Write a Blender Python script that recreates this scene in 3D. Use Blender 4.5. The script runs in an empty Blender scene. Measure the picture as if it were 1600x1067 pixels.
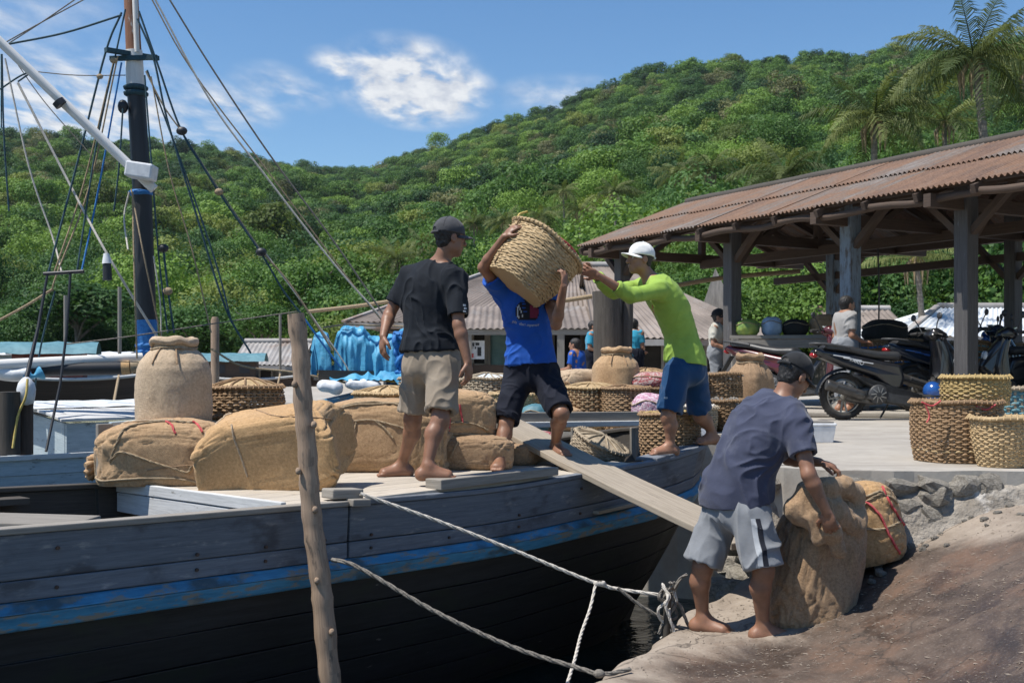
import bpy, bmesh, math, random
import numpy as np
from mathutils import Vector, Matrix, noise as mnoise
from mathutils.bvhtree import BVHTree

SC = bpy.context.scene
COL = SC.collection
R = math.radians
V = Vector
F, CAMZ, HV = 1780.0, 2.2, 570.0      # focal length in photo pixels, eye height above the water, horizon row


def at(u, v, Y):
    """point of the place seen at photo pixel (u, v) at Y metres ahead"""
    return V(((u - 800.0) / F * Y, Y, CAMZ + (HV - v) / F * Y))


# ------------------------------------------------------------------ camera
cam = bpy.data.cameras.new('camera')
cam.sensor_width = 36.0
cam.lens = F / 1600.0 * 36.0
cam.shift_y = (HV - 533.5) / 1600.0
cam.clip_start = 0.05
cam.clip_end = 5000
cam.dof.use_dof = True
cam.dof.focus_distance = 7.8
cam.dof.aperture_fstop = 6.3
camo = bpy.data.objects.new('camera', cam)
camo.location = (0, 0, CAMZ)
camo.rotation_euler = (R(90), 0, 0)
COL.objects.link(camo)
SC.camera = camo

# ------------------------------------------------------------------ sky and sun
SUN_EL, SUN_AZ = R(64), math.atan2(-0.93, -0.36)      # azimuth measured from +Y towards +X
TO_SUN = V((math.sin(SUN_AZ) * math.cos(SUN_EL), math.cos(SUN_AZ) * math.cos(SUN_EL), math.sin(SUN_EL)))
world = bpy.data.worlds.new('World')
SC.world = world
world.use_nodes = True
wt = world.node_tree
wt.nodes.clear()


def wn(t, **kw):
    n = wt.nodes.new(t)
    for k, v in kw.items():
        if k in n.inputs.keys():
            n.inputs[k].default_value = v
        else:
            setattr(n, k, v)
    return n


def wmath(op, a, b=None, clamp=False):
    n = wt.nodes.new('ShaderNodeMath')
    n.operation = op
    n.use_clamp = clamp
    for i, x in enumerate((a, b)):
        if x is None:
            continue
        if isinstance(x, (int, float)):
            n.inputs[i].default_value = x
        else:
            wt.links.new(x, n.inputs[i])
    return n.outputs[0]


sky = wn('ShaderNodeTexSky', sky_type='NISHITA', sun_disc=False, sun_elevation=SUN_EL, sun_rotation=SUN_AZ,
         altitude=0.0, air_density=1.0, dust_density=0.1, ozone_density=3.0)
tc = wn('ShaderNodeTexCoord')
sep = wn('ShaderNodeSeparateXYZ')
wt.links.new(tc.outputs['Generated'], sep.inputs[0])
zc = wmath('MAXIMUM', sep.outputs[2], 0.02)
lx = wmath('DIVIDE', sep.outputs[0], zc)          # position on a flat cloud layer overhead
ly = wmath('DIVIDE', sep.outputs[1], zc)
comb = wn('ShaderNodeCombineXYZ')
wt.links.new(lx, comb.inputs[0])
wt.links.new(ly, comb.inputs[1])
# clouds are thicker than they are deep: use a mildly squeezed depth so that puffs read upright
comb2 = wn('ShaderNodeCombineXYZ')
wt.links.new(lx, comb2.inputs[0])
wt.links.new(wmath('MULTIPLY', ly, 0.42), comb2.inputs[1])
nz = wn('ShaderNodeTexNoise', Scale=5.5, Detail=10.0, Roughness=0.60, Distortion=0.15)
wt.links.new(comb2.outputs[0], nz.inputs['Vector'])
nzb = wn('ShaderNodeTexNoise', Scale=0.55, Detail=6.0, Roughness=0.6)
wt.links.new(comb.outputs[0], nzb.inputs['Vector'])


def puff(cx, cy, rx, ry, gain):
    a = wmath('DIVIDE', wmath('SUBTRACT', lx, cx), rx)
    b = wmath('DIVIDE', wmath('SUBTRACT', ly, cy), ry)
    d = wmath('SQRT', wmath('ADD', wmath('MULTIPLY', a, a), wmath('MULTIPLY', b, b)))
    return wmath('MULTIPLY', wmath('SUBTRACT', 1.0, d, True), gain)


mask = puff(-0.36, 4.15, 0.33, 0.78, 0.92)
for p in ((-0.58, 3.85, 0.12, 0.32, 0.6), (-0.83, 4.15, 0.20, 0.45, 0.36), (0.18, 4.25, 0.30, 0.38, 0.30), (-1.72, 4.4, 0.8, 1.3, 0.5),
          (-1.08, 4.4, 0.22, 0.5, 0.36), (-1.55, 3.2, 0.5, 0.35, 0.30), (0.55, 7.5, 0.9, 1.2, 0.3)):
    mask = wmath('MAXIMUM', mask, puff(*p))
# loose fair-weather cloud over the rest of the sky
gen = wmath('MULTIPLY', wmath('SUBTRACT', nzb.outputs[0], 0.60, True), 2.0)
back = wmath('GREATER_THAN', 0.0, sep.outputs[1])
mask = wmath('MAXIMUM', mask, wmath('MULTIPLY', gen, back))
cl = wmath('MULTIPLY', wmath('ADD', mask, wmath('MULTIPLY', wmath('SUBTRACT', nz.outputs[0], 0.5), wmath('MULTIPLY', mask, 6.4))), 1.9, True)
cl = wmath('MULTIPLY', wmath('POWER', cl, 1.25), 0.92)
up = wmath('GREATER_THAN', sep.outputs[2], 0.03)
cl = wmath('MULTIPLY', cl, up)
mix = wn('ShaderNodeMixRGB')
wt.links.new(cl, mix.inputs[0])
hs = wn('ShaderNodeHueSaturation', Saturation=1.2, Value=1.06)
wt.links.new(sky.outputs[0], hs.inputs['Color'])
wt.links.new(hs.outputs[0], mix.inputs[1])
nzc = wn('ShaderNodeTexNoise', Scale=11.0, Detail=8.0, Roughness=0.6)
wt.links.new(comb2.outputs[0], nzc.inputs['Vector'])
crm = wn('ShaderNodeValToRGB')
crm.color_ramp.elements[0].position = 0.36
crm.color_ramp.elements[0].color = (4.6, 4.9, 5.5, 1)
crm.color_ramp.elements[1].position = 0.60
crm.color_ramp.elements[1].color = (6.9, 7.0, 7.1, 1)
wt.links.new(nzc.outputs[0], crm.inputs[0])
wt.links.new(crm.outputs[0], mix.inputs[2])
bg = wn('ShaderNodeBackground', Strength=0.104)
wt.links.new(mix.outputs[0], bg.inputs[0])
wo = wn('ShaderNodeOutputWorld')
wt.links.new(bg.outputs[0], wo.inputs[0])

sun = bpy.data.lights.new('sun', 'SUN')
sun.energy = 5.0
sun.angle = R(0.53)
sun.color = (1.0, 0.95, 0.87)
suno = bpy.data.objects.new('sun', sun)
suno.rotation_euler = (-TO_SUN).to_track_quat('-Z', 'Y').to_euler()
suno.location = TO_SUN * 60
COL.objects.link(suno)

SC.view_settings.view_transform = 'Standard'
SC.view_settings.look = 'None'
SC.view_settings.exposure = 0.34
SC.view_settings.gamma = 1.0
SC.render.engine = 'CYCLES'
SC.render.resolution_x, SC.render.resolution_y = 1024, 682

# ------------------------------------------------------------------ materials


class NT:
    def __init__(self, name):
        self.m = bpy.data.materials.new(name)
        self.m.use_nodes = True
        self.t = self.m.node_tree
        self.b = self.t.nodes['Principled BSDF']
        self.out = self.t.nodes['Material Output']

    def n(self, typ, **kw):
        n = self.t.nodes.new(typ)
        for k, v in kw.items():
            if k in n.inputs.keys():
                n.inputs[k].default_value = v
            else:
                setattr(n, k, v)
        return n

    def l(self, a, b):
        self.t.links.new(a, b)

    def math(self, op, a, b=0.0, clamp=False):
        n = self.n('ShaderNodeMath', operation=op, use_clamp=clamp)
        for i, x in enumerate((a, b)):
            if isinstance(x, (int, float)):
                n.inputs[i].default_value = x
            else:
                self.l(x, n.inputs[i])
        return n.outputs[0]

    def coord(self, kind='Object', scale=(1, 1, 1), rot=(0, 0, 0)):
        tcn = self.n('ShaderNodeTexCoord')
        mp = self.n('ShaderNodeMapping')
        mp.inputs['Scale'].default_value = scale
        mp.inputs['Rotation'].default_value = rot
        self.l(tcn.outputs[kind], mp.inputs['Vector'])
        return mp.outputs[0]

    def noise(self, vec, scale, detail=5.0, rough=0.6, dist=0.0):
        n = self.n('ShaderNodeTexNoise', Scale=scale, Detail=detail, Roughness=rough, Distortion=dist)
        self.l(vec, n.inputs['Vector'])
        return n.outputs[0]

    def ramp(self, fac, stops):
        n = self.n('ShaderNodeValToRGB')
        e = n.color_ramp.elements
        while len(e) < len(stops):
            e.new(0.5)
        for i, (p, c) in enumerate(stops):
            e[i].position = p
            e[i].color = c if len(c) == 4 else (*c, 1)
        self.l(fac, n.inputs[0])
        return n.outputs[0]

    def step(self, fac, lo, hi):
        n = self.n('ShaderNodeMapRange', interpolation_type='SMOOTHSTEP')
        n.inputs['From Min'].default_value = lo
        n.inputs['From Max'].default_value = hi
        self.l(fac, n.inputs[0])
        return n.outputs[0]

    def mix(self, fac, a, b, mode='MIX'):
        n = self.n('ShaderNodeMixRGB', blend_type=mode)
        for i, x in enumerate((fac, a, b)):
            if isinstance(x, (int, float)):
                n.inputs[i].default_value = x
            elif isinstance(x, (tuple, list)):
                n.inputs[i].default_value = (*x[:3], 1)
            else:
                self.l(x, n.inputs[i])
        return n.outputs[0]

    def bump(self, h, strength=0.3, dist=0.02, prev=None):
        n = self.n('ShaderNodeBump')
        n.inputs['Strength'].default_value = strength
        n.inputs['Distance'].default_value = dist
        self.l(h, n.inputs['Height'])
        if prev is not None:
            self.l(prev, n.inputs['Normal'])
        return n.outputs[0]

    def fin(self, col=None, rough=None, normal=None, metal=None, **kw):
        b = self.b
        for name, x in (('Base Color', col), ('Roughness', rough), ('Normal', normal), ('Metallic', metal)):
            if x is None:
                continue
            if isinstance(x, (int, float)):
                b.inputs[name].default_value = x
            elif isinstance(x, tuple):
                b.inputs[name].default_value = (*x[:3], 1)
            else:
                self.l(x, b.inputs[name])
        for k, v in kw.items():
            b.inputs[k.replace('_', ' ')].default_value = v
        return self.m


def rnd_bright(t, col, amt):
    """per-object brightness variation"""
    oi = t.n('ShaderNodeObjectInfo')
    f = t.math('ADD', t.math('MULTIPLY', oi.outputs['Random'], amt), 1.0 - amt * 0.5)
    n = t.n('ShaderNodeVectorMath', operation='SCALE')
    t.l(col, n.inputs[0])
    t.l(f, n.inputs['Scale'])
    return n.outputs[0]


def surf(name, c1, c2, scale=6, rough=0.75, c3=None, c3s=2.0, c3t=(0.55, 0.65), bump=0.25, bscale=None, bdist=0.01,
         kind='Object', stretch=(1, 1, 1), rand=0.0, detail=6.0, metal=0.0, **kw):
    t = NT(name)
    vec = t.coord(kind, stretch)
    f = t.noise(vec, scale, detail)
    col = t.ramp(f, [(0.32, c1), (0.68, c2)])
    if c3:
        m = t.step(t.noise(t.coord(kind, tuple(0.5 + 0.5 * s for s in stretch)), c3s, 8.0, 0.65), *c3t)
        col = t.mix(m, col, c3)
    if rand:
        col = rnd_bright(t, col, rand)
    nrm = t.bump(t.noise(vec, bscale or scale * 3, 6.0), bump, bdist) if bump else None
    return t.fin(col, rough, nrm, metal, **kw)


def wood(name, c1, c2, worn=None, wornt=(0.5, 0.62), rough=0.8, rand=0.25, grain=30.0, bump=0.35, dirt=None):
    """grain follows the plank's own UV: U runs along the plank in metres"""
    t = NT(name)
    vec = t.coord('UV', (1.3, grain, 1))
    g = t.noise(vec, 1.6, 8.0, 0.62, 0.3)
    fine = t.noise(t.coord('UV', (5, grain * 5, 1)), 1.5, 4.0)
    col = t.ramp(g, [(0.28, c1), (0.72, c2)])
    col = t.mix(0.35, col, t.ramp(fine, [(0.3, tuple(x * 0.55 for x in c1)), (0.7, c2)]))
    if worn:
        m = t.step(t.noise(t.coord('UV', (2.2, 8, 1)), 2.2, 9.0, 0.68), *wornt)
        col = t.mix(m, col, worn)
    if dirt:
        m = t.step(t.noise(t.coord('UV', (1.5, 3, 1)), 1.6, 6.0, 0.6), 0.52, 0.68)
        col = t.mix(m, col, dirt)
    if rand:
        col = rnd_bright(t, col, rand)
    nrm = t.bump(g, bump, 0.006)
    nrm = t.bump(fine, bump * 0.6, 0.002, nrm)
    return t.fin(col, rough, nrm)


def burlap(name, c1, c2, stain=(0.16, 0.10, 0.05), weave=260.0, hair=0.5):
    t = NT(name)
    co = t.coord('Object')
    big = t.noise(co, 3.2, 7.0, 0.62)
    col = t.ramp(big, [(0.3, c1), (0.7, c2)])
    st = t.step(t.noise(co, 3.6, 8.0, 0.7, 0.4), 0.52, 0.74)
    col = t.mix(t.math('MULTIPLY', st, 0.6), col, stain)
    w1 = t.n('ShaderNodeTexWave', wave_type='BANDS', bands_direction='DIAGONAL', Scale=weave / 6.283, Distortion=1.5, Detail=1.0)
    w1.inputs['Detail Scale'].default_value = 2.0
    t.l(co, w1.inputs['Vector'])
    w2 = t.n('ShaderNodeTexWave', wave_type='BANDS', bands_direction='Z', Scale=weave / 6.283, Distortion=1.5, Detail=1.0)
    t.l(co, w2.inputs['Vector'])
    wv = t.math('MULTIPLY', w1.outputs['Fac'], w2.outputs['Fac'])
    fib = t.noise(co, 62.0, 6.0, 0.8)
    col = t.mix(0.38, col, t.ramp(fib, [(0.35, tuple(x * 0.45 for x in c1)), (0.62, tuple(min(1, x * 1.25) for x in c2))]))
    col = rnd_bright(t, col, 0.12)
    nrm = t.bump(big, 0.25, 0.03)
    nrm = t.bump(fib, 0.8, 0.006, nrm)
    nrm = t.bump(wv, 0.35, 0.002, nrm)
    return t.fin(col, 0.92, nrm, Sheen_Weight=0.12, Sheen_Roughness=0.5, Specular_IOR_Level=0.15)


def cloth(name, c, fade=None, rough=0.85, sheen=0.15, fscale=5.0, ft=(0.5, 0.72), amt=0.6):
    t = NT(name)
    co = t.coord('Object')
    f = t.noise(co, 9.0, 5.0)
    col = t.ramp(f, [(0.3, tuple(x * 0.86 for x in c)), (0.7, tuple(min(1, x * 1.1) for x in c))])
    if fade:
        m = t.step(t.noise(co, fscale, 7.0, 0.65), *ft)
        col = t.mix(t.math('MULTIPLY', m, amt), col, fade)
    fib = t.noise(co, 420.0, 2.0)
    nrm = t.bump(t.noise(co, 22.0, 4.0), 0.18, 0.012)
    nrm = t.bump(fib, 0.25, 0.0015, nrm)
    return t.fin(col, rough, nrm, Sheen_Weight=sheen, Specular_IOR_Level=0.2)


def leafmat(name, c1, c2, trans=0.35, scale=0.8):
    t = NT(name)
    oi = t.n('ShaderNodeObjectInfo')
    co = t.coord('Object')
    f = t.noise(co, scale, 4.0)
    mixf = t.math('ADD', t.math('MULTIPLY', f, 0.75), t.math('SUBTRACT', t.math('MULTIPLY', oi.outputs['Random'], 0.7), 0.25), True)
    col = t.ramp(mixf, [(0.18, c1), (0.75, c2)])
    t.fin(col, 0.6, Specular_IOR_Level=0.25)
    tr = t.n('ShaderNodeBsdfTranslucent')
    t.l(t.mix(1.0, col, (1.0, 1.0, 0.55), 'MULTIPLY'), tr.inputs[0])
    mx = t.n('ShaderNodeMixShader')
    mx.inputs[0].default_value = trans
    t.l(t.b.outputs[0], mx.inputs[1])
    t.l(tr.outputs[0], mx.inputs[2])
    t.l(mx.outputs[0], t.out.inputs['Surface'])
    return t.m


M = {}
# timber of the boats
M['bulwark'] = wood('slate blue weathered paint', (0.095, 0.108, 0.130), (0.205, 0.222, 0.250), worn=(0.36, 0.345, 0.325), wornt=(0.55, 0.76), dirt=(0.075, 0.078, 0.088))
M['hull_black'] = wood('black tarred planking', (0.009, 0.009, 0.010), (0.028, 0.028, 0.030), worn=(0.17, 0.16, 0.14), wornt=(0.655, 0.72), rough=0.6, grain=14, rand=0.5, dirt=(0.020, 0.024, 0.018))
M['blue_rail'] = wood('flaking blue paint', (0.025, 0.155, 0.29), (0.085, 0.33, 0.53), worn=(0.23, 0.215, 0.185), wornt=(0.50, 0.58), rough=0.55, grain=9, dirt=(0.05, 0.09, 0.11))
M['deck'] = wood('sun bleached deck planks', (0.36, 0.31, 0.25), (0.58, 0.52, 0.44), worn=(0.24, 0.20, 0.15), wornt=(0.56, 0.75), rand=0.2, grain=24)
M['white_wood'] = wood('chipped white paint', (0.46, 0.46, 0.45), (0.66, 0.66, 0.65), worn=(0.19, 0.17, 0.14), wornt=(0.60, 0.66), rand=0.12, grain=16)
M['pale_boat'] = wood('pale blue grey boat paint', (0.30, 0.38, 0.42), (0.48, 0.55, 0.58), worn=(0.17, 0.19, 0.19), wornt=(0.58, 0.66), rand=0.15, grain=12)
M['grey_wood'] = wood('weathered grey timber', (0.15, 0.135, 0.115), (0.34, 0.31, 0.27), rand=0.3, grain=26)
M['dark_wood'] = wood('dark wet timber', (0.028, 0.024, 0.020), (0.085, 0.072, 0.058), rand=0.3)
M['plank'] = wood('gangplank timber', (0.20, 0.165, 0.125), (0.42, 0.36, 0.285), rand=0.15, worn=(0.12, 0.10, 0.08), wornt=(0.6, 0.75))
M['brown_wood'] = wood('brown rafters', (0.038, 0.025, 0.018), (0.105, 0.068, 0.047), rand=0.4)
M['bark_pole'] = wood('barked pole', (0.18, 0.120, 0.080), (0.40, 0.29, 0.205), worn=(0.09, 0.07, 0.055), wornt=(0.55, 0.68), grain=18, bump=0.6)
M['old_post'] = wood('old mooring post', (0.035, 0.029, 0.024), (0.115, 0.098, 0.080), grain=20, bump=0.8)
M['blue_post'] = wood('faded blue grey post paint', (0.10, 0.135, 0.17), (0.20, 0.245, 0.29), worn=(0.07, 0.06, 0.052), wornt=(0.48, 0.64), grain=10)
M['mast_black'] = wood('black mast paint', (0.010, 0.011, 0.014), (0.028, 0.029, 0.034), worn=(0.12, 0.13, 0.15), wornt=(0.66, 0.75), rough=0.5)
M['mast_rust'] = wood('rust stained mast', (0.16, 0.065, 0.035), (0.33, 0.16, 0.095), worn=(0.5, 0.47, 0.44), wornt=(0.56, 0.66))
M['white_spar'] = wood('white spar paint', (0.62, 0.62, 0.60), (0.80, 0.79, 0.77), worn=(0.22, 0.16, 0.11), wornt=(0.64, 0.70), rand=0.05)
M['iron'] = surf('rusty iron', (0.03, 0.022, 0.018), (0.11, 0.06, 0.04), 18, 0.7)
# ground
M['rock'] = surf('broken rubble stone', (0.20, 0.18, 0.15), (0.44, 0.40, 0.34), 7, 0.92, bump=0.9, bscale=14, bdist=0.03, rand=0.3)
M['earth'] = surf('green land', (0.05, 0.06, 0.025), (0.12, 0.11, 0.06), 0.05, 0.95, bump=0)
# cloth of burlap
M['burlap'] = burlap('tan burlap', (0.33, 0.205, 0.108), (0.50, 0.340, 0.198))
M['burlap_gold'] = burlap('golden burlap', (0.36, 0.215, 0.100), (0.53, 0.345, 0.178))
M['burlap_brown'] = burlap('brown burlap', (0.23, 0.145, 0.082), (0.40, 0.270, 0.165))
M['burlap_grey'] = burlap('pale burlap', (0.36, 0.265, 0.175), (0.55, 0.425, 0.295))
M['rope_white'] = surf('white rope', (0.42, 0.38, 0.33), (0.66, 0.62, 0.55), 60, 0.85, bump=0.6, bscale=150)
M['rope_tan'] = surf('tan rope', (0.20, 0.145, 0.09), (0.42, 0.32, 0.20), 60, 0.85, bump=0.6, bscale=150)
M['rope_grey'] = surf('grey rope', (0.10, 0.09, 0.08), (0.25, 0.225, 0.19), 60, 0.9, bump=0.6, bscale=150)
M['rope_teal'] = surf('dark teal rope', (0.012, 0.035, 0.05), (0.03, 0.085, 0.11), 40, 0.8)
M['rope_blue'] = surf('blue rope', (0.01, 0.10, 0.33), (0.03, 0.21, 0.52), 40, 0.7)
M['rope_yellow'] = surf('yellow rope', (0.42, 0.30, 0.06), (0.62, 0.48, 0.16), 40, 0.8)
M['rope_red'] = surf('red cord', (0.42, 0.045, 0.05), (0.62, 0.12, 0.12), 40, 0.8)
M['tarp'] = surf('blue tarpaulin', (0.035, 0.22, 0.40), (0.085, 0.36, 0.56), 5, 0.6, c3=(0.28, 0.50, 0.62), c3s=6, c3t=(0.6, 0.75), bump=0.5, bscale=9, bdist=0.03)
M['tarp_white'] = surf('white tarpaulin', (0.50, 0.53, 0.55), (0.70, 0.72, 0.73), 5, 0.5, bump=0.4, bscale=7, bdist=0.03)
M['plastic_white'] = surf('scuffed white plastic', (0.55, 0.56, 0.58), (0.72, 0.73, 0.74), 12, 0.45, c3=(0.3, 0.28, 0.26), c3s=7, c3t=(0.62, 0.7), bump=0.1)


def bamboo(name, c1, c2, rand=0.15):
    t = NT(name)
    g = t.noise(t.coord('UV', (3.0, 40, 1)), 2.0, 5.0)
    big = t.noise(t.coord('Object'), 7.0, 5.0)
    col = t.ramp(g, [(0.3, c1), (0.7, c2)])
    col = t.mix(t.step(big, 0.55, 0.75), col, tuple(x * 0.55 for x in c1))
    var = t.noise(t.coord('UV', (5.0, 2.0, 1)), 3.0, 4.0, 0.7)
    col = t.mix(0.55, col, t.ramp(var, [(0.30, tuple(x * 0.42 for x in c1)), (0.5, c1), (0.72, tuple(min(1, x * 1.12) for x in c2))]))
    col = rnd_bright(t, col, rand)
    return t.fin(col, 0.62, t.bump(g, 0.4, 0.004), Specular_IOR_Level=0.25)


M['bamboo'] = bamboo('straw coloured bamboo', (0.36, 0.25, 0.128), (0.60, 0.455, 0.270))
M['bamboo_brown'] = bamboo('brown bamboo', (0.22, 0.138, 0.074), (0.39, 0.262, 0.150))
M['bamboo_grey'] = bamboo('grey bamboo', (0.27, 0.215, 0.15), (0.46, 0.385, 0.28))
M['bamboo_yellow'] = bamboo('yellow bamboo', (0.33, 0.235, 0.095), (0.52, 0.385, 0.18))
M['bamboo_dark'] = bamboo('dark bamboo strips', (0.14, 0.085, 0.045), (0.26, 0.17, 0.09))


def skinmat(name, c):
    t = NT(name)
    co = t.coord('Object')
    f = t.noise(co, 14.0, 5.0)
    col = t.ramp(f, [(0.3, tuple(x * 0.78 for x in c)), (0.7, tuple(x * 1.15 for x in c))])
    nrm = t.bump(t.noise(co, 130.0, 3.0), 0.12, 0.002)
    return t.fin(col, 0.48, nrm, Subsurface_Weight=0.06, Subsurface_Scale=0.01, Specular_IOR_Level=0.4)


M['skin'] = skinmat('brown skin', (0.315, 0.160, 0.098))
M['skin_dark'] = skinmat('dark brown skin', (0.245, 0.124, 0.076))
M['hair'] = surf('black hair', (0.006, 0.005, 0.005), (0.018, 0.015, 0.013), 60, 0.55, bump=0.6, bscale=140, stretch=(1, 1, 0.25))
M['eye_white'] = surf('eye white', (0.5, 0.47, 0.43), (0.6, 0.57, 0.53), 10, 0.3, bump=0)
M['eye_dark'] = surf('eye iris', (0.01, 0.007, 0.005), (0.02, 0.014, 0.01), 10, 0.2, bump=0)

# ------------------------------------------------------------------ mesh helpers
RNG = random.Random(7)


class MB:
    def __init__(self):
        self.v, self.f, self.uv, self.sm = [], [], [], []

    def add(self, verts, faces, uvs=None, smooth=False):
        o = len(self.v)
        self.v += [tuple(p) for p in verts]
        for i, fc in enumerate(faces):
            self.f.append([o + k for k in fc])
            self.uv.append(uvs[i] if uvs else [(0.0, 0.0)] * len(fc))
            self.sm.append(smooth)
        return o

    def hexa(self, P, L=None):
        """8 corners: 0-3 bottom ring, 4-7 top ring; edge 0-1 is the long axis for UV"""
        P = [V(p) for p in P]
        ou, ov = RNG.uniform(0, 50), RNG.uniform(0, 50)
        faces = [(3, 2, 1, 0), (4, 5, 6, 7), (0, 1, 5, 4), (2, 3, 7, 6), (1, 2, 6, 5), (3, 0, 4, 7)]
        l = (P[1] - P[0]).length
        w = (P[3] - P[0]).length
        h = (P[4] - P[0]).length
        rect = lambda a, b, s: [(ou, ov + s), (ou + a, ov + s), (ou + a, ov + b + s), (ou, ov + b + s)]
        uvs = [list(reversed(rect(l, w, 0))), rect(l, w, 1), rect(l, h, 2), rect(l, h, 3), rect(w, h, 4), rect(w, h, 5)]
        uvs[0] = [(ou, ov + w), (ou + l, ov + w), (ou + l, ov), (ou, ov)]
        self.add(P, faces, uvs)

    def box(self, c, s, rot=None):
        c = V(c)
        sx, sy, sz = (x / 2 for x in s)
        pts = [V((x, y, z)) for z in (-sz, sz) for x, y in ((-sx, -sy), (sx, -sy), (sx, sy), (-sx, sy))]
        if rot is not None:
            pts = [rot @ p for p in pts]
        self.hexa([c + p for p in pts])

    def beam(self, p, q, w, h, up=(0, 0, 1), w2=None, h2=None):
        """timber from p to q, w across, h in the up direction, centred on the line"""
        p, q, up = V(p), V(q), V(up)
        d = (q - p).normalized()
        s = d.cross(up)
        if s.length < 1e-4:
            s = d.cross(V((1, 0, 0)))
        s.normalize()
        n = s.cross(d)
        w2 = w if w2 is None else w2
        h2 = h if h2 is None else h2
        a, b, a2, b2 = s * w / 2, n * h / 2, s * w2 / 2, n * h2 / 2
        self.hexa([p + a - b, q + a2 - b2, q - a2 - b2, p - a - b, p + a + b, q + a2 + b2, q - a2 + b2, p - a + b])

    def tube(self, pts, r, n=8, cap=True, smooth=True, up=None):
        pts = [V(p) for p in pts]
        k = len(pts)
        rr = r if isinstance(r, (list, tuple)) else [r] * k
        d0 = (pts[1] - pts[0]).normalized()
        ref = V((0, 0, 1)) if abs(d0.z) < 0.9 else V((1, 0, 0))
        nx = d0.cross(ref).normalized()
        ring, vs, ulen = [], [], 0.0
        ou = RNG.uniform(0, 50)
        lens = []
        for i, p in enumerate(pts):
            d = (pts[min(i + 1, k - 1)] - pts[max(i - 1, 0)]).normalized()
            nx = (nx - d * nx.dot(d))
            nx = nx.normalized() if nx.length > 1e-6 else d.orthogonal().normalized()
            ny = d.cross(nx)
            for j in range(n):
                a = 2 * math.pi * j / n
                vs.append(p + (nx * math.cos(a) + ny * math.sin(a)) * rr[i])
            if i:
                ulen += (p - pts[i - 1]).length
            lens.append(ulen)
        fs, uvs = [], []
        for i in range(k - 1):
            for j in range(n):
                j2 = (j + 1) % n
                fs.append((i * n + j, i * n + j2, (i + 1) * n + j2, (i + 1) * n + j))
                c = 2 * math.pi * max(rr[i], 1e-4)
                va, vb = ou + c * j / n, ou + c * (j + 1) / n
                uvs.append([(ou + lens[i], va), (ou + lens[i], vb), (ou + lens[i + 1], vb), (ou + lens[i + 1], va)])
        self.add(vs, fs, uvs, smooth)
        if cap:
            self.add(vs[:n], [tuple(range(n - 1, -1, -1))])
            self.add(vs[-n:], [tuple(range(n))])

    def lathe(self, prof, n=24, c=(0, 0, 0), jit=0.0, seed=0, sx=1.0, sy=1.0, close=True, fn=None, smooth=True):
        """prof: list of (radius, z)"""
        c = V(c)
        vs, fs, uvs = [], [], []
        rg = random.Random(seed)
        for i, (r, z) in enumerate(prof):
            for j in range(n):
                a = 2 * math.pi * j / n
                p = V((math.cos(a) * r * sx, math.sin(a) * r * sy, z))
                if jit:
                    q = p * 4 + V((seed * 3.1, seed * 1.7, 0))
                    p += V((math.cos(a), math.sin(a), 0)) * jit * mnoise.noise(q) + V((0, 0, jit * 0.5 * mnoise.noise(q + V((9, 9, 9)))))
                if fn:
                    p = fn(p, i, a)
                vs.append(c + p)
        for i in range(len(prof) - 1):
            for j in range(n):
                j2 = (j + 1) % n
                fs.append((i * n + j, i * n + j2, (i + 1) * n + j2, (i + 1) * n + j))
                uvs.append([(j / n, i * .05), ((j + 1) / n, i * .05), ((j + 1) / n, (i + 1) * .05), (j / n, (i + 1) * .05)])
        self.add(vs, fs, uvs, smooth)
        if close:
            self.add(vs[:n], [tuple(range(n - 1, -1, -1))])
            self.add(vs[-n:], [tuple(range(n))])

    def grid(self, fn, nu, nv, smooth=True, uvs=(1, 1), closed_u=False):
        vs = [fn(i / nu, j / nv) for j in range(nv + 1) for i in range(nu + 1)]
        fs, uv = [], []
        for j in range(nv):
            for i in range(nu):
                a = j * (nu + 1) + i
                fs.append((a, a + 1, a + nu + 2, a + nu + 1))
                uv.append([(x / nu * uvs[0], y / nv * uvs[1]) for x, y in ((i, j), (i + 1, j), (i + 1, j + 1), (i, j + 1))])
        self.add(vs, fs, uv, smooth)

    def ball(self, c, r, n=10, m=6):
        r = r if isinstance(r, (tuple, list)) else (r, r, r)
        prof = [(math.sin(math.pi * i / m), -math.cos(math.pi * i / m)) for i in range(m + 1)]
        prof[0] = (0.02, prof[0][1])
        prof[-1] = (0.02, prof[-1][1])
        b = MB()
        b.lathe(prof, n)
        self.add([(c[0] + p[0] * r[0], c[1] + p[1] * r[1], c[2] + p[2] * r[2]) for p in b.v], b.f, b.uv, True)

    def mesh(self, name, mat=None):
        me = bpy.data.meshes.new(name)
        me.from_pydata(self.v, [], self.f)
        uvl = me.uv_layers.new(name='UVMap')
        flat = [c for u in self.uv for p in u for c in p]
        uvl.data.foreach_set('uv', flat)
        me.polygons.foreach_set('use_smooth', self.sm)
        if mat is not None:
            me.materials.append(M[mat] if isinstance(mat, str) else mat)
        me.update()
        return me

    def build(self, name, mat, parent=None, world=False, bev=0.0, kind=None, label=None, loc=None):
        return link(name, self.mesh(name, mat), parent, world, bev, kind, label, loc)


WL = {}      # world position of each unrotated holder


def link(name, me, parent=None, world=False, bev=0.0, kind=None, label=None, loc=None):
    o = bpy.data.objects.new(name, me)
    COL.objects.link(o)
    if parent is not None:
        o.parent = parent
        if world:
            o.location = -WL.get(parent.name, V((0, 0, 0)))
            WL[o.name] = V((0, 0, 0))
    if loc is not None:
        o.location = loc
    if bev:
        b = o.modifiers.new('bevel', 'BEVEL')
        b.width = bev
        b.segments = 2
        b.limit_method = 'ANGLE'
    if kind:
        o['kind'] = kind
    if label:
        o['label'] = label
    return o


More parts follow.
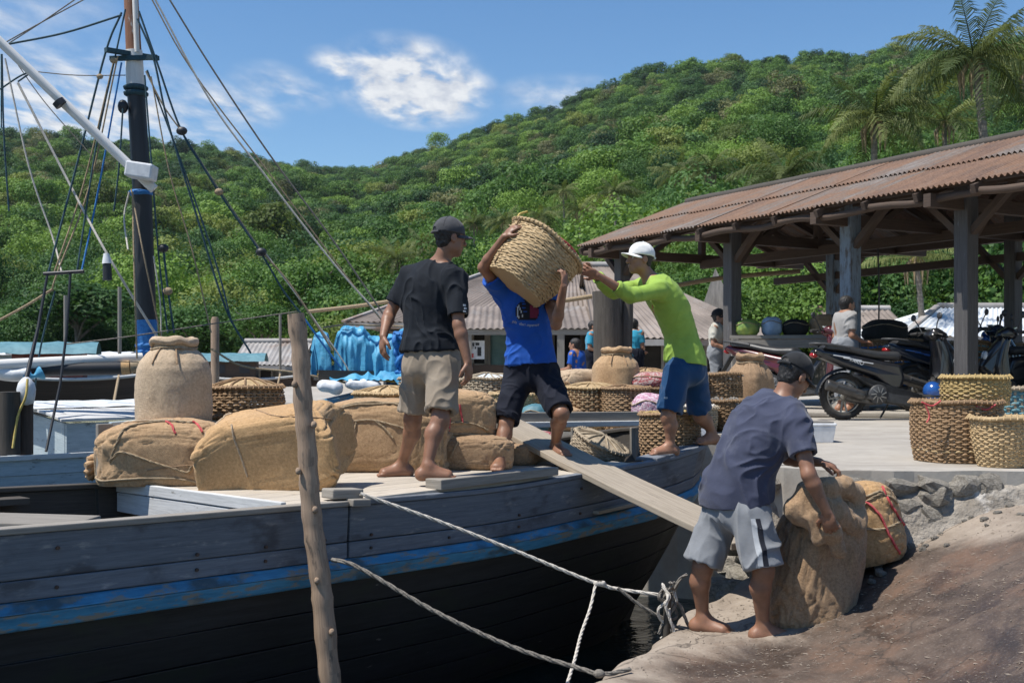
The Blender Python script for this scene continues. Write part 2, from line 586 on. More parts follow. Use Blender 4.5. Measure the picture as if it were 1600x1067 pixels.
def tag(o, label, cat, group=None):
    o['label'] = label
    o['category'] = cat
    if group:
        o['group'] = group
    return o


def thing(name, label, cat, loc=(0, 0, 0), group=None, rotz=0.0):
    o = bpy.data.objects.new(name, None)
    o.empty_display_size = 0.2
    COL.objects.link(o)
    o.location = loc
    o.rotation_euler = (0, 0, rotz)
    WL[o.name] = V(loc)
    return tag(o, label, cat, group)


def struct(o):
    o['kind'] = 'structure'
    return o


def copy_tree(o, parent=None):
    c = o.copy()
    COL.objects.link(c)
    if parent is not None:
        c.parent = parent
    for ch in [x for x in COL.objects if x.parent == o]:
        copy_tree(ch, c)
    return c


def bez(p, q, sag=0.0, n=10):
    p, q = V(p), V(q)
    return [p.lerp(q, i / n) - V((0, 0, sag * 4 * (i / n) * (1 - i / n))) for i in range(n + 1)]


def spline(pts, n=6):
    pts = [V(p) for p in pts]
    P = [pts[0] * 2 - pts[1]] + pts + [pts[-1] * 2 - pts[-2]]
    out = []
    for i in range(1, len(P) - 2):
        for k in range(n):
            t = k / n
            a, b, c, d = P[i - 1], P[i], P[i + 1], P[i + 2]
            out.append(0.5 * ((2 * b) + (c - a) * t + (2 * a - 5 * b + 4 * c - d) * t * t + (3 * b - a - 3 * c + d) * t ** 3))
    out.append(pts[-1])
    return out


# ------------------------------------------------------------------ implicit surfaces (bodies, clothes, sacks)


def surface_nets(D, org, h):
    s = D < 0
    nx, ny, nz = D.shape
    cnt = np.zeros((nx - 1, ny - 1, nz - 1), np.int8)
    offs = [(i, j, k) for i in (0, 1) for j in (0, 1) for k in (0, 1)]
    for i, j, k in offs:
        cnt += s[i:nx - 1 + i, j:ny - 1 + j, k:nz - 1 + k]
    act = np.argwhere((cnt > 0) & (cnt < 8))
    idx = np.full(cnt.shape, -1, np.int32)
    idx[act[:, 0], act[:, 1], act[:, 2]] = np.arange(len(act))
    cv = {o: D[act[:, 0] + o[0], act[:, 1] + o[1], act[:, 2] + o[2]] for o in offs}
    acc = np.zeros((len(act), 3))
    num = np.zeros(len(act))
    for o in offs:
        for ax in range(3):
            if o[ax] == 0:
                o2 = list(o)
                o2[ax] = 1
                a, b = cv[o], cv[tuple(o2)]
                cr = (a < 0) != (b < 0)
                t = np.where(cr, a / np.where(cr, a - b, 1), 0)
                for q in range(3):
                    acc[:, q] += np.where(cr, o[q] + (t if q == ax else 0), 0)
                num += cr
    verts = (act + acc / num[:, None]) * h + np.asarray(org)
    faces = []
    for ax in range(3):
        b1, b2 = (ax + 1) % 3, (ax + 2) % 3
        sl0 = [slice(None)] * 3
        sl1 = [slice(None)] * 3
        sl0[ax] = slice(0, -1)
        sl1[ax] = slice(1, None)
        ch = np.argwhere(s[tuple(sl0)] != s[tuple(sl1)])
        ok = (ch[:, b1] > 0) & (ch[:, b2] > 0) & (ch[:, b1] < D.shape[b1] - 1) & (ch[:, b2] < D.shape[b2] - 1)
        ch = ch[ok]
        q = []
        for d1, d2 in ((1, 1), (0, 1), (0, 0), (1, 0)):
            c = ch.copy()
            c[:, b1] -= d1
            c[:, b2] -= d2
            q.append(idx[c[:, 0], c[:, 1], c[:, 2]])
        q = np.stack(q, 1)
        inside = s[ch[:, 0], ch[:, 1], ch[:, 2]]
        q = np.where(inside[:, None], q, q[:, ::-1])
        faces.append(q)
    return verts, np.concatenate(faces)


class SDF:
    def __init__(self, lo, hi, h):
        self.h = h
        self.lo = np.array(lo, float)
        n = np.ceil((np.array(hi, float) - self.lo) / h).astype(int) + 1
        self.ax = [(self.lo[i] + np.arange(n[i]) * h).astype(np.float32) for i in range(3)]
        self.D = np.full(n, 0.2, np.float32)

    def reg(self, lo, hi, pad):
        sl = []
        for i in range(3):
            a = int(max(0, math.floor((lo[i] - pad - self.lo[i]) / self.h)))
            b = int(min(len(self.ax[i]), math.ceil((hi[i] + pad - self.lo[i]) / self.h) + 1))
            sl.append(slice(a, max(a, b)))
        X = self.ax[0][sl[0]][:, None, None]
        Y = self.ax[1][sl[1]][None, :, None]
        Z = self.ax[2][sl[2]][None, None, :]
        return tuple(sl), X, Y, Z

    def comb(self, sl, d, k, op):
        a = self.D[sl]
        if a.size == 0:
            return
        if op == 'u':
            if k > 0:
                hh = np.maximum(k - np.abs(a - d), 0) / k
                self.D[sl] = np.minimum(a, d) - hh * hh * k * 0.25
            else:
                self.D[sl] = np.minimum(a, d)
        else:
            if k > 0:
                hh = np.maximum(k - np.abs(a + d), 0) / k
                self.D[sl] = np.maximum(a, -d) + hh * hh * k * 0.25
            else:
                self.D[sl] = np.maximum(a, -d)

    def cap(self, a, b, ra, rb=None, k=0.02, op='u', fl=1.0, ax=None):
        """tapered capsule; fl<1 flattens it along direction ax"""
        rb = ra if rb is None else rb
        a, b = np.array(a, float), np.array(b, float)
        r = max(ra, rb)
        sl, X, Y, Z = self.reg(np.minimum(a, b) - r, np.maximum(a, b) + r, 0.05 + k)
        ba = b - a
        L = max(float(ba @ ba), 1e-9)
        px, py, pz = X - a[0], Y - a[1], Z - a[2]
        t = np.clip((px * ba[0] + py * ba[1] + pz * ba[2]) / L, 0, 1)
        qx, qy, qz = px - t * ba[0], py - t * ba[1], pz - t * ba[2]
        if ax is not None:
            ax = np.array(ax, float)
            ax /= np.linalg.norm(ax)
            q = qx * ax[0] + qy * ax[1] + qz * ax[2]
            g = (1 / fl - 1) * q
            qx, qy, qz = qx + g * ax[0], qy + g * ax[1], qz + g * ax[2]
        rad = ra + (rb - ra) * t
        d = np.sqrt(qx * qx + qy * qy + qz * qz) - rad
        if ax is not None and fl < 1:
            d = d * (0.5 + 0.5 * fl)
        self.comb(sl, d, k, op)

    def ell(self, c, r, ax=None, k=0.02, op='u'):
        """ellipsoid; ax = 3 unit vectors for its radii"""
        c = np.array(c, float)
        R3 = max(r)
        sl, X, Y, Z = self.reg(c - R3, c + R3, 0.05 + k)
        px, py, pz = X - c[0], Y - c[1], Z - c[2]
        if ax is not None:
            a = [np.array(v, float) for v in ax]
            px, py, pz = [px * v[0] + py * v[1] + pz * v[2] for v in a]
        k0 = np.sqrt((px / r[0]) ** 2 + (py / r[1]) ** 2 + (pz / r[2]) ** 2)
        k1 = np.sqrt((px / r[0] ** 2) ** 2 + (py / r[1] ** 2) ** 2 + (pz / r[2] ** 2) ** 2)
        d = k0 * (k0 - 1) / np.maximum(k1, 1e-6)
        self.comb(sl, d, k, op)

    def plane_cut(self, p, n):
        """remove the side n points to"""
        p, n = np.array(p, float), np.array(n, float)
        n /= np.linalg.norm(n)
        X, Y, Z = self.ax[0][:, None, None], self.ax[1][None, :, None], self.ax[2][None, None, :]
        d = (X - p[0]) * n[0] + (Y - p[1]) * n[1] + (Z - p[2]) * n[2]
        self.D = np.maximum(self.D, d.astype(np.float32))

    def get(self):
        D = self.D
        D[0], D[-1] = 0.2, 0.2
        D[:, 0], D[:, -1] = 0.2, 0.2
        D[:, :, 0], D[:, :, -1] = 0.2, 0.2
        return surface_nets(D, self.lo, self.h)


def vnoise(P, scale, seed=0):
    """smooth value noise for an (n,3) array"""
    q = P * scale + seed * 17.31
    i = np.floor(q).astype(np.int64)
    f = q - i
    f = f * f * (3 - 2 * f)

    def hsh(a, b, c):
        x = (a * 374761393 + b * 668265263 + c * 2147483647 + seed * 974711) & 0xffffffff
        x = ((x ^ (x >> 13)) * 1274126177) & 0xffffffff
        x = (x ^ (x >> 16)) & 0xffff
        return x / 32767.5 - 1.0
    out = 0
    for a in (0, 1):
        for b in (0, 1):
            for c in (0, 1):
                w = (f[:, 0] if a else 1 - f[:, 0]) * (f[:, 1] if b else 1 - f[:, 1]) * (f[:, 2] if c else 1 - f[:, 2])
                out = out + w * hsh(i[:, 0] + a, i[:, 1] + b, i[:, 2] + c)
    return out


def np_normals(verts, faces):
    a, b, c, d = (verts[faces[:, i]] for i in range(4))
    fn = np.cross(c - a, d - b)
    n = np.zeros_like(verts)
    for i in range(4):
        np.add.at(n, faces[:, i], fn)
    return n / np.maximum(np.linalg.norm(n, axis=1), 1e-9)[:, None]


def np_mesh(name, verts, faces, mat, smooth=True):
    me = bpy.data.meshes.new(name)
    nv, nf = len(verts), len(faces)
    k = faces.shape[1]
    me.vertices.add(nv)
    me.vertices.foreach_set('co', np.ascontiguousarray(verts, np.float32).ravel())
    me.loops.add(nf * k)
    me.loops.foreach_set('vertex_index', np.ascontiguousarray(faces, np.int32).ravel())
    me.polygons.add(nf)
    me.polygons.foreach_set('loop_start', np.arange(0, nf * k, k, dtype=np.int32))
    me.polygons.foreach_set('use_smooth', np.full(nf, smooth, dtype=bool))
    me.update(calc_edges=True)
    me.validate()
    if mat is not None:
        for m in (mat if isinstance(mat, (list, tuple)) else [mat]):
            me.materials.append(M[m] if isinstance(m, str) else m)
    return me


def relax(verts, faces, it=2, lam=0.5):
    for _ in range(it):
        s = np.zeros_like(verts)
        n = np.zeros(len(verts))
        for i in range(4):
            a, b = faces[:, i], faces[:, (i + 1) % 4]
            np.add.at(s, a, verts[b])
            np.add.at(n, a, 1)
            np.add.at(s, b, verts[a])
            np.add.at(n, b, 1)
        verts = verts + lam * (s / np.maximum(n, 1)[:, None] - verts)
    return verts

# ================================================================== SETTING
# ---- water
t = NT('harbour water')
co = t.coord('Object')
n1 = t.noise(co, 1.6, 5.0, 0.6, 0.6)
n2 = t.noise(co, 7.0, 3.0)
nr = t.bump(n1, 0.35, 0.12)
nr = t.bump(n2, 0.2, 0.03, nr)
M['water'] = t.fin(t.ramp(n1, [(0.3, (0.004, 0.012, 0.012)), (0.7, (0.012, 0.030, 0.028))]), 0.07, nr, Specular_IOR_Level=0.5)
mb = MB()
mb.grid(lambda a, b: V((-400 + 800 * a, -60 + 800 * b, 0.0)), 8, 8, False)
struct(mb.build('water', 'water'))

# ---- upper quay: one concrete sheet with a sawn-off, broken edge
t = NT('quay concrete')
co = t.coord('Object')
big = t.noise(co, 0.55, 6.0, 0.62)
med = t.noise(co, 4.0, 8.0, 0.7)
col = t.ramp(big, [(0.3, (0.29, 0.262, 0.225)), (0.7, (0.40, 0.37, 0.325))])
col = t.mix(0.4, col, t.ramp(med, [(0.3, (0.25, 0.225, 0.195)), (0.7, (0.50, 0.47, 0.42))]))
st = t.step(t.noise(t.coord('Object', (0.5, 1.6, 1)), 1.3, 8.0, 0.7, 0.5), 0.50, 0.70)
col = t.mix(t.math('MULTIPLY', st, 0.6), col, (0.20, 0.175, 0.145))
nr = t.bump(med, 0.35, 0.02)
nr = t.bump(t.noise(co, 60, 4.0), 0.3, 0.004, nr)
M['concrete'] = t.fin(col, 0.88, nr)
QUAY_Z = 1.55
EDGE = [(1.62, 7.30), (1.95, 7.02), (2.6, 6.98), (3.3, 6.95), (9, 6.9), (60, 6), (60, 75), (-22, 75), (-9, 27), (-2.5, 17.6),
        (-1.3, 15.8), (-1.3, 14.2), (-1.35, 12.2), (-0.1, 11.2), (2.5, 10.5), (2.15, 8.7)]
bm = bmesh.new()


def ragged(a, b, step, amp, seed):
    n = max(1, int((V(b) - V(a)).length / step))
    d = (V(b) - V(a)).normalized()
    s = V((-d.y, d.x))
    out = []
    for i in range(n):
        p = V(a).lerp(V(b), i / n)
        w = 0 if i == 0 else amp * mnoise.noise(V((p.x * 5, p.y * 5, seed)))
        out.append(p + s * w)
    return out


ring = []
for i in range(len(EDGE)):
    a, b = EDGE[i], EDGE[(i + 1) % len(EDGE)]
    ring += ragged(a, b, 0.12, 0.05, 3.0) if (V(a).length < 20 and V(b).length < 20) else [V(a)]
top = [bm.verts.new((p.x, p.y, QUAY_Z + 0.008 * mnoise.noise(V((p.x * 3, p.y * 3, 0))))) for p in ring]
mid = [bm.verts.new((p.x, p.y, QUAY_Z - 0.10)) for p in ring]
bot = [bm.verts.new((p.x + 0.04 * mnoise.noise(V((p.x * 4, p.y * 4, 7))), p.y, -0.6)) for p in ring]
bm.faces.new(top)
n = len(ring)
for i in range(n):
    j = (i + 1) % n
    bm.faces.new((top[j], top[i], mid[i], mid[j]))
    bm.faces.new((mid[j], mid[i], bot[i], bot[j]))
bmesh.ops.recalc_face_normals(bm, faces=bm.faces)
me = bpy.data.meshes.new('quay')
bm.to_mesh(me)
bm.free()
me.materials.append(M['concrete'])
quay = struct(link('quay', me))

# ---- lower landing ramp, wet and littered
RAMP_E = [(-2.6, -3.0), (-1.1, 2.0), (-0.35, 4.2), (0.08, 5.1), (0.33, 5.5), (0.60, 5.95), (0.86, 6.50), (1.06, 6.85), (1.30, 7.12), (1.5, 7.40)]


def edge_x(y):
    for (x0, y0), (x1, y1) in zip(RAMP_E, RAMP_E[1:]):
        if y0 <= y <= y1:
            return x0 + (x1 - x0) * (y - y0) / (y1 - y0)
    return RAMP_E[-1][0]


def ramp_z(x, y):
    s = x - 1.46
    s = 0.5 * (s + math.sqrt(s * s + 0.06))          # soft knee
    z = 0.672 + 0.46 * s
    z = z if z < 1.30 else 1.30 + 0.18 * math.tanh((z - 1.30) / 0.4)
    if y > 6.55:
        z += 0.22 * (y - 6.55) * max(0.0, min(1.0, (2.0 - x)))
    return z


t = NT('wet stained concrete')
co = t.coord('Object')
big = t.noise(co, 0.9, 7.0, 0.66, 0.6)
med = t.noise(co, 5.0, 9.0, 0.72)
dry = t.ramp(med, [(0.3, (0.205, 0.165, 0.128)), (0.7, (0.36, 0.305, 0.248))])
wet = t.ramp(med, [(0.3, (0.045, 0.032, 0.024)), (0.7, (0.140, 0.102, 0.078))])
geo = t.n('ShaderNodeNewGeometry')
sp = t.n('ShaderNodeSeparateXYZ')
t.l(geo.outputs['Position'], sp.inputs[0])
# spilled water lies away from the water's edge, on the trodden middle of the landing
diag = t.math('ADD', t.math('MULTIPLY', sp.outputs[0], 0.62), t.math('MULTIPLY', sp.outputs[1], -0.48))
wm = t.step(t.math('ADD', diag, t.math('MULTIPLY', big, 1.5)), -1.62, -1.22)
drypatch = t.step(t.math('ADD', t.math('MULTIPLY', sp.outputs[0], 1.0), t.math('ADD', t.math('MULTIPLY', sp.outputs[1], 0.55), t.math('MULTIPLY', big, 1.4))), 6.75, 7.15)
wm = t.math('MULTIPLY', wm, t.math('SUBTRACT', 1.0, t.math('MULTIPLY', drypatch, 0.85)))
rust = t.step(t.noise(co, 1.7, 8.0, 0.7), 0.46, 0.62)
wet = t.mix(t.math('MULTIPLY', rust, 0.55), wet, (0.17, 0.098, 0.062))
fleck = t.step(t.noise(t.coord('Object', (1, 2.2, 1), (0, 0, 0.5)), 42.0, 3.0, 0.7), 0.66, 0.72)
pud = t.math('MULTIPLY', wm, t.step(t.noise(co, 1.25, 6.0, 0.62, 0.8), 0.50, 0.60))
wet = t.mix(t.math('MULTIPLY', pud, 0.6), wet, (0.030, 0.022, 0.018))
col = t.mix(wm, dry, wet)
vo = t.n('ShaderNodeTexVoronoi', feature='DISTANCE_TO_EDGE', Scale=0.9)
wv = t.n('ShaderNodeVectorMath', operation='ADD')
wn_ = t.n('ShaderNodeTexNoise', Scale=3.0, Detail=6.0)
t.l(co, wn_.inputs['Vector'])
sc_ = t.n('ShaderNodeVectorMath', operation='SCALE')
t.l(wn_.outputs['Color'], sc_.inputs[0])
sc_.inputs['Scale'].default_value = 0.5
t.l(co, wv.inputs[0])
t.l(sc_.outputs[0], wv.inputs[1])
t.l(wv.outputs[0], vo.inputs['Vector'])
crack = t.math('SUBTRACT', 1.0, t.step(vo.outputs['Distance'], 0.0, 0.012))
col = t.mix(t.math('MULTIPLY', crack, 0.65), col, (0.04, 0.032, 0.026))
peb = t.step(t.noise(co, 75.0, 3.0, 0.6), 0.56, 0.64)
col = t.mix(t.math('MULTIPLY', peb, 0.12), col, (0.42, 0.37, 0.32))
col = t.mix(t.math('MULTIPLY', fleck, 0.22), col, (0.38, 0.33, 0.28))
ro = t.n('ShaderNodeMapRange')
t.l(t.math('ADD', t.math('MULTIPLY', wm, 0.45), t.math('MULTIPLY', pud, 0.55)), ro.inputs[0])
ro.inputs['To Min'].default_value = 0.85
ro.inputs['To Max'].default_value = 0.28
nr = t.bump(med, 0.4, 0.03)
nr = t.bump(t.noise(co, 34, 6.0, 0.75), 0.32, 0.007, nr)
M['ramp'] = t.fin(col, ro.outputs[0], nr, Specular_IOR_Level=0.35)


def ramp_pt(a, b):
    y = -3.0 + 10.4 * b
    x0 = edge_x(y) + 0.06 * mnoise.noise(V((0, y * 3.3, 5))) + 0.025 * mnoise.noise(V((3, y * 13, 5)))
    if a < 0.08:                                     # skirt down into the water
        k = a / 0.08
        x = x0 - 0.10 * (1 - k) ** 2 + 0.02 * mnoise.noise(V((y * 7, k * 5, 0)))
        z = ramp_z(x0, y) - 0.03 - (1 - k) * 1.3
        return V((x, y, z))
    k = (a - 0.08) / 0.92
    x = x0 + (9 - x0) * k ** 1.5
    z = ramp_z(x, y) - 0.05 * math.exp(-(x - x0) / 0.05)
    z += 0.022 * mnoise.noise(V((x * 1.8, y * 1.8, 1))) + 0.012 * mnoise.noise(V((x * 7, y * 7, 2)))
    return V((x, y, z))


mb = MB()
mb.grid(ramp_pt, 110, 210)
ramp = struct(mb.build('landing_ramp', 'ramp'))

# litter: straw, chips and pebbles trodden into the wet ramp
lit_v, lit_f = [], []
rg = random.Random(11)
for i in range(5200):
    y = rg.uniform(4.2, 7.0)
    x = rg.uniform(edge_x(y) + 0.08, 4.2)
    if mnoise.noise(V((x * 1.3, y * 1.3, 6))) < rg.uniform(-.45, .35):
        continue
    z = ramp_z(x, y) + 0.022 * mnoise.noise(V((x * 1.8, y * 1.8, 1))) + 0.008 * mnoise.noise(V((x * 7, y * 7, 2))) + 0.003
    a, l, w = rg.uniform(0, 6.3), rg.choice((.4, .5, .7, 1.0)) * rg.uniform(0.006, 0.020), rg.uniform(0.001, 0.0028)
    d, s = V((math.cos(a) * l, math.sin(a) * l, 0)), V((-math.sin(a) * w, math.cos(a) * w, 0))
    p = V((x, y, z))
    o = len(lit_v)
    lit_v += [p - d - s, p + d - s, p + d + s, p - d + s, p + V((0, 0, rg.uniform(.001, .004)))]
    lit_f += [(o, o + 1, o + 4), (o + 1, o + 2, o + 4), (o + 2, o + 3, o + 4), (o + 3, o, o + 4)]
mb = MB()
mb.add(lit_v, lit_f)
M['litter'] = surf('pale litter', (0.10, 0.075, 0.055), (0.36, 0.30, 0.24), 9, 0.8, bump=0)
lo = mb.build('ramp_litter', 'litter')
lo['kind'] = 'stuff'
lo['label'] = 'pale straw and chips scattered over the wet landing ramp'


# ---- rubble wall between ramp and quay: each stone a part of the quay
def stone_mesh(seed):
    rg = random.Random(seed)
    bm = bmesh.new()
    bmesh.ops.create_icosphere(bm, subdivisions=2, radius=1.0)
    for v in bm.verts:
        q = v.co.copy()
        m = max(abs(q.x), abs(q.y), abs(q.z))
        q = q.lerp(q / m * 0.8, 0.62)
        v.co = q * (1 + 0.28 * mnoise.noise(q * 1.4 + V((seed * 5, 0, 0))) + 0.1 * mnoise.noise(q * 4 + V((seed * 5, 0, 0))))
    me = bpy.data.meshes.new('stone')
    bm.to_mesh(me)
    bm.free()
    me.materials.append(M['rock'])
    return me


STONES = [stone_mesh(i) for i in range(7)]


def stone(p, s, seed):
    rg = random.Random(seed)
    o = link('stone', STONES[seed % 7], quay)
    o.location = p
    o.scale = s
    o.rotation_euler = (rg.uniform(-.3, .3), rg.uniform(-.3, .3), rg.uniform(-.6, .6))
    return o


k = 0
rg = random.Random(5)
x = 1.62
while x < 3.0:                                      # two rough courses along the front of the quay
    w = rg.uniform(0.07, 0.15)
    zb = ramp_z(x, 6.9)
    for zc, hh in ((zb + 0.06, 0.09), (min(1.46, zb + 0.21), 0.08), (1.45, 0.06)):
        if zc < 1.50 and zc + hh < 1.60:
            yy = 7.0 + (0.28 if x < 1.85 else 0) - 0.10 * (1.5 - zc) + rg.uniform(-.03, .03)
            stone(V((x + rg.uniform(-.03, .03), yy, zc)), (w * rg.uniform(.8, 1.1), rg.uniform(.06, .11), hh * rg.uniform(.8, 1.2)), k)
            k += 1
    x += w * 1.35
for i in range(34):                                 # tumbled stones under the gangplank and at the boat side
    y = rg.uniform(7.0, 8.9)
    x = 1.25 + (y - 7.0) * 0.34 + rg.uniform(-0.12, 0.30)
    z = rg.uniform(0.25, 0.95) if x < 1.5 else rg.uniform(0.6, 1.25)
    s = rg.uniform(0.07, 0.17)
    stone(V((x, y, z)), (s * 1.2, s, s * 0.85), k)
    k += 1
for i in range(46):                                 # pebbles at the foot of the wall
    x, y = rg.uniform(1.9, 3.6), rg.uniform(6.45, 6.88)
    q = rg.uniform(.010, .032)
    stone(V((x, y, ramp_z(x, y) + q * .3)), (q * 1.2, q, q * .8), k)
    k += 1
# crumbled mortar apron that ties the quay edge to the ramp
mb = MB()


def apron(a, b):
    x = 1.55 + 3.2 * a
    w = 0.30 if x < 1.9 else 0.0
    y1 = 7.06 + w
    yy = y1 - 0.26 * b - 0.05 * mnoise.noise(V((x * 4, b * 3, 2)))
    zt, zb = QUAY_Z + 0.006 - 0.025 * a, ramp_z(x, 6.85) - 0.04
    f = b ** 1.2
    z = zt + (zb - zt) * f + (0.035 * mnoise.noise(V((x * 6, b * 5, 9))) + 0.02 * mnoise.noise(V((x * 19, b * 14, 4)))) * (0.2 + math.sin(math.pi * min(1, b)))
    return V((x, yy, z))


mb.grid(apron, 130, 22)
M['mortar'] = surf('crumbled mortar', (0.16, 0.138, 0.112), (0.40, 0.36, 0.31), 5, 0.95, c3=(0.5, 0.47, 0.43), c3s=3.0, c3t=(0.6, 0.72), bump=1.0, bscale=26, bdist=0.03)
mb.build('broken_edge', 'mortar', quay, label='crumbling broken concrete edge of the quay')

# ================================================================== HILL AND FOREST
SKY_PTS = [(-1200, 200), (-500, 190), (-200, 200), (0, 214), (100, 216), (200, 226), (300, 232), (400, 248), (450, 258), (500, 266), (560, 268), (600, 255),
           (650, 240), (700, 225), (750, 206), (800, 190), (850, 175), (900, 156), (950, 136), (1000, 121), (1050, 111), (1100, 101),
           (1200, 96), (1300, 90), (1370, 82), (1450, 84), (1520, 78), (1600, 62), (1900, 30), (2300, 40), (2900, 90)]


def interp(pts, x):
    if x <= pts[0][0]:
        return pts[0][1]
    for (a, b), (c, d) in zip(pts, pts[1:]):
        if x <= c:
            f = (x - a) / (c - a)
            f = f * f * (3 - 2 * f)
            return b + (d - b) * f
    return pts[-1][1]


RIDGE = [(-1200, 420), (0, 520), (300, 580), (560, 700), (800, 600), (1100, 540), (1600, 470), (2900, 420)]
FOOT = [(-1200, 70), (0, 78), (450, 75), (560, 62), (900, 58), (1200, 42), (1600, 34), (2900, 30)]


def hill_z(u, Y):
    """ground height on the hillside towards column u, Y metres ahead"""
    yr, y0 = interp(RIDGE, u), interp(FOOT, u)
    z0 = 1.3
    zr = CAMZ + (HV - interp(SKY_PTS, u) - 9) / F * yr - 4.0
    s = (Y - y0) / (yr - y0)
    if s < 0:
        return z0 + s * 12
    if s > 1:
        return zr - (Y - yr) * 0.35
    X = (u - 800) / F * Y
    und = mnoise.noise(V((X * 0.012, Y * 0.009, 3.3))) * 11 + mnoise.noise(V((X * 0.03, Y * 0.02, 8))) * 5
    return z0 + (zr - z0) * s ** 1.28 + und * math.sin(math.pi * s) * min(1, s * 3)


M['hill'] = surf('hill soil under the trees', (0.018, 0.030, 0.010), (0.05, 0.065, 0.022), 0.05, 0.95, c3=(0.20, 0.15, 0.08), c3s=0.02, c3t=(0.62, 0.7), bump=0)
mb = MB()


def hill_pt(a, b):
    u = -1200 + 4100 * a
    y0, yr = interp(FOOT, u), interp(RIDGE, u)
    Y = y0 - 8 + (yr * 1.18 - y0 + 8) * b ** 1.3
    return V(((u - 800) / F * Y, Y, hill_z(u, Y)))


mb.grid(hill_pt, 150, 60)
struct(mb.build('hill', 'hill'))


def leaf_cloud(seed, lumps, per, leaf, squash=0.8, spread=1.0, core=True, up=0.55):
    """crown of unit radius made of leafy lumps: (verts, quads)"""
    rs = np.random.RandomState(seed)
    vs, fs = [], []
    cs = []
    for i in range(lumps):
        th = rs.uniform(0, 2 * math.pi)
        ph = math.acos(rs.uniform(-0.25, 1.0))
        rr = rs.uniform(0.45, 0.78) * spread
        c = np.array([math.cos(th) * math.sin(ph), math.sin(th) * math.sin(ph), math.cos(ph) * squash]) * rr
        cs.append((c, rs.uniform(0.28, 0.48)))
    cs.append((np.array([0, 0, 0.2]), 0.55))
    for c, r in cs:
        n = int(per * (r / 0.35) ** 2)
        d = rs.normal(size=(n, 3))
        d[:, 2] += up
        d /= np.linalg.norm(d, axis=1)[:, None]
        p = c + d * r * rs.uniform(0.78, 1.08, n)[:, None] * np.array([1, 1, 0.85])
        nn = d + rs.normal(size=(n, 3)) * 0.30
        nn /= np.linalg.norm(nn, axis=1)[:, None]
        a = np.cross(nn, rs.normal(size=(n, 3)))
        a /= np.linalg.norm(a, axis=1)[:, None]
        b = np.cross(nn, a)
        s = (leaf * rs.uniform(0.6, 1.35, n))[:, None]
        o = len(vs) * 0 + sum(len(x) for x in vs)
        q = np.stack([p - a * s, p - b * s * 0.55, p + a * s, p + b * s * 0.55], 1).reshape(-1, 3)
        vs.append(q)
        fs.append(np.arange(n * 4).reshape(-1, 4) + o)
    return np.concatenate(vs), np.concatenate(fs)


LEAF_COL = [((0.036, 0.094, 0.020), (0.122, 0.232, 0.044)), ((0.055, 0.122, 0.021), (0.185, 0.305, 0.054)), ((0.023, 0.064, 0.021), (0.072, 0.155, 0.038)),
            ((0.085, 0.124, 0.027), (0.225, 0.278, 0.062)), ((0.032, 0.082, 0.028), (0.098, 0.192, 0.053)), ((0.100, 0.110, 0.046), (0.215, 0.222, 0.098))]
for i, (a, b) in enumerate(LEAF_COL):
    M['leaf%d' % i] = leafmat('foliage %d' % i, a, b, 0.28)
M['bark'] = surf('grey bark', (0.07, 0.055, 0.042), (0.20, 0.17, 0.14), 8, 0.95, bump=0.6, stretch=(1, 1, 0.3))

KINDS = bpy.data.collections.new('tree_kinds')
for i in range(9):
    vs, fs = leaf_cloud(100 + i, 15 + i % 4 * 3, 105, 0.052, squash=(0.95, 0.75, 1.15)[i % 3])
    vs[:, 2] += 0.45
    me = np_mesh('tree_kind', vs, fs, 'leaf%d' % (0, 1, 2, 0, 4, 1, 3, 2, 5)[i], False)
    KINDS.objects.link(bpy.data.objects.new('tree_kind_%d' % i, me))


def scatter(name, pts, kinds, label):
    """one 'stuff' object: instances of the crowns on its points (x, y, z, scale, rot, kind)"""
    a = np.array(pts, float)
    me = bpy.data.meshes.new(name)
    me.from_pydata([tuple(p) for p in a[:, :3]], [], [])
    for nm, c, ty in (('sc', 3, 'FLOAT'), ('rt', 4, 'FLOAT'), ('kd', 5, 'INT')):
        at_ = me.attributes.new(nm, ty, 'POINT')
        at_.data.foreach_set('value', a[:, c].astype(np.int32 if ty == 'INT' else np.float32))
    o = link(name, me)
    ng = bpy.data.node_groups.new(name, 'GeometryNodeTree')
    ng.interface.new_socket('Geometry', in_out='INPUT', socket_type='NodeSocketGeometry')
    ng.interface.new_socket('Geometry', in_out='OUTPUT', socket_type='NodeSocketGeometry')
    gi, go = ng.nodes.new('NodeGroupInput'), ng.nodes.new('NodeGroupOutput')
    iop = ng.nodes.new('GeometryNodeInstanceOnPoints')
    ci = ng.nodes.new('GeometryNodeCollectionInfo')
    ci.inputs['Collection'].default_value = kinds
    ci.inputs['Separate Children'].default_value = True
    ci.inputs['Reset Children'].default_value = True
    iop.inputs['Pick Instance'].default_value = True

    def attr(nm, ty):
        n_ = ng.nodes.new('GeometryNodeInputNamedAttribute')
        n_.data_type = ty
        n_.inputs['Name'].default_value = nm
        return n_.outputs[0]
    cx = ng.nodes.new('ShaderNodeCombineXYZ')
    L = ng.links.new
    L(attr('rt', 'FLOAT'), cx.inputs[2])
    L(gi.outputs[0], iop.inputs['Points'])
    L(ci.outputs[0], iop.inputs['Instance'])
    L(attr('kd', 'INT'), iop.inputs['Instance Index'])
    L(cx.outputs[0], iop.inputs['Rotation'])
    L(attr('sc', 'FLOAT'), iop.inputs['Scale'])
    L(iop.outputs[0], go.inputs[0])
    md = o.modifiers.new('scatter', 'NODES')
    md.node_group = ng
    o['kind'] = 'stuff'
    o['label'] = label
    return o


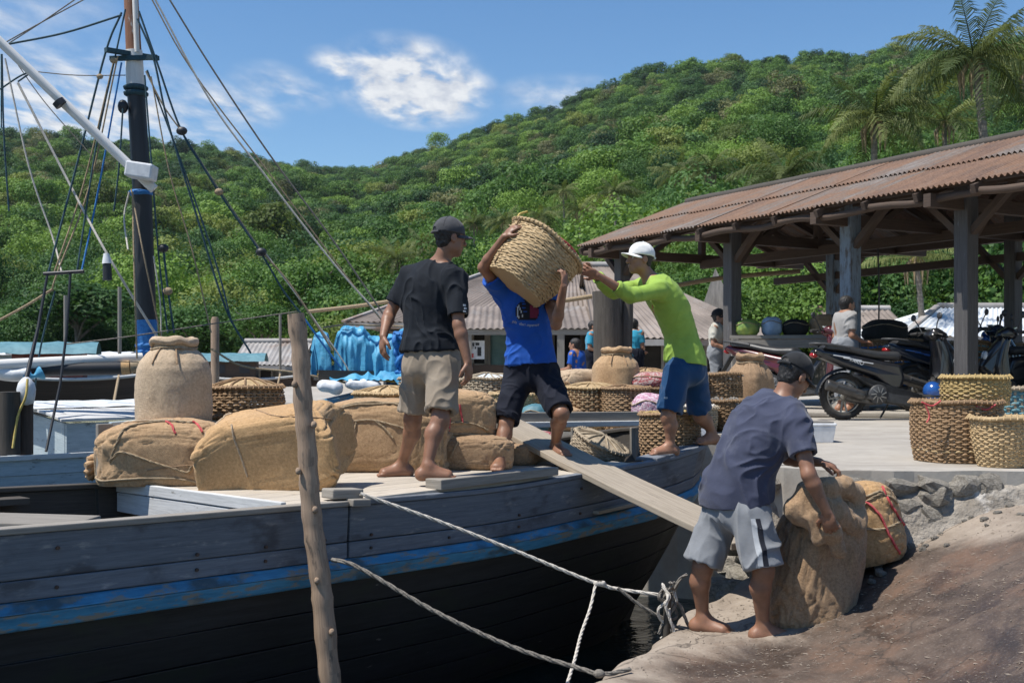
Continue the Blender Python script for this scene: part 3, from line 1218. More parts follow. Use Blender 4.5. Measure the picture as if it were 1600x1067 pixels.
rg = random.Random(21)
pts = []
sp_ = 7.2
for iy in range(int(30 / sp_), int(760 / sp_)):
    Yc = iy * sp_
    half_l, half_r = 0.80 * Yc, 0.75 * Yc
    for ix in range(int(-half_l / sp_), int(half_r / sp_)):
        X, Y = ix * sp_ + rg.uniform(-2.6, 2.6), Yc + rg.uniform(-2.6, 2.6)
        u = 800 + F * X / max(Y, 1)
        y0, yr = interp(FOOT, u), interp(RIDGE, u)
        if Y < y0 + 10 or Y > yr * 1.05:
            continue
        sc = rg.uniform(2.6, 5.8) * (1.25 if rg.random() < 0.12 else 1.0)
        if Y > yr * 0.97:
            sc *= rg.choice((0.7, 1.0, 1.25))
        z = hill_z(u, Y) + sc * rg.uniform(0.2, 0.6)
        w = mnoise.noise(V((X * 0.02, Y * 0.015, 0.5))) + rg.uniform(-.5, .5)
        kd = rg.choice((1, 6, 3, 5)) if w > 0.28 else (rg.choice((2, 7, 4, 0)) if w < -0.25 else rg.choice((0, 3, 4, 8, 1, 5, 2)))
        pts.append((X, Y, z, sc, rg.uniform(0, 6.28), kd))
far_pts = [p for p in pts if p[1] > 190]
near_pts = [(p[0], p[1], p[2], p[3], p[4], (1, 0, 3, 5, 4, 2, 2, 3, 1)[p[5]]) for p in pts if p[1] <= 190]
scatter('hillside_forest', far_pts, KINDS, 'dense green forest covering the hillside')
lower_pts = near_pts
# crowns standing proud on the skyline
pts = []
for i in range(420):
    u = rg.uniform(-300, 1900)
    yr = interp(RIDGE, u)
    Y = yr * rg.uniform(0.95, 1.0)
    sc = rg.uniform(2.2, 4.6)
    pts.append(((u - 800) / F * Y, Y, hill_z(u, Y) + sc * rg.uniform(0.4, 1.1), sc, rg.uniform(0, 6.28), rg.choice((2, 7, 4, 0))))
scatter('skyline_trees', pts, KINDS, 'dark tree crowns along the ridge line')

# ---- nearer thicket along the shore and behind the market, finer leaves
NEAR = bpy.data.collections.new('bush_kinds')
for i in range(6):
    vs, fs = leaf_cloud(300 + i, 22, 230, 0.030, squash=(0.8, 1.0, 0.7)[i % 3], up=0.3)
    vs[:, 2] += 0.35
    me = np_mesh('bush_kind', vs, fs, 'leaf%d' % (1, 0, 3, 2, 4, 1)[i], False)
    NEAR.objects.link(bpy.data.objects.new('bush_kind_%d' % i, me))
pts = []
for i in range(420):
    u = rg.uniform(-500, 2100)
    y0 = interp(FOOT, u)
    Y = y0 + rg.uniform(-3, 24)
    sc = rg.uniform(1.8, 3.6)
    w = rg.uniform(0, 1)
    kd = rg.choice((1, 3, 4)) if u < 420 else rg.choice((0, 2, 5, 1, 3, 4))
    pts.append(((u - 800) / F * Y, Y, max(0.4, hill_z(u, Y)) + sc * 0.3, sc, rg.uniform(0, 6.28), kd))
for i in range(70):                                  # bright bushes just behind the market
    u = rg.uniform(1080, 2000)
    Y = rg.uniform(33, 42)
    sc = rg.uniform(1.2, 2.4)
    pts.append(((u - 800) / F * Y, Y, 1.6 + sc * 0.4 + (Y - 33) * 0.28, sc, rg.uniform(0, 6.28), rg.choice((1, 3, 0, 4, 5, 1))))
scatter('lower_forest', lower_pts, NEAR, 'green forest on the lower slope of the hill')
scatter('shore_thicket', pts, NEAR, 'leafy thicket growing along the shore and behind the market')

# ---- a few trees that stand out singly


def leafy_tree(u, vtop, vbase, Y, wpx, kind, label, seed):
    base = at(u, vbase, Y)
    topz = at(u, vtop, Y).z
    h = topz - base.z
    rx = wpx / 2 / F * Y
    tr = thing('leafy_tree', label, 'tree', base)
    vs, fs = leaf_cloud(seed, 34, 130, 0.05, 0.9, up=0.25)
    vs = vs * np.array([rx, rx, h * 0.34]) + np.array([0, 0, h * 0.64])
    link('crown', np_mesh('crown', vs, fs, 'leaf%d' % kind, False), tr)
    m_ = MB()
    m_.tube([V((0, 0, -0.6)), V((0.1, 0, h * .3)), V((-.1, .1, h * .62)), V((.05, 0, h * .85))], [h * .035, h * .028, h * .02, h * .008], 8)
    for a in range(5):
        an = a * 1.3 + seed
        m_.tube([V((0, 0, h * (.35 + .05 * a))), V((math.cos(an) * rx * .4, math.sin(an) * rx * .4, h * (.55 + .05 * a))),
                 V((math.cos(an) * rx * .75, math.sin(an) * rx * .75, h * (.62 + .06 * a)))], [h * .016, h * .01, h * .004], 6)
    m_.build('trunk', 'bark', tr)
    return tr


leafy_tree(300, 470, 600, 70, 130, 2, 'dark rounded tree behind the mast boom at the shore', 41)
leafy_tree(410, 470, 590, 66, 110, 1, 'bright green tree on the shore left of the blue tarpaulin', 42)
leafy_tree(120, 430, 600, 72, 190, 2, 'tall dark tree on the far shore behind the rigging', 43)
leafy_tree(985, 330, 560, 60, 120, 1, 'bright green tree left of the rusty roof gable', 44)
leafy_tree(480, 395, 570, 78, 120, 0, 'green tree between the stay ropes above the shore', 45)

# ---- coconut palms


def frond_mesh(L, seed, droop):
    rg_ = random.Random(seed)
    m_ = MB()
    pts_ = []
    N = 16
    for i in range(N + 1):
        s = i / N
        pts_.append(V((L * (s * (1 - 0.22 * s * droop)), 0.02 * math.sin(s * 5 + seed), L * (0.34 * s * (1.1 - 0.3 * droop) - 0.62 * droop * s * s))))
    m_.tube(pts_, [0.035 * (1 - 0.85 * i / N) for i in range(N + 1)], 5)
    n_ = 40
    for i in range(2, n_):
        s = i / n_
        k_ = s * N
        a_, f_ = int(min(k_, N - 1)), k_ - int(min(k_, N - 1))
        p = pts_[a_].lerp(pts_[a_ + 1], f_)
        d = (pts_[a_ + 1] - pts_[a_]).normalized()
        ll = L * 0.24 * math.sin(math.pi * (0.12 + 0.83 * s)) * rg_.uniform(0.8, 1.15)
        for sgn in (-1, 1):
            if rg_.random() < 0.06:
                continue
            side = V((0, sgn, 0))
            o_ = (d * 0.55 + side * 0.75 + V((0, 0, rg_.uniform(-.25, 0.2)))).normalized()
            w_ = d * 0.022 * L / 3
            q1 = p + o_ * ll * 0.5
            q2 = p + o_ * ll * 0.92 + V((0, 0, -ll * rg_.uniform(.5, .95)))
            m_.add([p - w_, p + w_, q1 + w_, q1 - w_, q2], [(0, 1, 2, 3), (3, 2, 4)])
    return m_.mesh('frond', 'palm')


M['palm'] = leafmat('palm frond', (0.060, 0.088, 0.026), (0.19, 0.22, 0.075), 0.3, 0.4)
M['palm_dry'] = surf('dry palm thatch', (0.16, 0.11, 0.06), (0.34, 0.26, 0.15), 4, 0.9)
M['palm_trunk'] = surf('palm trunk', (0.10, 0.085, 0.07), (0.26, 0.23, 0.19), 6, 0.95, bump=0.6, stretch=(1, 1, 3))
FRONDS = [frond_mesh(1.0 * 3.3, i, (0.35, 0.75, 1.15, 0.55, 0.95)[i]) for i in range(5)]
M['coconut'] = surf('green coconut', (0.16, 0.14, 0.03), (0.33, 0.26, 0.06), 5, 0.5)


def palm(crown, base, size, label, seed, nf=22, group=None, lean=0.0):
    rg_ = random.Random(seed)
    base, crown = V(base), V(crown)
    tr = thing('coconut_palm', label, 'palm', base, group)
    c = crown - base
    m_ = MB()
    pts_ = [V((c.x * (s + lean * s * (1 - s)), c.y * s, c.z * s)) for s in [i / 12 for i in range(13)]]
    m_.tube(pts_, [0.17 * size - 0.075 * size * i / 12 + (0.012 if i % 2 else 0) for i in range(13)], 9)
    m_.build('trunk', 'palm_trunk', tr)
    for i in range(nf):
        o = link('frond', FRONDS[rg_.randrange(5)], tr)
        o.location = c
        az = i * 2.399 + rg_.uniform(-.25, .25)
        el = 1.05 - 1.75 * (i / nf) + rg_.uniform(-.15, .15)
        o.rotation_euler = (rg_.uniform(-.3, .3), -el * 0.75, az)
        s = size * rg_.uniform(0.85, 1.12) * (0.8 if el > 0.7 else 1)
        o.scale = (s, s, s)
    for i in range(5):
        m_ = MB()
        an = i * 1.26
        m_.ball((c.x + math.cos(an) * .2 * size, c.y + math.sin(an) * .2 * size, c.z - .15 * size), (0.12 * size, 0.12 * size, 0.15 * size), 8, 6)
        m_.build('coconut', 'coconut', tr)
    m_ = MB()
    for i in range(9):
        an = i * .7
        p = c + V((math.cos(an) * .1, math.sin(an) * .1, 0))
        m_.tube([p, p + V((math.cos(an) * .35, math.sin(an) * .35, -.5)) * size, p + V((math.cos(an) * .3, math.sin(an) * .3, -1.3)) * size], [.05 * size, .07 * size, .01], 5)
    m_.build('dry_sheath', 'palm_dry', tr)
    return tr


palm(at(1522, 92, 36), at(1546, 330, 36), 0.98, 'tall coconut palm above the right end of the rusty roof', 1, 24, lean=-0.4)
palm(at(1366, 185, 38), at(1366, 360, 38), 0.85, 'shorter coconut palm above the middle of the rusty roof ridge', 2, 22)
palm(at(1612, 105, 44), at(1600, 330, 44), 1.0, 'coconut palm cut by the right picture edge behind the taller one', 3, 20)
palm(at(1228, 275, 44), at(1228, 380, 44), 0.8, 'small palm just over the left part of the roof ridge', 4, 18)
palm(at(1476, 190, 52), at(1478, 340, 52), 0.9, 'brownish palm between the two larger palms', 5, 14)
palm(at(1432, 402, 27), at(1446, 560, 27), 0.5, 'slender leaning palm trunk seen beneath the market roof', 6, 12)
ORD = ('first', 'second', 'third', 'fourth', 'fifth', 'sixth', 'seventh', 'eighth', 'ninth', 'tenth', 'eleventh', 'twelfth')
for i, (u, v, Y) in enumerate(sorted([(620, 405, 84), (705, 395, 92), (790, 345, 100), (845, 340, 110), (560, 420, 90), (905, 330, 105), (740, 350, 112),
                               (1060, 270, 90), (960, 300, 100), (660, 380, 105), (1110, 265, 80), (880, 300, 125)])):
    g = hill_z(u, Y)
    c = at(u, v, Y)
    palm(c, (c.x + 0.4, c.y, min(g - 0.5, c.z - 6)), 0.85, ORD[i] + ' palm from the left among the trees at the foot of the hill', 30 + i, 17, 'palms at the foot of the hill')

# ================================================================== BOATS
AX, NS = V((0.66, 0.75, 0)).normalized(), V((0.75, -0.66, 0)).normalized()
C0 = V((-1.12, 7.52, 0))


def bl(s, n, z):
    """point in the cargo boat: s along the keel towards the bow, n to the side nearest the camera"""
    return C0 + AX * s + NS * n + V((0, 0, z))


SHEER = [(-6, 1.60), (-2.7, 1.50), (-1.35, 1.455), (0, 1.415), (0.65, 1.405), (1.5, 1.44), (2.6, 1.475), (3.23, 1.53), (4.1, 1.66)]
BEAM = [(-6, 0.80), (-4.5, 0.95), (-2.7, 0.97), (0, 0.885), (1.5, 0.90), (2.6, 0.875), (3.1, 0.81), (3.5, 0.66), (3.8, 0.44), (4.0, 0.22), (4.1, 0.04)]


def lin(pts, x):
    if x <= pts[0][0]:
        return pts[0][1]
    for (a, b), (c, d) in zip(pts, pts[1:]):
        if x <= c:
            return b + (d - b) * (x - a) / (c - a)
    return pts[-1][1]


def smo(pts, x):
    return sum(lin(pts, x + d) * w for d, w in ((-.35, .2), (-.17, .2), (0, .2), (.17, .2), (.35, .2)))


def side_pt(s, sgn, dz, out):
    """hull skin: dz below the rail, out = outward offset"""
    d = max(0.0, dz)
    s2 = s - max(0.0, s - 2.2) / 1.9 * d * 0.62
    b = lin(BEAM, s) if s > 3.0 else smo(BEAM, s)
    inn = 0.02 * min(d / .3, 1) + max(0, d - 0.35) ** 1.35 * 0.42
    return bl(s2, sgn * max(0.01, b - inn + out), smo(SHEER, s) - dz)


def strake(mb, s0, s1, dz0, dz1, o0, o1, th, sgn=1, step=0.16):
    """board following the hull between depths dz0 (top) and dz1 (bottom)"""
    n = max(2, int((s1 - s0) / step))
    ou, ov = RNG.uniform(0, 40), RNG.uniform(0, 40)
    vs, fs, uv = [], [], []
    for i in range(n + 1):
        s = s0 + (s1 - s0) * i / n
        w = 0.004 * mnoise.noise(V((s * 2.3, dz0 * 9, sgn)))
        vs += [side_pt(s, sgn, dz0, o0 + w), side_pt(s, sgn, dz1, o1 + w), side_pt(s, sgn, dz1, o1 + w - th), side_pt(s, sgn, dz0, o0 + w - th)]
    L = s1 - s0
    for i in range(n):
        a, b = i * 4, i * 4 + 4
        u0, u1 = ou + L * i / n, ou + L * (i + 1) / n
        for k in range(4):
            k2 = (k + 1) % 4
            fs.append((a + k, a + k2, b + k2, b + k) if sgn > 0 else (a + k, b + k, b + k2, a + k2))
            v0, v1 = ov + k * .5, ov + k * .5 + (abs(dz1 - dz0) if k in (0, 2) else th)
            uv.append([(u0, v0), (u0, v1), (u1, v1), (u1, v0)] if sgn > 0 else [(u0, v0), (u1, v0), (u1, v1), (u0, v1)])
    e = n * 4
    fs += [(3, 2, 1, 0), (e, e + 1, e + 2, e + 3)] if sgn > 0 else [(0, 1, 2, 3), (e + 3, e + 2, e + 1, e)]
    uv += [[(ou, ov), (ou, ov + .2), (ou + .04, ov + .2), (ou + .04, ov)]] * 2
    mb.add(vs, fs, uv)


boat = thing('cargo_boat', 'wooden cargo boat with slate grey bulwark, blue rub rail and black hull, loaded with sacks', 'boat', (C0.x, C0.y, 0))


def bpart(name, mat, fn, bev=0.004, parent=None, label=None):
    m_ = MB()
    fn(m_)
    return m_.build(name, mat, parent or boat, world=True, bev=bev, label=label)


for sgn in (1, -1):
    cuts = (-6.0, -0.72, 4.06) if sgn > 0 else (-6.0, -1.25, 4.06)
    for s0, s1 in zip(cuts, cuts[1:]):
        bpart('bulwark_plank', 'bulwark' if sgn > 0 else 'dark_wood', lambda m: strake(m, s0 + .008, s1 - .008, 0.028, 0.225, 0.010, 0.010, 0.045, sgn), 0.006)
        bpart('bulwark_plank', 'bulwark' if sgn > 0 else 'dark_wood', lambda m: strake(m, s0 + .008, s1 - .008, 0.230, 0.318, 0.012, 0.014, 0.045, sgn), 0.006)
    if sgn > 0:
        bpart('rail_cap', 'grey_wood', lambda m: strake(m, -6, -0.735, -0.004, 0.026, 0.022, 0.022, 0.085, sgn), 0.006)
        bpart('rail_cap', 'bulwark', lambda m: strake(m, -0.70, 4.06, -0.004, 0.026, 0.020, 0.020, 0.075, sgn), 0.006)
    else:
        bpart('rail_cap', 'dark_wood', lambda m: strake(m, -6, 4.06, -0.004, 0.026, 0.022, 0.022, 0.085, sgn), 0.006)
    # blue rub rail with a sloping bright top edge
    bpart('rub_rail', 'blue_rail', lambda m: strake(m, -6, 4.0, 0.322, 0.365, 0.020, 0.075, 0.09, sgn), 0.01)
    bpart('rub_rail', 'blue_rail', lambda m: strake(m, -6, 4.0, 0.367, 0.446, 0.062, 0.050, 0.08, sgn), 0.01)
    z = 0.43
    for w in (0.17, 0.18, 0.18, 0.20, 0.20, 0.22, 0.3):
        bpart('hull_plank', 'hull_black', lambda m: strake(m, -6, 4.02, z + .004, z + w - .003, 0.008, 0.006, 0.04, sgn), 0.005)
        z += w
# stem post, raked
bpart('stem_post', 'hull_black', lambda m: m.tube([bl(4.16, 0, 1.80), bl(4.10, 0, 1.5), bl(3.80, 0, 0.95), bl(3.35, 0, 0.3), bl(3.0, 0, -0.2)], [0.06, 0.07, 0.07, 0.07, 0.07], 6))

# deck of planks over the middle of the boat
DW = 0.172
for i in range(10):
    n0 = -0.86 + i * DW
    def dk(m):
        e = RNG.uniform(-.02, .02)
        s1 = 2.25 + RNG.uniform(-.05, .05)
        N = 10
        for k in range(1):
            zc = lambda n: 1.438 + 0.016 * (1 - (n / 0.87) ** 2)
            a, b = n0 + .003, n0 + DW - .003
            m.hexa([bl(-1.10 + e, b, zc(b) - .035), bl(s1, b, zc(b) - .035), bl(s1, a, zc(a) - .035), bl(-1.10 + e, a, zc(a) - .035),
                    bl(-1.10 + e, b, zc(b)), bl(s1, b, zc(b)), bl(s1, a, zc(a)), bl(-1.10 + e, a, zc(a))])
    bpart('deck_plank', 'deck', dk, 0.004)
bpart('fascia_board', 'white_wood', lambda m: m.hexa([bl(-1.135, .84, 1.395), bl(-1.135, -.86, 1.395), bl(-1.10, -.86, 1.395), bl(-1.10, .84, 1.395),
                                                       bl(-1.135, .84, 1.462), bl(-1.135, -.86, 1.462), bl(-1.10, -.86, 1.462), bl(-1.10, .84, 1.462)]), 0.005)
bpart('fascia_board', 'white_wood', lambda m: m.hexa([bl(-1.13, .86, 1.24), bl(-1.13, -.86, 1.27), bl(-1.098, -.86, 1.27), bl(-1.098, .86, 1.24),
                                                       bl(-1.13, .86, 1.388), bl(-1.13, -.86, 1.39), bl(-1.098, -.86, 1.39), bl(-1.098, .86, 1.388)]), 0.005)
# hold aft: dark sole, ribs and a loose thwart
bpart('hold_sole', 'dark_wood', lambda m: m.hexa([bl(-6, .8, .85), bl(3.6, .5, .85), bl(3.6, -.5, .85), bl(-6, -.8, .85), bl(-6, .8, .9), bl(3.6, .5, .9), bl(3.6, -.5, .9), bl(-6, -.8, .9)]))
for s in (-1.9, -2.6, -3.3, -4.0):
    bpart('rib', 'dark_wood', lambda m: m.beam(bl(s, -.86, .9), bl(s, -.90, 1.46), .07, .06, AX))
bpart('thwart', 'grey_wood', lambda m: m.hexa([bl(-2.05, .62, 1.425), bl(-3.0, -.62, 1.455), bl(-3.25, -.42, 1.455), bl(-2.32, .82, 1.425),
                                               bl(-2.05, .62, 1.465), bl(-3.0, -.62, 1.495), bl(-3.25, -.42, 1.495), bl(-2.32, .82, 1.465)]), 0.006)
bpart('thwart', 'dark_wood', lambda m: m.beam(bl(-1.75, -.86, 1.40), bl(-3.6, -.92, 1.46), .26, .04))
# corner board and port coaming
bpart('corner_board', 'grey_wood', lambda m: m.beam(at(163, 748, 7.12), at(163, 662, 7.12), .10, .035, NS), 0.005)
bpart('corner_board', 'pale_boat', lambda m: m.beam(at(172, 668, 7.17), at(214, 664, 7.35), .03, .07), 0.005)
bpart('corner_board', 'pale_boat', lambda m: m.beam(at(172, 705, 7.17), at(214, 701, 7.35), .02, .17), 0.005)
bpart('port_coaming', 'grey_wood', lambda m: m.beam(at(800, 652, 10.05), at(1004, 650, 10.55), .05, .085), 0.006)
bpart('port_coaming', 'white_wood', lambda m: m.beam(at(800, 664, 10.0), at(1004, 661, 10.5), .04, .05), 0.006)
for u in (812, 900, 992):
    bpart('coaming_post', 'grey_wood', lambda m: m.beam(at(u, 668, 10.1 + (u - 812) * .0025), at(u, 720, 10.1 + (u - 812) * .0025), .07, .07, AX))
# heavy timber lying along the near rail, under one man's foot
bpart('side_timber', 'grey_wood', lambda m: m.hexa([bl(0.02, .90, 1.435), bl(1.12, .93, 1.45), bl(1.12, .79, 1.45), bl(0.02, .76, 1.435),
                                                    bl(0.02, .90, 1.500), bl(1.12, .93, 1.505), bl(1.12, .79, 1.505), bl(0.02, .76, 1.500)]), 0.006)
bpart('side_timber', 'bulwark', lambda m: m.hexa([bl(2.35, .90, 1.46), bl(3.2, .82, 1.51), bl(3.2, .64, 1.51), bl(2.35, .70, 1.46),
                                                  bl(2.35, .90, 1.488), bl(3.2, .82, 1.545), bl(3.2, .64, 1.545), bl(2.35, .70, 1.488)]), 0.006)
# mooring blocks at the butt joint
bpart('mooring_block', 'grey_wood', lambda m: m.beam(at(511, 771, 6.36), at(559, 770, 6.50), .12, .055), 0.008)
bpart('mooring_block', 'grey_wood', lambda m: m.beam(at(545, 785, 6.36), at(573, 784, 6.44), .09, .04), 0.006)
# bolts
for s in (-3.05, -2.45, -1.72, -1.30, -0.9, -0.55, 0.1, 0.75, 1.4, 2.0):
    for dz in (0.275, 0.20 if int(s * 10) % 2 else 0.10):
        p = side_pt(s, 1, dz, 0.012)
        bpart('bolt', 'iron', lambda m: m.tube([p, p + NS * 0.012], 0.009, 8), 0)
# a broken hull lip by the gangplank
bpart('patch_board', 'plank', lambda m: m.hexa([side_pt(1.55, 1, .30, .07), side_pt(2.0, 1, .30, .07), side_pt(2.0, 1, .30, -.02), side_pt(1.55, 1, .30, -.02),
                                               side_pt(1.55, 1, .275, .07), side_pt(2.0, 1, .27, .07), side_pt(2.0, 1, .27, -.02), side_pt(1.55, 1, .275, -.02)]), 0.004)

# ---- gangplank
gp = MB()
A, B = V((-0.08, 9.02, 1.745)), V((1.47, 6.98, 1.105))
N = 14
sd = (B - A).cross(V((0, 0, 1))).normalized()
vs, fs, uv = [], [], []
for i in range(N + 1):
    t_ = i / N
    c = A.lerp(B, t_) - V((0, 0, 0.018 * math.sin(math.pi * t_)))
    w = 0.185 + 0.006 * mnoise.noise(V((t_ * 9, 0, 0)))
    vs += [c + sd * w + V((0, 0, .02)), c - sd * w + V((0, 0, .02)), c - sd * w - V((0, 0, .025)), c + sd * w - V((0, 0, .025))]
for i in range(N):
    a, b = i * 4, i * 4 + 4
    for k, (v0, v1) in enumerate(((0, .37), (.4, .445), (.5, .87), (.9, .945))):
        k2 = (k + 1) % 4
        fs.append((a + k, b + k, b + k2, a + k2))
        L0, L1 = i / N * 2.6, (i + 1) / N * 2.6
        uv.append([(L0, v0), (L1, v0), (L1, v1), (L0, v1)])
fs += [(0, 1, 2, 3), (N * 4 + 3, N * 4 + 2, N * 4 + 1, N * 4)]
uv += [[(0, 0), (.3, 0), (.3, .05), (0, .05)]] * 2
gp.add(vs, fs, uv)
GP = gp.build('gangplank', 'plank', bev=0.006)
tag(GP, 'long weathered plank bridging from the boat deck down to the landing', 'plank')

# ---- driven pole in front of the hull
mb = MB()
pp = [(462, 490), (470, 560), (474, 640), (480, 700), (484, 770), (490, 830), (500, 900), (506, 960), (514, 1050), (524, 1140), (536, 1300)]
P3 = spline([at(u, v, 5.95) for u, v in pp], 5)
rr = [0.044 + 0.012 * min(1, i / 40) + 0.006 * abs(math.sin(i * 0.9)) ** 6 + 0.003 * mnoise.noise(V((i * .4, 0, 0))) for i in range(len(P3))]
mb.tube(P3, rr, 12)
po = thing('mooring_pole', 'knotty bare tree pole standing upright in front of the boat', 'pole', (P3[-1].x, P3[-1].y, 0))
mb.build('pole', 'bark_pole', po, world=True)
for (u, v, s) in ((484, 663, 1), (470, 600, -1), (486, 795, 1), (505, 905, -1), (476, 735, -1), (512, 985, 1)):
    m_ = MB()
    c = at(u + s * 8, v, 5.93)
    m_.ball((c.x, c.y - .03, c.z), (.016, .02, .02), 8, 5)
    m_.build('knot', 'bark_pole', po, world=True)
# a second cut-off pile by the tarpaulin
# ---- mooring ropes


def rope(name, pts, r, mat, label, n=7, sub=6, cat='rope', group=None):
    m_ = MB()
    m_.tube(spline(pts, sub), r, n)
    return tag(m_.build(name, mat), label, cat, group)


def twist_rope(mb, pts, r):
    """three-strand laid rope"""
    P = []
    for a, b in zip(pts, pts[1:]):
        k = max(1, int((b - a).length / (r * 1.1)))
        P += [a.lerp(b, i / k) for i in range(k)]
    P.append(pts[-1])
    for st in range(3):
        q = []
        for i, p in enumerate(P):
            d = (P[min(i + 1, len(P) - 1)] - P[max(i - 1, 0)]).normalized()
            x = d.orthogonal().normalized() if i == 0 else (x - d * x.dot(d)).normalized()
            y = d.cross(x)
            an = i * 0.42 + st * 2.094
            q.append(p + (x * math.cos(an) + y * math.sin(an)) * r * 0.52)
        mb.tube(q, r * 0.56, 5)


mb = MB()
twist_rope(mb, spline([at(563, 771, 6.42), at(680, 812, 6.5), at(800, 858, 6.55), at(935, 912, 6.6), at(1000, 925, 6.6), at(1042, 930, 6.6)], 5), 0.011)
w = tag(mb.build('white_mooring_rope', 'rope_white'), 'white mooring rope stretched from the boat rail to the landing edge', 'rope')
m_ = MB()
for k in range(3):
    c = at(933 + k * 4, 911, 6.59)
    m_.lathe([(0.016, -.012), (.024, 0), (.016, .012)], 10, c)
m_.build('knot', 'rope_white', w)
mb = MB()
twist_rope(mb, spline([at(518, 874, 5.90), at(560, 886, 5.86), at(680, 955, 5.76), at(800, 1010, 5.68), at(900, 1042, 5.6), at(942, 1053, 5.56), at(985, 1045, 5.62)], 5), 0.012)
g_ = tag(mb.build('grey_mooring_rope', 'rope_grey'), 'grey rope sagging from the upright pole to the landing edge', 'rope')
m_ = MB()
c = at(936, 1052, 5.54)
m_.ball((c.x, c.y, c.z), (.03, .025, .022), 8, 6)
m_.build('knot', 'rope_grey', g_)
mb = MB()
twist_rope(mb, spline([at(930, 915, 6.58), at(922, 950, 6.45), at(908, 990, 6.2), at(898, 1030, 5.9), at(884, 1075, 5.6)], 5), 0.009)
tag(mb.build('hanging_rope_end', 'rope_white'), 'loose white rope end hanging down from the knot', 'rope')
# iron mooring ring wound with old rope at the landing corner
mr = thing('mooring_tangle', 'tangle of old frayed rope tied round a stake at the landing corner', 'rope tangle', at(1045, 985, 6.5))
m_ = MB()
m_.tube([at(1040, 1010, 6.5), at(1044, 925, 6.5)], 0.022, 8)
m_.build('stake', 'dark_wood', mr, world=True)
rg = random.Random(3)
for k in range(7):
    m_ = MB()
    pts = [at(1042 + rg.uniform(-14, 16), 915 + i * 16 + rg.uniform(-8, 8), 6.5 + rg.uniform(-.05, .05)) for i in range(6)]
    twist_rope(m_, spline(pts, 5), 0.009)
    m_.build('rope_coil', ('rope_grey', 'rope_white')[k % 3 == 0], mr, world=True)
for q in ([(1042, 930), (1062, 945), (1075, 975), (1090, 982)], [(1050, 930), (1062, 905), (1074, 897)], [(965, 918), (1000, 945), (1030, 962), (1042, 968)], [(1042, 975), (1065, 980), (1100, 985)]):
    m_ = MB()
    twist_rope(m_, spline([at(u, v, 6.52) for u, v in q], 5), 0.010)
    m_.build('rope_strand', 'rope_grey', mr, world=True)

# ================================================================== THE PALE MASTED BOAT BEHIND
D0 = V((-4.94, 11.0, 0))
AX2 = V((0.70, 0.714, 0)).normalized()
NS2 = V((AX2.y, -AX2.x, 0))


def b2(s, n, z):
    """n = 0 at the gunwale nearest the camera, negative across the boat"""
    return D0 + AX2 * s + NS2 * n + V((0, 0, z))


mb_ = thing('masted_boat', 'pale blue grey wooden boat with black mast and rigging behind the cargo boat', 'boat', (D0.x, D0.y, 0))


def p2(name, mat, fn, bev=0.0, parent=None, label=None):
    m_ = MB()
    fn(m_)
    return m_.build(name, mat, parent or mb_, world=True, bev=bev, label=label)


def bend(s):
    return -max(0, s - 4.5) ** 2 * 0.10 - max(0, -3 - s) ** 2 * .1


SH2 = lambda s: 1.31 + 0.012 * (s - 1) ** 2 * (1 if s > 1 else .6)
for sgn, off in ((1, 0.0), (-1, -2.5)):
    zz = 0.0
    for w, mt in ((0.05, 'white_wood'), (0.15, 'pale_boat'), (0.16, 'pale_boat'), (0.2, 'pale_boat'), (0.25, 'hull_black'), (0.5, 'hull_black')):
        def st(m):
            ss = [-5 + 9.8 * i / 20 for i in range(21)]
            for s0, s1 in zip(ss, ss[1:]):
                o0, o1 = [off + sgn * (bend(s) - (zz * zz * .25) + (.03 if w == .05 else 0)) for s in (s0, s1)]
                m.hexa([b2(s0, o0, SH2(s0) - zz - w + .004), b2(s1, o1, SH2(s1) - zz - w + .004), b2(s1, o1 - sgn * .05, SH2(s1) - zz - w + .004), b2(s0, o0 - sgn * .05, SH2(s0) - zz - w + .004),
                        b2(s0, o0, SH2(s0) - zz), b2(s1, o1, SH2(s1) - zz), b2(s1, o1 - sgn * .05, SH2(s1) - zz), b2(s0, o0 - sgn * .05, SH2(s0) - zz)])
        p2('hull_plank' if w != .05 else 'gunwale', mt, st)
        zz += w
p2('deck', 'grey_wood', lambda m: m.hexa([b2(-5, -.05, .98), b2(4.7, -.3, 1.02), b2(4.7, -2.2, 1.02), b2(-5, -2.45, .98), b2(-5, -.05, 1.02), b2(4.7, -.3, 1.06), b2(4.7, -2.2, 1.06), b2(-5, -2.45, 1.02)]))
# low deckhouse with sloping white roof planks
for i, s in enumerate((0.9, 1.42, 1.94, 2.46, 2.98)):
    p2('house_board', 'pale_boat', lambda m: m.hexa([b2(s, -.55, 1.03), b2(s + .515, -.55, 1.03), b2(s + .515, -.59, 1.03), b2(s, -.59, 1.03),
                                                     b2(s, -.55, 1.58), b2(s + .515, -.55, 1.58), b2(s + .515, -.59, 1.58), b2(s, -.59, 1.58)]), .004)
p2('house_end', 'pale_boat', lambda m: m.hexa([b2(.9, -.6, 1.03), b2(.9, -2.1, 1.03), b2(.94, -2.1, 1.03), b2(.94, -.6, 1.03),
                                               b2(.9, -.6, 1.58), b2(.9, -2.1, 1.72), b2(.94, -2.1, 1.72), b2(.94, -.6, 1.58)]))
for i in range(8):
    n0, n1 = -.50 - i * .21, -.50 - (i + 1) * .21 + .008
    zr = lambda n: 1.59 + 0.10 * (1 - ((n + 1.3) / .85) ** 2)
    p2('roof_plank', 'white_wood', lambda m: m.hexa([b2(.82, n0, zr(n0)), b2(3.8, n0, zr(n0)), b2(3.8, n1, zr(n1)), b2(.82, n1, zr(n1)),
                                                     b2(.82, n0, zr(n0) + .03), b2(3.8, n0, zr(n0) + .03), b2(3.8, n1, zr(n1) + .03), b2(.82, n1, zr(n1) + .03)]), .004)
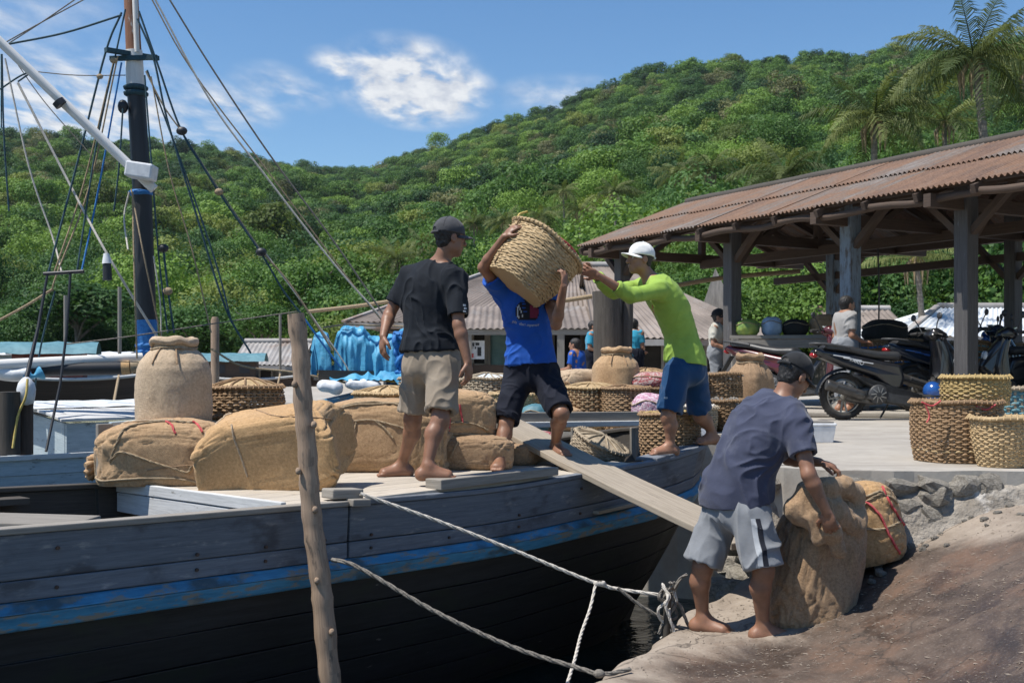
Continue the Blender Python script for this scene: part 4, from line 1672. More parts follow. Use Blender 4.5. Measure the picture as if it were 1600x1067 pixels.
p2('canvas_cover', 'tarp_white', lambda m: m.grid(lambda a, b: b2(.7 + 3.0 * a, -1.1 - 1.2 * b, 1.73 + .05 * math.sin(b * 3.1) + .03 * mnoise.noise(V((a * 9, b * 5, 1)))), 24, 12))
for s in (1.3, 1.9):
    p2('house_mark', 'dark_wood', lambda m: m.box(b2(s, -.545, 1.35), (.16, .004, .03), Matrix.Rotation(math.atan2(AX2.y, AX2.x), 3, 'Z')))
# brown bitts and float at the left
bt = p2('bitt_post', 'dark_wood', lambda m: m.tube([at(14, 710, 11.2), at(14, 612, 11.2)], .105, 12))
p2('bitt_post', 'brown_wood', lambda m: m.tube([at(38, 710, 11.4), at(38, 628, 11.4)], .085, 12))
p2('float', 'plastic_white', lambda m: m.lathe([(.01, -.02), (.07, 0), (.085, .08), (.09, .14), (.075, .20), (.045, .24), (.02, .26)], 14, at(41, 630, 11.3)))
p2('lashing', 'rope_yellow', lambda m: m.tube(spline([at(43, 592, 11.2), at(40, 620, 11.15), at(28, 650, 11.15), at(20, 700, 11.1)], 5), .012, 6))
# mast
YM = 13.0
mast = p2('mast', 'mast_black', lambda m: m.tube([at(232, 720, YM), at(231, 560, YM), at(222, 300, YM), at(212, 135, YM)], [.115, .115, .108, .100], 12))
p2('mast_band', 'white_spar', lambda m: m.tube([at(212, 138, YM), at(209, 80, YM)], [.103, .098], 12))
p2('mast_head', 'mast_rust', lambda m: m.tube([at(209, 82, YM), at(204, -20, YM), at(200, -190, YM)], [.088, .08, .07], 12))
p2('mast_strip', 'white_spar', lambda m: m.tube([at(214, 82, YM - .07), at(210, -20, YM - .06), at(205, -190, YM - .05)], [.03, .03, .03], 6))
for v in (138, 147, 302, 540, 550):
    p2('mast_lashing', 'rope_blue' if v > 200 else 'rope_teal', lambda m: m.lathe([(.112, -.03), (.135, -.015), (.14, .01), (.112, .03)], 14, at(212 + (v - 135) * .045, v, YM)))
p2('mast_blue_band', 'rope_blue', lambda m: m.tube([at(229, 500, YM), at(231, 556, YM)], .118, 12))
p2('crosstree', 'rope_teal', lambda m: m.beam(at(165, 78, YM - .3), at(247, 92, YM + .2), .06, .05))
p2('crosstree', 'rope_teal', lambda m: m.beam(at(172, 92, YM - .1), at(246, 90, YM - .1), .05, .05))
p2('mast_block', 'mast_black', lambda m: m.ball(tuple(at(192, 167, YM - .1)), (.06, .06, .08)))
# gaff spar, radar-like white box, booms
p2('gaff', 'white_spar', lambda m: m.tube([at(-60, 8, 12.3), at(90, 152, 12.52), at(241, 296, 12.75)], [.046, .052, .054], 12))
p2('gaff_band', 'mast_black', lambda m: m.tube([at(90, 158, 12.45), at(96, 165, 12.46)], .068, 12))
p2('white_box', 'plastic_white', lambda m: m.box(at(221, 268, 12.6), (.30, .24, .17), Matrix.Rotation(.15, 3, 'Y')), .02)
p2('boom', 'white_spar', lambda m: m.tube([at(-40, 572, 12.0), at(100, 565, 12.4), at(222, 558, 12.8)], [.062, .062, .05], 10))
p2('boom', 'mast_black', lambda m: m.tube([at(50, 578, 12.3), at(192, 575, 12.6)], .075, 10))
p2('boom_end', 'burlap_gold', lambda m: m.tube([at(190, 575, 12.6), at(203, 574, 12.62)], .08, 10))
p2('boom_end', 'rope_tan', lambda m: m.tube([at(203, 574, 12.6), at(240, 572, 12.7)], .07, 10))
p2('furled_awning', 'tarp_white', lambda m: m.tube(spline([at(-20, 580, 12.1), at(20, 586, 12.15), at(45, 583, 12.2)], 4), .07, 8))
p2('furled_awning', 'tarp', lambda m: m.tube(spline([at(34, 584, 12.2), at(50, 588, 12.2), at(66, 582, 12.25)], 4), [.05 + .03 * math.sin(i) for i in range(9)], 8))
# black spreader frame with its chains
p2('spreader_bar', 'mast_black', lambda m: m.tube([at(68, 428, 12.2), at(131, 424, 12.2)], .02, 8))
p2('spreader_leg', 'mast_black', lambda m: m.tube([at(110, 428, 12.2), at(104, 520, 12.1), at(94, 600, 12.0), at(72, 705, 11.6)], .015, 8))
p2('spreader_leg', 'mast_black', lambda m: m.tube([at(74, 430, 12.2), at(60, 510, 12.1), at(30, 640, 11.6), at(6, 700, 11.2)], [.015, .018, .03, .035], 8))
p2('lantern', 'mast_black', lambda m: m.tube([at(167, 412, 12.4), at(168, 438, 12.4)], [.045, .05], 10))
p2('lantern_bag', 'plastic_white', lambda m: m.tube([at(166, 396, 12.4), at(167, 412, 12.4)], [.03, .055], 8))
ROPES = [
    ('rope_teal', .012, [(190, 20), (165, 82), (122, 250), (75, 428)]), ('rope_tan', .009, [(178, 95), (130, 290), (85, 425)]),
    ('rope_blue', .010, [(190, 98), (155, 290), (128, 422)]), ('rope_tan', .009, [(184, 88), (140, 290), (88, 430), (82, 455)]),
    ('rope_teal', .010, [(196, 15), (178, 98), (150, 230), (120, 425)]),
    ('rope_white', .010, [(8, 92), (45, 260), (82, 370), (96, 424)]), ('rope_white', .014, [(28, 130), (110, 290), (172, 405), (248, 530)]),
    ('rope_teal', .010, [(3, 85), (6, 210), (14, 330)]), ('rope_teal', .008, [(2, 85), (2, 200)]), ('rope_teal', .012, [(10, 70), (100, 52), (190, 24)]),
    ('rope_grey', .007, [(10, 66), (60, 38), (140, -5)]), ('rope_grey', .007, [(14, 68), (70, 32), (124, -5)]), ('rope_grey', .006, [(52, 112), (120, 118), (196, 118)]),
    ('rope_teal', .010, [(28, 128), (50, 112), (30, 120), (0, 140)]), ('rope_grey', .006, [(20, 90), (70, 160), (140, 240)]),
    ('rope_teal', .012, [(217, 18), (246, 100), (284, 206), (330, 280)]), ('rope_tan', .010, [(228, 112), (255, 165), (284, 206)]),
    ('rope_teal', .012, [(215, 30), (240, 92), (262, 190), (305, 330), (352, 480), (392, 552)]), ('rope_grey', .008, [(284, 206), (345, 300), (408, 392)]),
    ('rope_white', .012, [(240, -5), (330, 160), (415, 275), (520, 410), (592, 492)]), ('rope_tan', .009, [(232, -10), (300, 110), (420, 270), (540, 430), (600, 505)]),
    ('rope_grey', .011, [(262, -5), (330, 105), (420, 240), (520, 375), (605, 500)]), ('rope_tan', .013, [(408, 392), (450, 440), (490, 500), (520, 548)]),
    ('rope_teal', .012, [(286, 210), (345, 305), (408, 396), (440, 450), (470, 490)]), ('rope_blue', .013, [(470, 490), (510, 545), (545, 590)]),
    ('rope_white', .010, [(412, 392), (470, 470), (530, 555), (548, 585)]),
    ('rope_teal', .010, [(226, 118), (237, 260), (248, 400), (262, 520)]), ('rope_tan', .008, [(236, 120), (265, 270), (300, 390), (330, 520)]),
    ('rope_teal', .010, [(230, 110), (300, 300), (340, 420), (362, 505)]), ('rope_tan', .009, [(205, 296), (225, 400), (252, 528)]),
    ('rope_white', .010, [(202, 300), (194, 340), (200, 390)]), ('rope_tan', .010, [(207, 300), (210, 430), (214, 560)]), ('rope_white', .008, [(240, 400), (250, 470), (252, 530)]),
    ('rope_tan', .014, [(-10, 505), (40, 478), (82, 452)]), ('rope_grey', .008, [(100, 538), (200, 526), (332, 506), (470, 486)]),
    ('rope_teal', .010, [(192, 170), (186, 260), (178, 330)]), ('rope_teal', .012, [(255, 385), (262, 450), (272, 520)]), ('rope_teal', .010, [(86, 455), (64, 540), (50, 640)]),
    ('rope_tan', .014, [(330, 545), (380, 572), (460, 582), (560, 602)]), ('rope_yellow', .013, [(496, 585), (540, 598), (570, 606)]), ('rope_yellow', .013, [(556, 590), (600, 594), (640, 600)]),
]
for i, (mt, r, pp) in enumerate(ROPES):
    def rp(m):
        pts = []
        for (u, v) in pp:
            Y = 12.8 if u < 240 else 12.8 + (u - 240) * 0.0016
            pts.append(at(u, v, Y - (.25 if v > 380 and u < 240 else 0)))
        m.tube(spline(pts, 6), r, 6)
    p2('rigging_rope', mt, rp)
for (u, v, r) in ((284, 205, .05), (255, 388, .05), (342, 300, .04), (262, 455, .045), (408, 394, .05), (178, 95, .035), (156, 120, .03)):
    p2('block', 'mast_black' if r > .045 else 'rope_tan', lambda m: m.ball(tuple(at(u, v, 12.75 if u < 240 else 12.8 + (u - 240) * .0016)), (r * 1.3, r, r)))
# pile standing at the pale boat's far end, and one by the jar
for (u, v, w, Y, lab) in ((336, 495, 13, 14.0, 'weathered pile with rounded top beside the tall jar bundle'), ):
    m_ = MB()
    m_.tube([at(u, 720, Y), at(u, v + 5, Y), at(u, v, Y)], [w / 2 / F * Y * 1.0, w / 2 / F * Y, w / 3 / F * Y], 10)
    tag(m_.build('pile', 'bark_pole'), lab, 'pile')

# ---- blue tarpaulin heap over the stern


def blob_mesh(name, prims, lo, hi, h, mat, disp=0.0, dscale=6.0, seed=0, rel=1, base=V((0, 0, 0)), cut=None):
    g = SDF(lo, hi, h)
    for p in prims:
        if p[0] == 'c':
            g.cap(*p[1:])
        else:
            g.ell(*p[1:])
    if cut is not None:
        g.plane_cut(*cut)
    vs, fs = g.get()
    vs = relax(vs, fs, rel)
    if disp:
        nn = np_normals(vs, fs)
        d = (1 - 2.4 * np.abs(vnoise(vs, dscale, seed))) * .6 + (1 - 2.4 * np.abs(vnoise(vs, dscale * 2.1, seed + 3))) * .4
        vs = vs + nn * (d * disp)[:, None]
    return np_mesh(name, vs - np.array(base), fs, mat)


TB = at(560, 640, 13.6)
tp = thing('tarpaulin_cover', 'bright blue tarpaulin humps covering gear on the pale boat stern', 'tarpaulin', TB)


def tb(u, v, Y=13.6):
    return at(u, v, Y)


HUMP = [(486, .30), (492, .50), (503, .53), (512, .50), (519, .22), (526, .50), (540, .60), (556, .57), (566, .60), (578, .46), (600, .45), (618, .50), (630, .56), (640, .40)]


def tarp_sheet(u0, u1, ped, name, seed):
    """sheet draped over hidden gear: sharp creases run down from the high points"""
    def fn(a, b):
        u = u0 + (u1 - u0) * a
        th = math.pi * b
        H = lin(HUMP, u) * ped
        q = V((a * (u1 - u0) / 24, b * 2.6 + a * 1.5, seed))
        cr = (1 - abs(mnoise.noise(q * 1.3)) * 2.4) * .045 + (1 - abs(mnoise.noise(q * 3.1 + V((7, 0, 0)))) * 2.4) * .022
        yy = 13.62 - (.26 + cr) * math.cos(th)
        zz = tb(0, 588).z + (H + cr * .5) * max(0, math.sin(th)) ** .45
        p = on_(u, yy, zz)
        return p + V((.03 * mnoise.noise(q * 2 + V((0, 5, 0))), 0, .012 * mnoise.noise(q * 6)))
    m_ = MB()
    m_.grid(fn, int((u1 - u0) * 1.1), 34)
    m_.build(name, 'tarp', tp, world=True)


def on_(u, Y, z):
    return V(((u - 800) / F * Y, Y, z))


tarp_sheet(486, 516, 1.0, 'barrel_cover', 3)
tarp_sheet(522, 640, 1.0, 'hump', 5)
m_ = MB()
m_.grid(lambda a, b: on_(515 + 120 * a, 13.15 + .35 * b, tb(0, 590).z + .10 * b + .05 * (1 - abs(mnoise.noise(V((a * 6, b * 2, 1)))) * 2.4) - .06 * (1 - b) ** 2), 60, 14)
m_.build('apron_sheet', 'tarp', tp, world=True)
m_ = MB()
m_.beam(tb(494, 586, 13.4), tb(636, 588, 13.7), .5, .12)
m_.build('dark_board', 'dark_wood', tp, world=True)
m_ = MB()
m_.beam(tb(480, 640, 13.1), tb(650, 600, 13.9), .3, .12)
m_.beam(tb(500, 660, 13.0), tb(650, 640, 13.9), .3, .18)
m_.build('blue_side', 'blue_rail', tp, world=True)
pr = [('c', tb(505, 603, 13.1), tb(525, 606, 13.1), .07, .08, .04), ('c', tb(548, 600, 13.2), tb(585, 604, 13.2), .06, .08, .04)]
link('float', blob_mesh('float', pr, (tb(480, 0).x, 12.8, tb(0, 640).z), (tb(610, 0).x, 13.5, tb(0, 580).z), .018, 'plastic_white', .01, 9, 6, base=TB), tp)
m_ = MB()
rg = random.Random(9)
for k in range(9):
    m_.tube(spline([tb(626 + rg.uniform(-10, 10), 520 + i * 16, 13.4 + rg.uniform(-.1, .1)) for i in range(5)], 4), .03, 6)
m_.build('rope_bundle', 'rope_blue', tp, world=True)
for pp in ([(505, 512), (540, 507), (566, 508), (630, 510)], [(545, 590), (560, 577), (600, 575)], [(500, 545), (520, 560)]):
    m_ = MB()
    m_.tube(spline([tb(u, v, 13.4) for u, v in pp], 4), .012, 6)
    m_.build('tie_cord', 'rope_tan', tp, world=True)

# ---- small boats moored far off at the left


def small_boat(u, v, Y, L, hull, cabin, roof, label, rot):
    b = thing('fishing_boat', label, 'boat', at(u, v, Y), 'boats moored far across the water', rot)
    m_ = MB()
    m_.grid(lambda a, c: V((L * (a - .5), (.55 * math.sin(math.pi * min(1, a * 1.15 + .12)) ** .6) * (2 * c - 1), .62 + .25 * (2 * a - 1) ** 2 - .75 * (1 - abs(2 * c - 1) ** 1.6))), 18, 12)
    m_.build('hull', hull, b)
    m_ = MB()
    for sg in (-1, 1):
        m_.tube([V((L * (a - .5), sg * .56 * math.sin(math.pi * min(1, a * 1.15 + .12)) ** .6, .64 + .25 * (2 * a - 1) ** 2)) for a in [i / 14 for i in range(15)]], .04, 6)
    m_.build('gunwale', 'white_wood', b)
    m_ = MB()
    m_.box((-.1 * L, 0, .85), (L * .3, .8, .75))
    c = m_.build('cabin', cabin, b, bev=.02)
    m_ = MB()
    m_.box((-.1 * L - L * .08, -.405, .95), (.3, .02, .25))
    m_.box((-.1 * L + L * .08, -.405, .95), (.3, .02, .25))
    m_.build('window', 'mast_black', c)
    m_ = MB()
    m_.grid(lambda a, d: V((-.1 * L + L * .42 * (a - .5), 1.15 * (d - .5), 1.42 - .5 * (d - .5) ** 2 * 2 + .03 * mnoise.noise(V((a * 6, d * 4, u))))), 12, 10)
    m_.build('awning', roof, b)
    m_ = MB()
    m_.tube([V((.2 * L, 0, .5)), V((.2 * L, 0, 2.6))], .04, 8)
    m_.build('mast', 'grey_wood', b)
    for sg in (-1, 1):                              # bamboo outrigger
        m_ = MB()
        m_.tube([V((-L * .45, sg * 1.5, .1)), V((L * .45, sg * 1.5, .12))], .05, 8)
        m_.tube([V((L * .2, 0, .8)), V((L * .2, sg * 1.5, .12))], .03, 6)
        m_.tube([V((-L * .2, 0, .8)), V((-L * .2, sg * 1.5, .12))], .03, 6)
        m_.build('outrigger', 'rope_tan', b)
    return b


M['red_paint'] = surf('faded red paint', (0.20, 0.05, 0.035), (0.32, 0.10, 0.07), 8, 0.7)
M['teal_tarp'] = surf('teal tarpaulin', (0.05, 0.15, 0.19), (0.12, 0.26, 0.30), 5, 0.6)
small_boat(115, 640, 24, 4.6, 'brown_wood', 'red_paint', 'teal_tarp', 'small red cabin boat with teal awning moored beyond the white deckhouse', .25)
small_boat(185, 634, 30, 4.2, 'pale_boat', 'pale_boat', 'tarp_white', 'small white boat moored right of the red cabin boat', -.2)
small_boat(40, 632, 27, 4.4, 'pale_boat', 'white_wood', 'tarp_white', 'small pale boat moored at the far left picture edge', .3)
small_boat(390, 626, 34, 4.5, 'brown_wood', 'brown_wood', 'teal_tarp', 'small brown boat moored by the shore left of the blue tarpaulin', .1)

# ================================================================== MARKET PAVILION
t = NT('rusted corrugated iron')
geo = t.n('ShaderNodeNewGeometry')


def dotn(t, vec, d):
    n = t.n('ShaderNodeVectorMath', operation='DOT_PRODUCT')
    t.l(vec, n.inputs[0])
    n.inputs[1].default_value = d
    return n.outputs['Value']


DE, DP = V((0.4906, -0.8714, 0)), V((0.8714, 0.4906, 0))
cmb = t.n('ShaderNodeCombineXYZ')
t.l(t.math('MULTIPLY', dotn(t, geo.outputs['Position'], DE), 5.0), cmb.inputs[0])
t.l(t.math('MULTIPLY', dotn(t, geo.outputs['Position'], DP), 0.9), cmb.inputs[1])
streak = t.noise(cmb.outputs[0], 1.0, 8.0, 0.68)
big = t.noise(geo.outputs['Position'], 0.7, 6.0, 0.65)
oi = t.n('ShaderNodeObjectInfo')
rf = t.math('ADD', t.math('MULTIPLY', streak, 0.55), t.math('ADD', t.math('MULTIPLY', big, 0.55), t.math('MULTIPLY', oi.outputs['Random'], 0.16)))
col = t.ramp(rf, [(0.46, (0.225, 0.21, 0.20)), (0.55, (0.135, 0.110, 0.095)), (0.64, (0.20, 0.098, 0.048)), (0.78, (0.085, 0.042, 0.027))])
fine = t.noise(geo.outputs['Position'], 26.0, 5.0, 0.7)
col = t.mix(0.35, col, t.ramp(fine, [(0.3, (0.085, 0.06, 0.048)), (0.7, (0.30, 0.225, 0.175))]))
M['rust_roof'] = t.fin(col, 0.72, t.bump(fine, 0.2, 0.006), Metallic=0.0)
M['tin_grey'] = surf('old grey tin roof', (0.24, 0.225, 0.21), (0.42, 0.40, 0.38), 1.2, 0.6, c3=(0.23, 0.14, 0.09), c3s=0.7, c3t=(0.5, 0.68), bump=0.1, rand=0.25)
M['tin_brown'] = surf('brown tin roof', (0.13, 0.105, 0.088), (0.26, 0.215, 0.185), 1.2, 0.7, c3=(0.235, 0.215, 0.20), c3s=0.9, c3t=(0.56, 0.7), bump=0.1, rand=0.25)
M['tin_white'] = surf('pale tin roof', (0.50, 0.53, 0.56), (0.66, 0.69, 0.71), 0.8, 0.5, bump=0.1, rand=0.1)


def roof_quad(parent, a, b, c, d, n, mat, wave=0.076, amp=0.017, name='roof_sheet', jit=0.03, world=True, seed=0, lap=1.05, rows=3):
    """n corrugated sheets between the lower edge a-b and the upper edge d-c"""
    a, b, c, d = V(a), V(b), V(c), V(d)
    nrm = (b - a).cross(d - a).normalized()
    if nrm.z < 0:
        nrm = -nrm
    rg_ = random.Random(seed)
    L = (b - a).length
    for i in range(n):
        t0, t1 = i / n, min(1.0, (i + lap) / n)
        j0 = rg_.uniform(-jit, jit)
        lift = nrm * ((i % 2) * 0.006 + rg_.uniform(0, .004))
        segs = max(6, min(72, int((t1 - t0) * L / wave * 6)))
        m_ = MB()

        def fn(x, y):
            t_ = t0 + (t1 - t0) * x
            p = a.lerp(b, t_)
            q = d.lerp(c, t_)
            yy = y * 1.0
            r = p.lerp(q, yy) + (p - q).normalized() * j0 * (1 - yy)
            return r + lift + nrm * amp * math.cos(2 * math.pi * t_ * L / wave)
        m_.grid(fn, segs, rows)
        m_.build(name, mat, parent, world=world)


M['post_dark'] = wood('dark grey post', (0.045, 0.042, 0.042), (0.12, 0.115, 0.115), rand=.2, worn=(0.16, 0.18, 0.21), wornt=(.6, .75))  # much darker tone than the blue grey posts
PO = V((1.13, 19.2, 0))
EAVE, RIDGE_Z, RUN = 4.20, 5.06, 2.3


def pm(L, D, z):
    return PO + DE * L + DP * D + V((0, 0, z))


def roof_h(D):
    return EAVE + (RIDGE_Z - EAVE) * (D / RUN if D < RUN else (2 * RUN - D) / RUN)


pv = thing('market_pavilion', 'open market pavilion with rusty corrugated roof on blue grey posts', 'pavilion', pm(5, 2.3, QUAY_Z))


def pp_(name, mat, fn, bev=0.0, parent=None):
    m_ = MB()
    fn(m_)
    return m_.build(name, mat, parent or pv, world=True, bev=bev)


LEN = 12.6
roof_quad(pv, pm(-.05, -.03, roof_h(-.03)), pm(LEN, -.03, roof_h(-.03)), pm(LEN, 1.2, roof_h(1.2)), pm(-.05, 1.2, roof_h(1.2)), 16, 'rust_roof', seed=1)
roof_quad(pv, pm(-.05, 1.12, roof_h(1.12) + .03), pm(LEN, 1.12, roof_h(1.12) + .03), pm(LEN, 2.3, roof_h(2.3) + .03), pm(-.05, 2.3, roof_h(2.3) + .03), 16, 'rust_roof', seed=2)
roof_quad(pv, pm(-.05, 4.63, roof_h(4.63)), pm(LEN, 4.63, roof_h(4.63)), pm(LEN, 2.3, roof_h(2.3) + .02), pm(-.05, 2.3, roof_h(2.3) + .02), 16, 'rust_roof', seed=3)
m_ = MB()
m_.tube([pm(.1 + LEN * i / 20 - .1, 2.3, RIDGE_Z + .035 + .012 * mnoise.noise(V((i * .7, 0, 0)))) for i in range(21)], .075, 8)
m_.build('ridge_cap', 'dark_wood', pv, world=True)
FRONT = [0.40, 3.21, 5.52, 7.30, 9.9, 12.2]
REAR = [1.84, 5.37, 8.7, 12.0]
for k, L in enumerate(FRONT):
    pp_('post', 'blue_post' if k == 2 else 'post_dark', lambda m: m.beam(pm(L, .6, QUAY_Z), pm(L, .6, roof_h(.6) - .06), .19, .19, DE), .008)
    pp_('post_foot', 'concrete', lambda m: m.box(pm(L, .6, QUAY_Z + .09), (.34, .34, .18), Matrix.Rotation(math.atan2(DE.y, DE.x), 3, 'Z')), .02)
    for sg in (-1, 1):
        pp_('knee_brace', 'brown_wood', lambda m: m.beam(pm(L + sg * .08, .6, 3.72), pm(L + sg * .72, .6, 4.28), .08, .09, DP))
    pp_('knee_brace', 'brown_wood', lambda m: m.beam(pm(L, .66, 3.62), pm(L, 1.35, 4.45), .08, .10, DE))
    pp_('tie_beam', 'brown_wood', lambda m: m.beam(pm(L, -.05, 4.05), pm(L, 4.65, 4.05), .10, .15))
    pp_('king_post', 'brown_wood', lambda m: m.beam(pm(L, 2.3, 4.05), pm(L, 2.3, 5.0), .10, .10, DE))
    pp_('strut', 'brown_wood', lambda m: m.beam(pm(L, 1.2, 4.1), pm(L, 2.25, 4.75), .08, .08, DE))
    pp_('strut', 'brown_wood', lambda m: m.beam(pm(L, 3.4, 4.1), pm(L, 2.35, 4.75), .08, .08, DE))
for L in REAR:
    pp_('post', 'blue_post' if L < 2 else 'post_dark', lambda m: m.beam(pm(L, 4.0, QUAY_Z), pm(L, 4.0, roof_h(4.0) - .06), .18, .18, DE), .008)
    for sg in (-1, 1):
        pp_('knee_brace', 'brown_wood', lambda m: m.beam(pm(L + sg * .08, 4.0, 3.45), pm(L + sg * .65, 4.0, 4.0), .08, .09, DP))
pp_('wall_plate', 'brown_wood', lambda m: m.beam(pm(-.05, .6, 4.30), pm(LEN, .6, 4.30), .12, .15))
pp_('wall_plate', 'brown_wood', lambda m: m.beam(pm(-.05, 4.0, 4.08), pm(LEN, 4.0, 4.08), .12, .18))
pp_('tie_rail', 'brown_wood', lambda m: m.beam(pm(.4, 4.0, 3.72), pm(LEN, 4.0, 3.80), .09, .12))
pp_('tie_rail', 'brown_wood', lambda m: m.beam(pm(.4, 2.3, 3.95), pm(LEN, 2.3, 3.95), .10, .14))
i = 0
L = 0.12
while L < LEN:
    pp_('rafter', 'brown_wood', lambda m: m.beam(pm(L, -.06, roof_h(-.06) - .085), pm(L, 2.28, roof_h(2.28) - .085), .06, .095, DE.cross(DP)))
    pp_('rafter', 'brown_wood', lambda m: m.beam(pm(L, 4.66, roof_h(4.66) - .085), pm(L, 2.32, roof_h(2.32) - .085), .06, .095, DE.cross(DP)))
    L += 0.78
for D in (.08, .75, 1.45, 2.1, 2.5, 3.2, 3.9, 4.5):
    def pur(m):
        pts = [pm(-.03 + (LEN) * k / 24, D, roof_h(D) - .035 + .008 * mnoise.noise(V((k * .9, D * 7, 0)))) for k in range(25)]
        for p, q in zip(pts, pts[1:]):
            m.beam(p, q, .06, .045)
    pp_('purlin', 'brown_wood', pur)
# rough fascia logs hanging under the eave
for k in range(8):
    L0 = .1 + k * 1.55
    pp_('eave_log', 'brown_wood', lambda m: m.tube(spline([pm(L0 + x * .4, .02 + .02 * x, roof_h(0) - .13 - .02 * math.sin(x * 2 + k)) for x in range(5)], 3), .045, 7))
# hanging wires
for (L, D, z1) in ((4.4, 2.3, 2.6), (5.2, 3.2, 2.5)):
    pp_('hanging_wire', 'mast_black', lambda m: m.tube([pm(L, D, 4.0), pm(L + .03, D, 3.3), pm(L + .02, D, z1)], .012, 6))
# ================================================================== HOUSES BEHIND
M['wall_grey'] = surf('stained plank wall', (0.13, 0.12, 0.11), (0.26, 0.24, 0.215), 3, 0.85, bump=0.3)
M['wall_teal'] = surf('teal painted panel', (0.12, 0.24, 0.25), (0.20, 0.33, 0.33), 4, 0.7)
M['wall_tan'] = surf('tan plaster wall', (0.34, 0.27, 0.19), (0.48, 0.40, 0.30), 2, 0.85)
M['dark_in'] = surf('dark cloth and unlit openings', (0.012, 0.011, 0.010), (0.03, 0.027, 0.024), 3, 0.9, bump=0)  # near-black paints the unlit inside of house openings; also bundle cloth
M['glass'] = surf('dusty dark glass', (0.02, 0.025, 0.028), (0.035, 0.04, 0.045), 2, 0.15, bump=0)


def house(name_label, P, ridge_z, eave_z, walls, roofmat, ns=10, over=0.45, hipl=0.0, hipr=0.0, wallmat='wall_grey', group=None):
    """P: (x0, x1, y0, y1) footprint; ridge runs along x"""
    x0, x1, y0, y1 = P
    h = thing('house', name_label, 'house', ((x0 + x1) / 2, (y0 + y1) / 2, QUAY_Z), group)
    ym = (y0 + y1) / 2
    sl = (ridge_z - eave_z) / (ym - y0)
    e = eave_z - over * sl
    roof_quad(h, (x0 - over, y0 - over, e), (x1 + over, y0 - over, e), (x1 + over - hipr, ym, ridge_z), (x0 - over + hipl, ym, ridge_z), ns, roofmat, .15, .018, seed=int(x0 * 7) + 50, rows=2)
    roof_quad(h, (x1 + over, y1 + over, e), (x0 - over, y1 + over, e), (x0 - over + hipl, ym, ridge_z), (x1 + over - hipr, ym, ridge_z), ns, roofmat, .15, .018, seed=int(x0 * 7) + 51, rows=2)
    if hipl:
        roof_quad(h, (x0 - over, y1 + over, e), (x0 - over, y0 - over, e), (x0 - over + hipl, ym - .02, ridge_z), (x0 - over + hipl, ym + .02, ridge_z), 6, roofmat, .15, .018, seed=5, rows=2)
        m_ = MB()
        m_.beam((x0 - over, y0 - over, e + .02), (x0 - over + hipl, ym, ridge_z + .05), .14, .05)
        m_.build('hip_cap', 'tin_grey', h, world=True)
    m_ = MB()
    m_.tube([V((x0 - over + hipl, ym, ridge_z + .03)), V((x1 + over - hipr, ym, ridge_z + .03))], .09, 8)
    m_.build('ridge_cap', 'tin_grey', h, world=True)
    m_ = MB()
    m_.beam((x0 - over, y0 - over + .03, e - .09), (x1 + over, y0 - over + .03, e - .09), .04, .14)
    m_.build('fascia', 'tin_grey', h, world=True)
    m_ = MB()
    m_.hexa([(x0, y0 + .1, QUAY_Z), (x1, y0 + .1, QUAY_Z), (x1, y1, QUAY_Z), (x0, y1, QUAY_Z), (x0, y0 + .1, eave_z), (x1, y0 + .1, eave_z), (x1, y1, eave_z), (x0, y1, eave_z)])
    if not hipl:                                    # gable triangle
        m_.add([(x0, y0 + .1, eave_z), (x0, y1, eave_z), (x0, ym, ridge_z - .05), (x1, y0 + .1, eave_z), (x1, y1, eave_z), (x1, ym, ridge_z - .05)], [(0, 2, 1), (3, 4, 5)])
    m_.build('wall', wallmat, h, world=True)
    for (kind, a, b, za, zb, mt) in walls:          # framed panels set out from the front wall; near-black ones paint unlit openings
        m_ = MB()
        yy = y0 + .08
        m_.hexa([(a, yy - .03, za), (b, yy - .03, za), (b, yy, za), (a, yy, za), (a, yy - .03, zb), (b, yy - .03, zb), (b, yy, zb), (a, yy, zb)])
        w = m_.build(kind, mt, h, world=True)
        m_ = MB()
        for p, q in (((a, za), (b, za)), ((a, zb), (b, zb)), ((a, za), (a, zb)), ((b, za), (b, zb))):
            m_.beam((p[0], yy - .04, p[1]), (q[0], yy - .04, q[1]), .07, .07, (0, 1, 0))
        m_.build('frame', 'grey_wood', w, world=True)
    return h


def ux(u, Y):
    return (u - 800) / F * Y


Y1 = 27.0
h1 = house('long shop house with grey tin hip roof behind the man carrying the basket', (ux(590, Y1), ux(1000, Y1), Y1 + 1.5, Y1 + 8.5), 4.78, 3.55,
           [('window', ux(735, Y1), ux(757, Y1), 2.2, 3.0, 'dark_in'), ('panel', ux(762, Y1), ux(800, Y1), 1.75, 3.1, 'wall_teal'), ('door', ux(868, Y1), ux(915, Y1), 1.6, 3.1, 'dark_in'),
            ('panel', ux(640, Y1), ux(700, Y1), 1.7, 3.0, 'wall_teal'), ('window', ux(930, Y1), ux(975, Y1), 1.9, 3.0, 'dark_in'), ('door', ux(590, Y1), ux(630, Y1), 1.6, 3.0, 'dark_in')],
           'tin_brown', 14, .9, hipl=3.4, hipr=1.2)
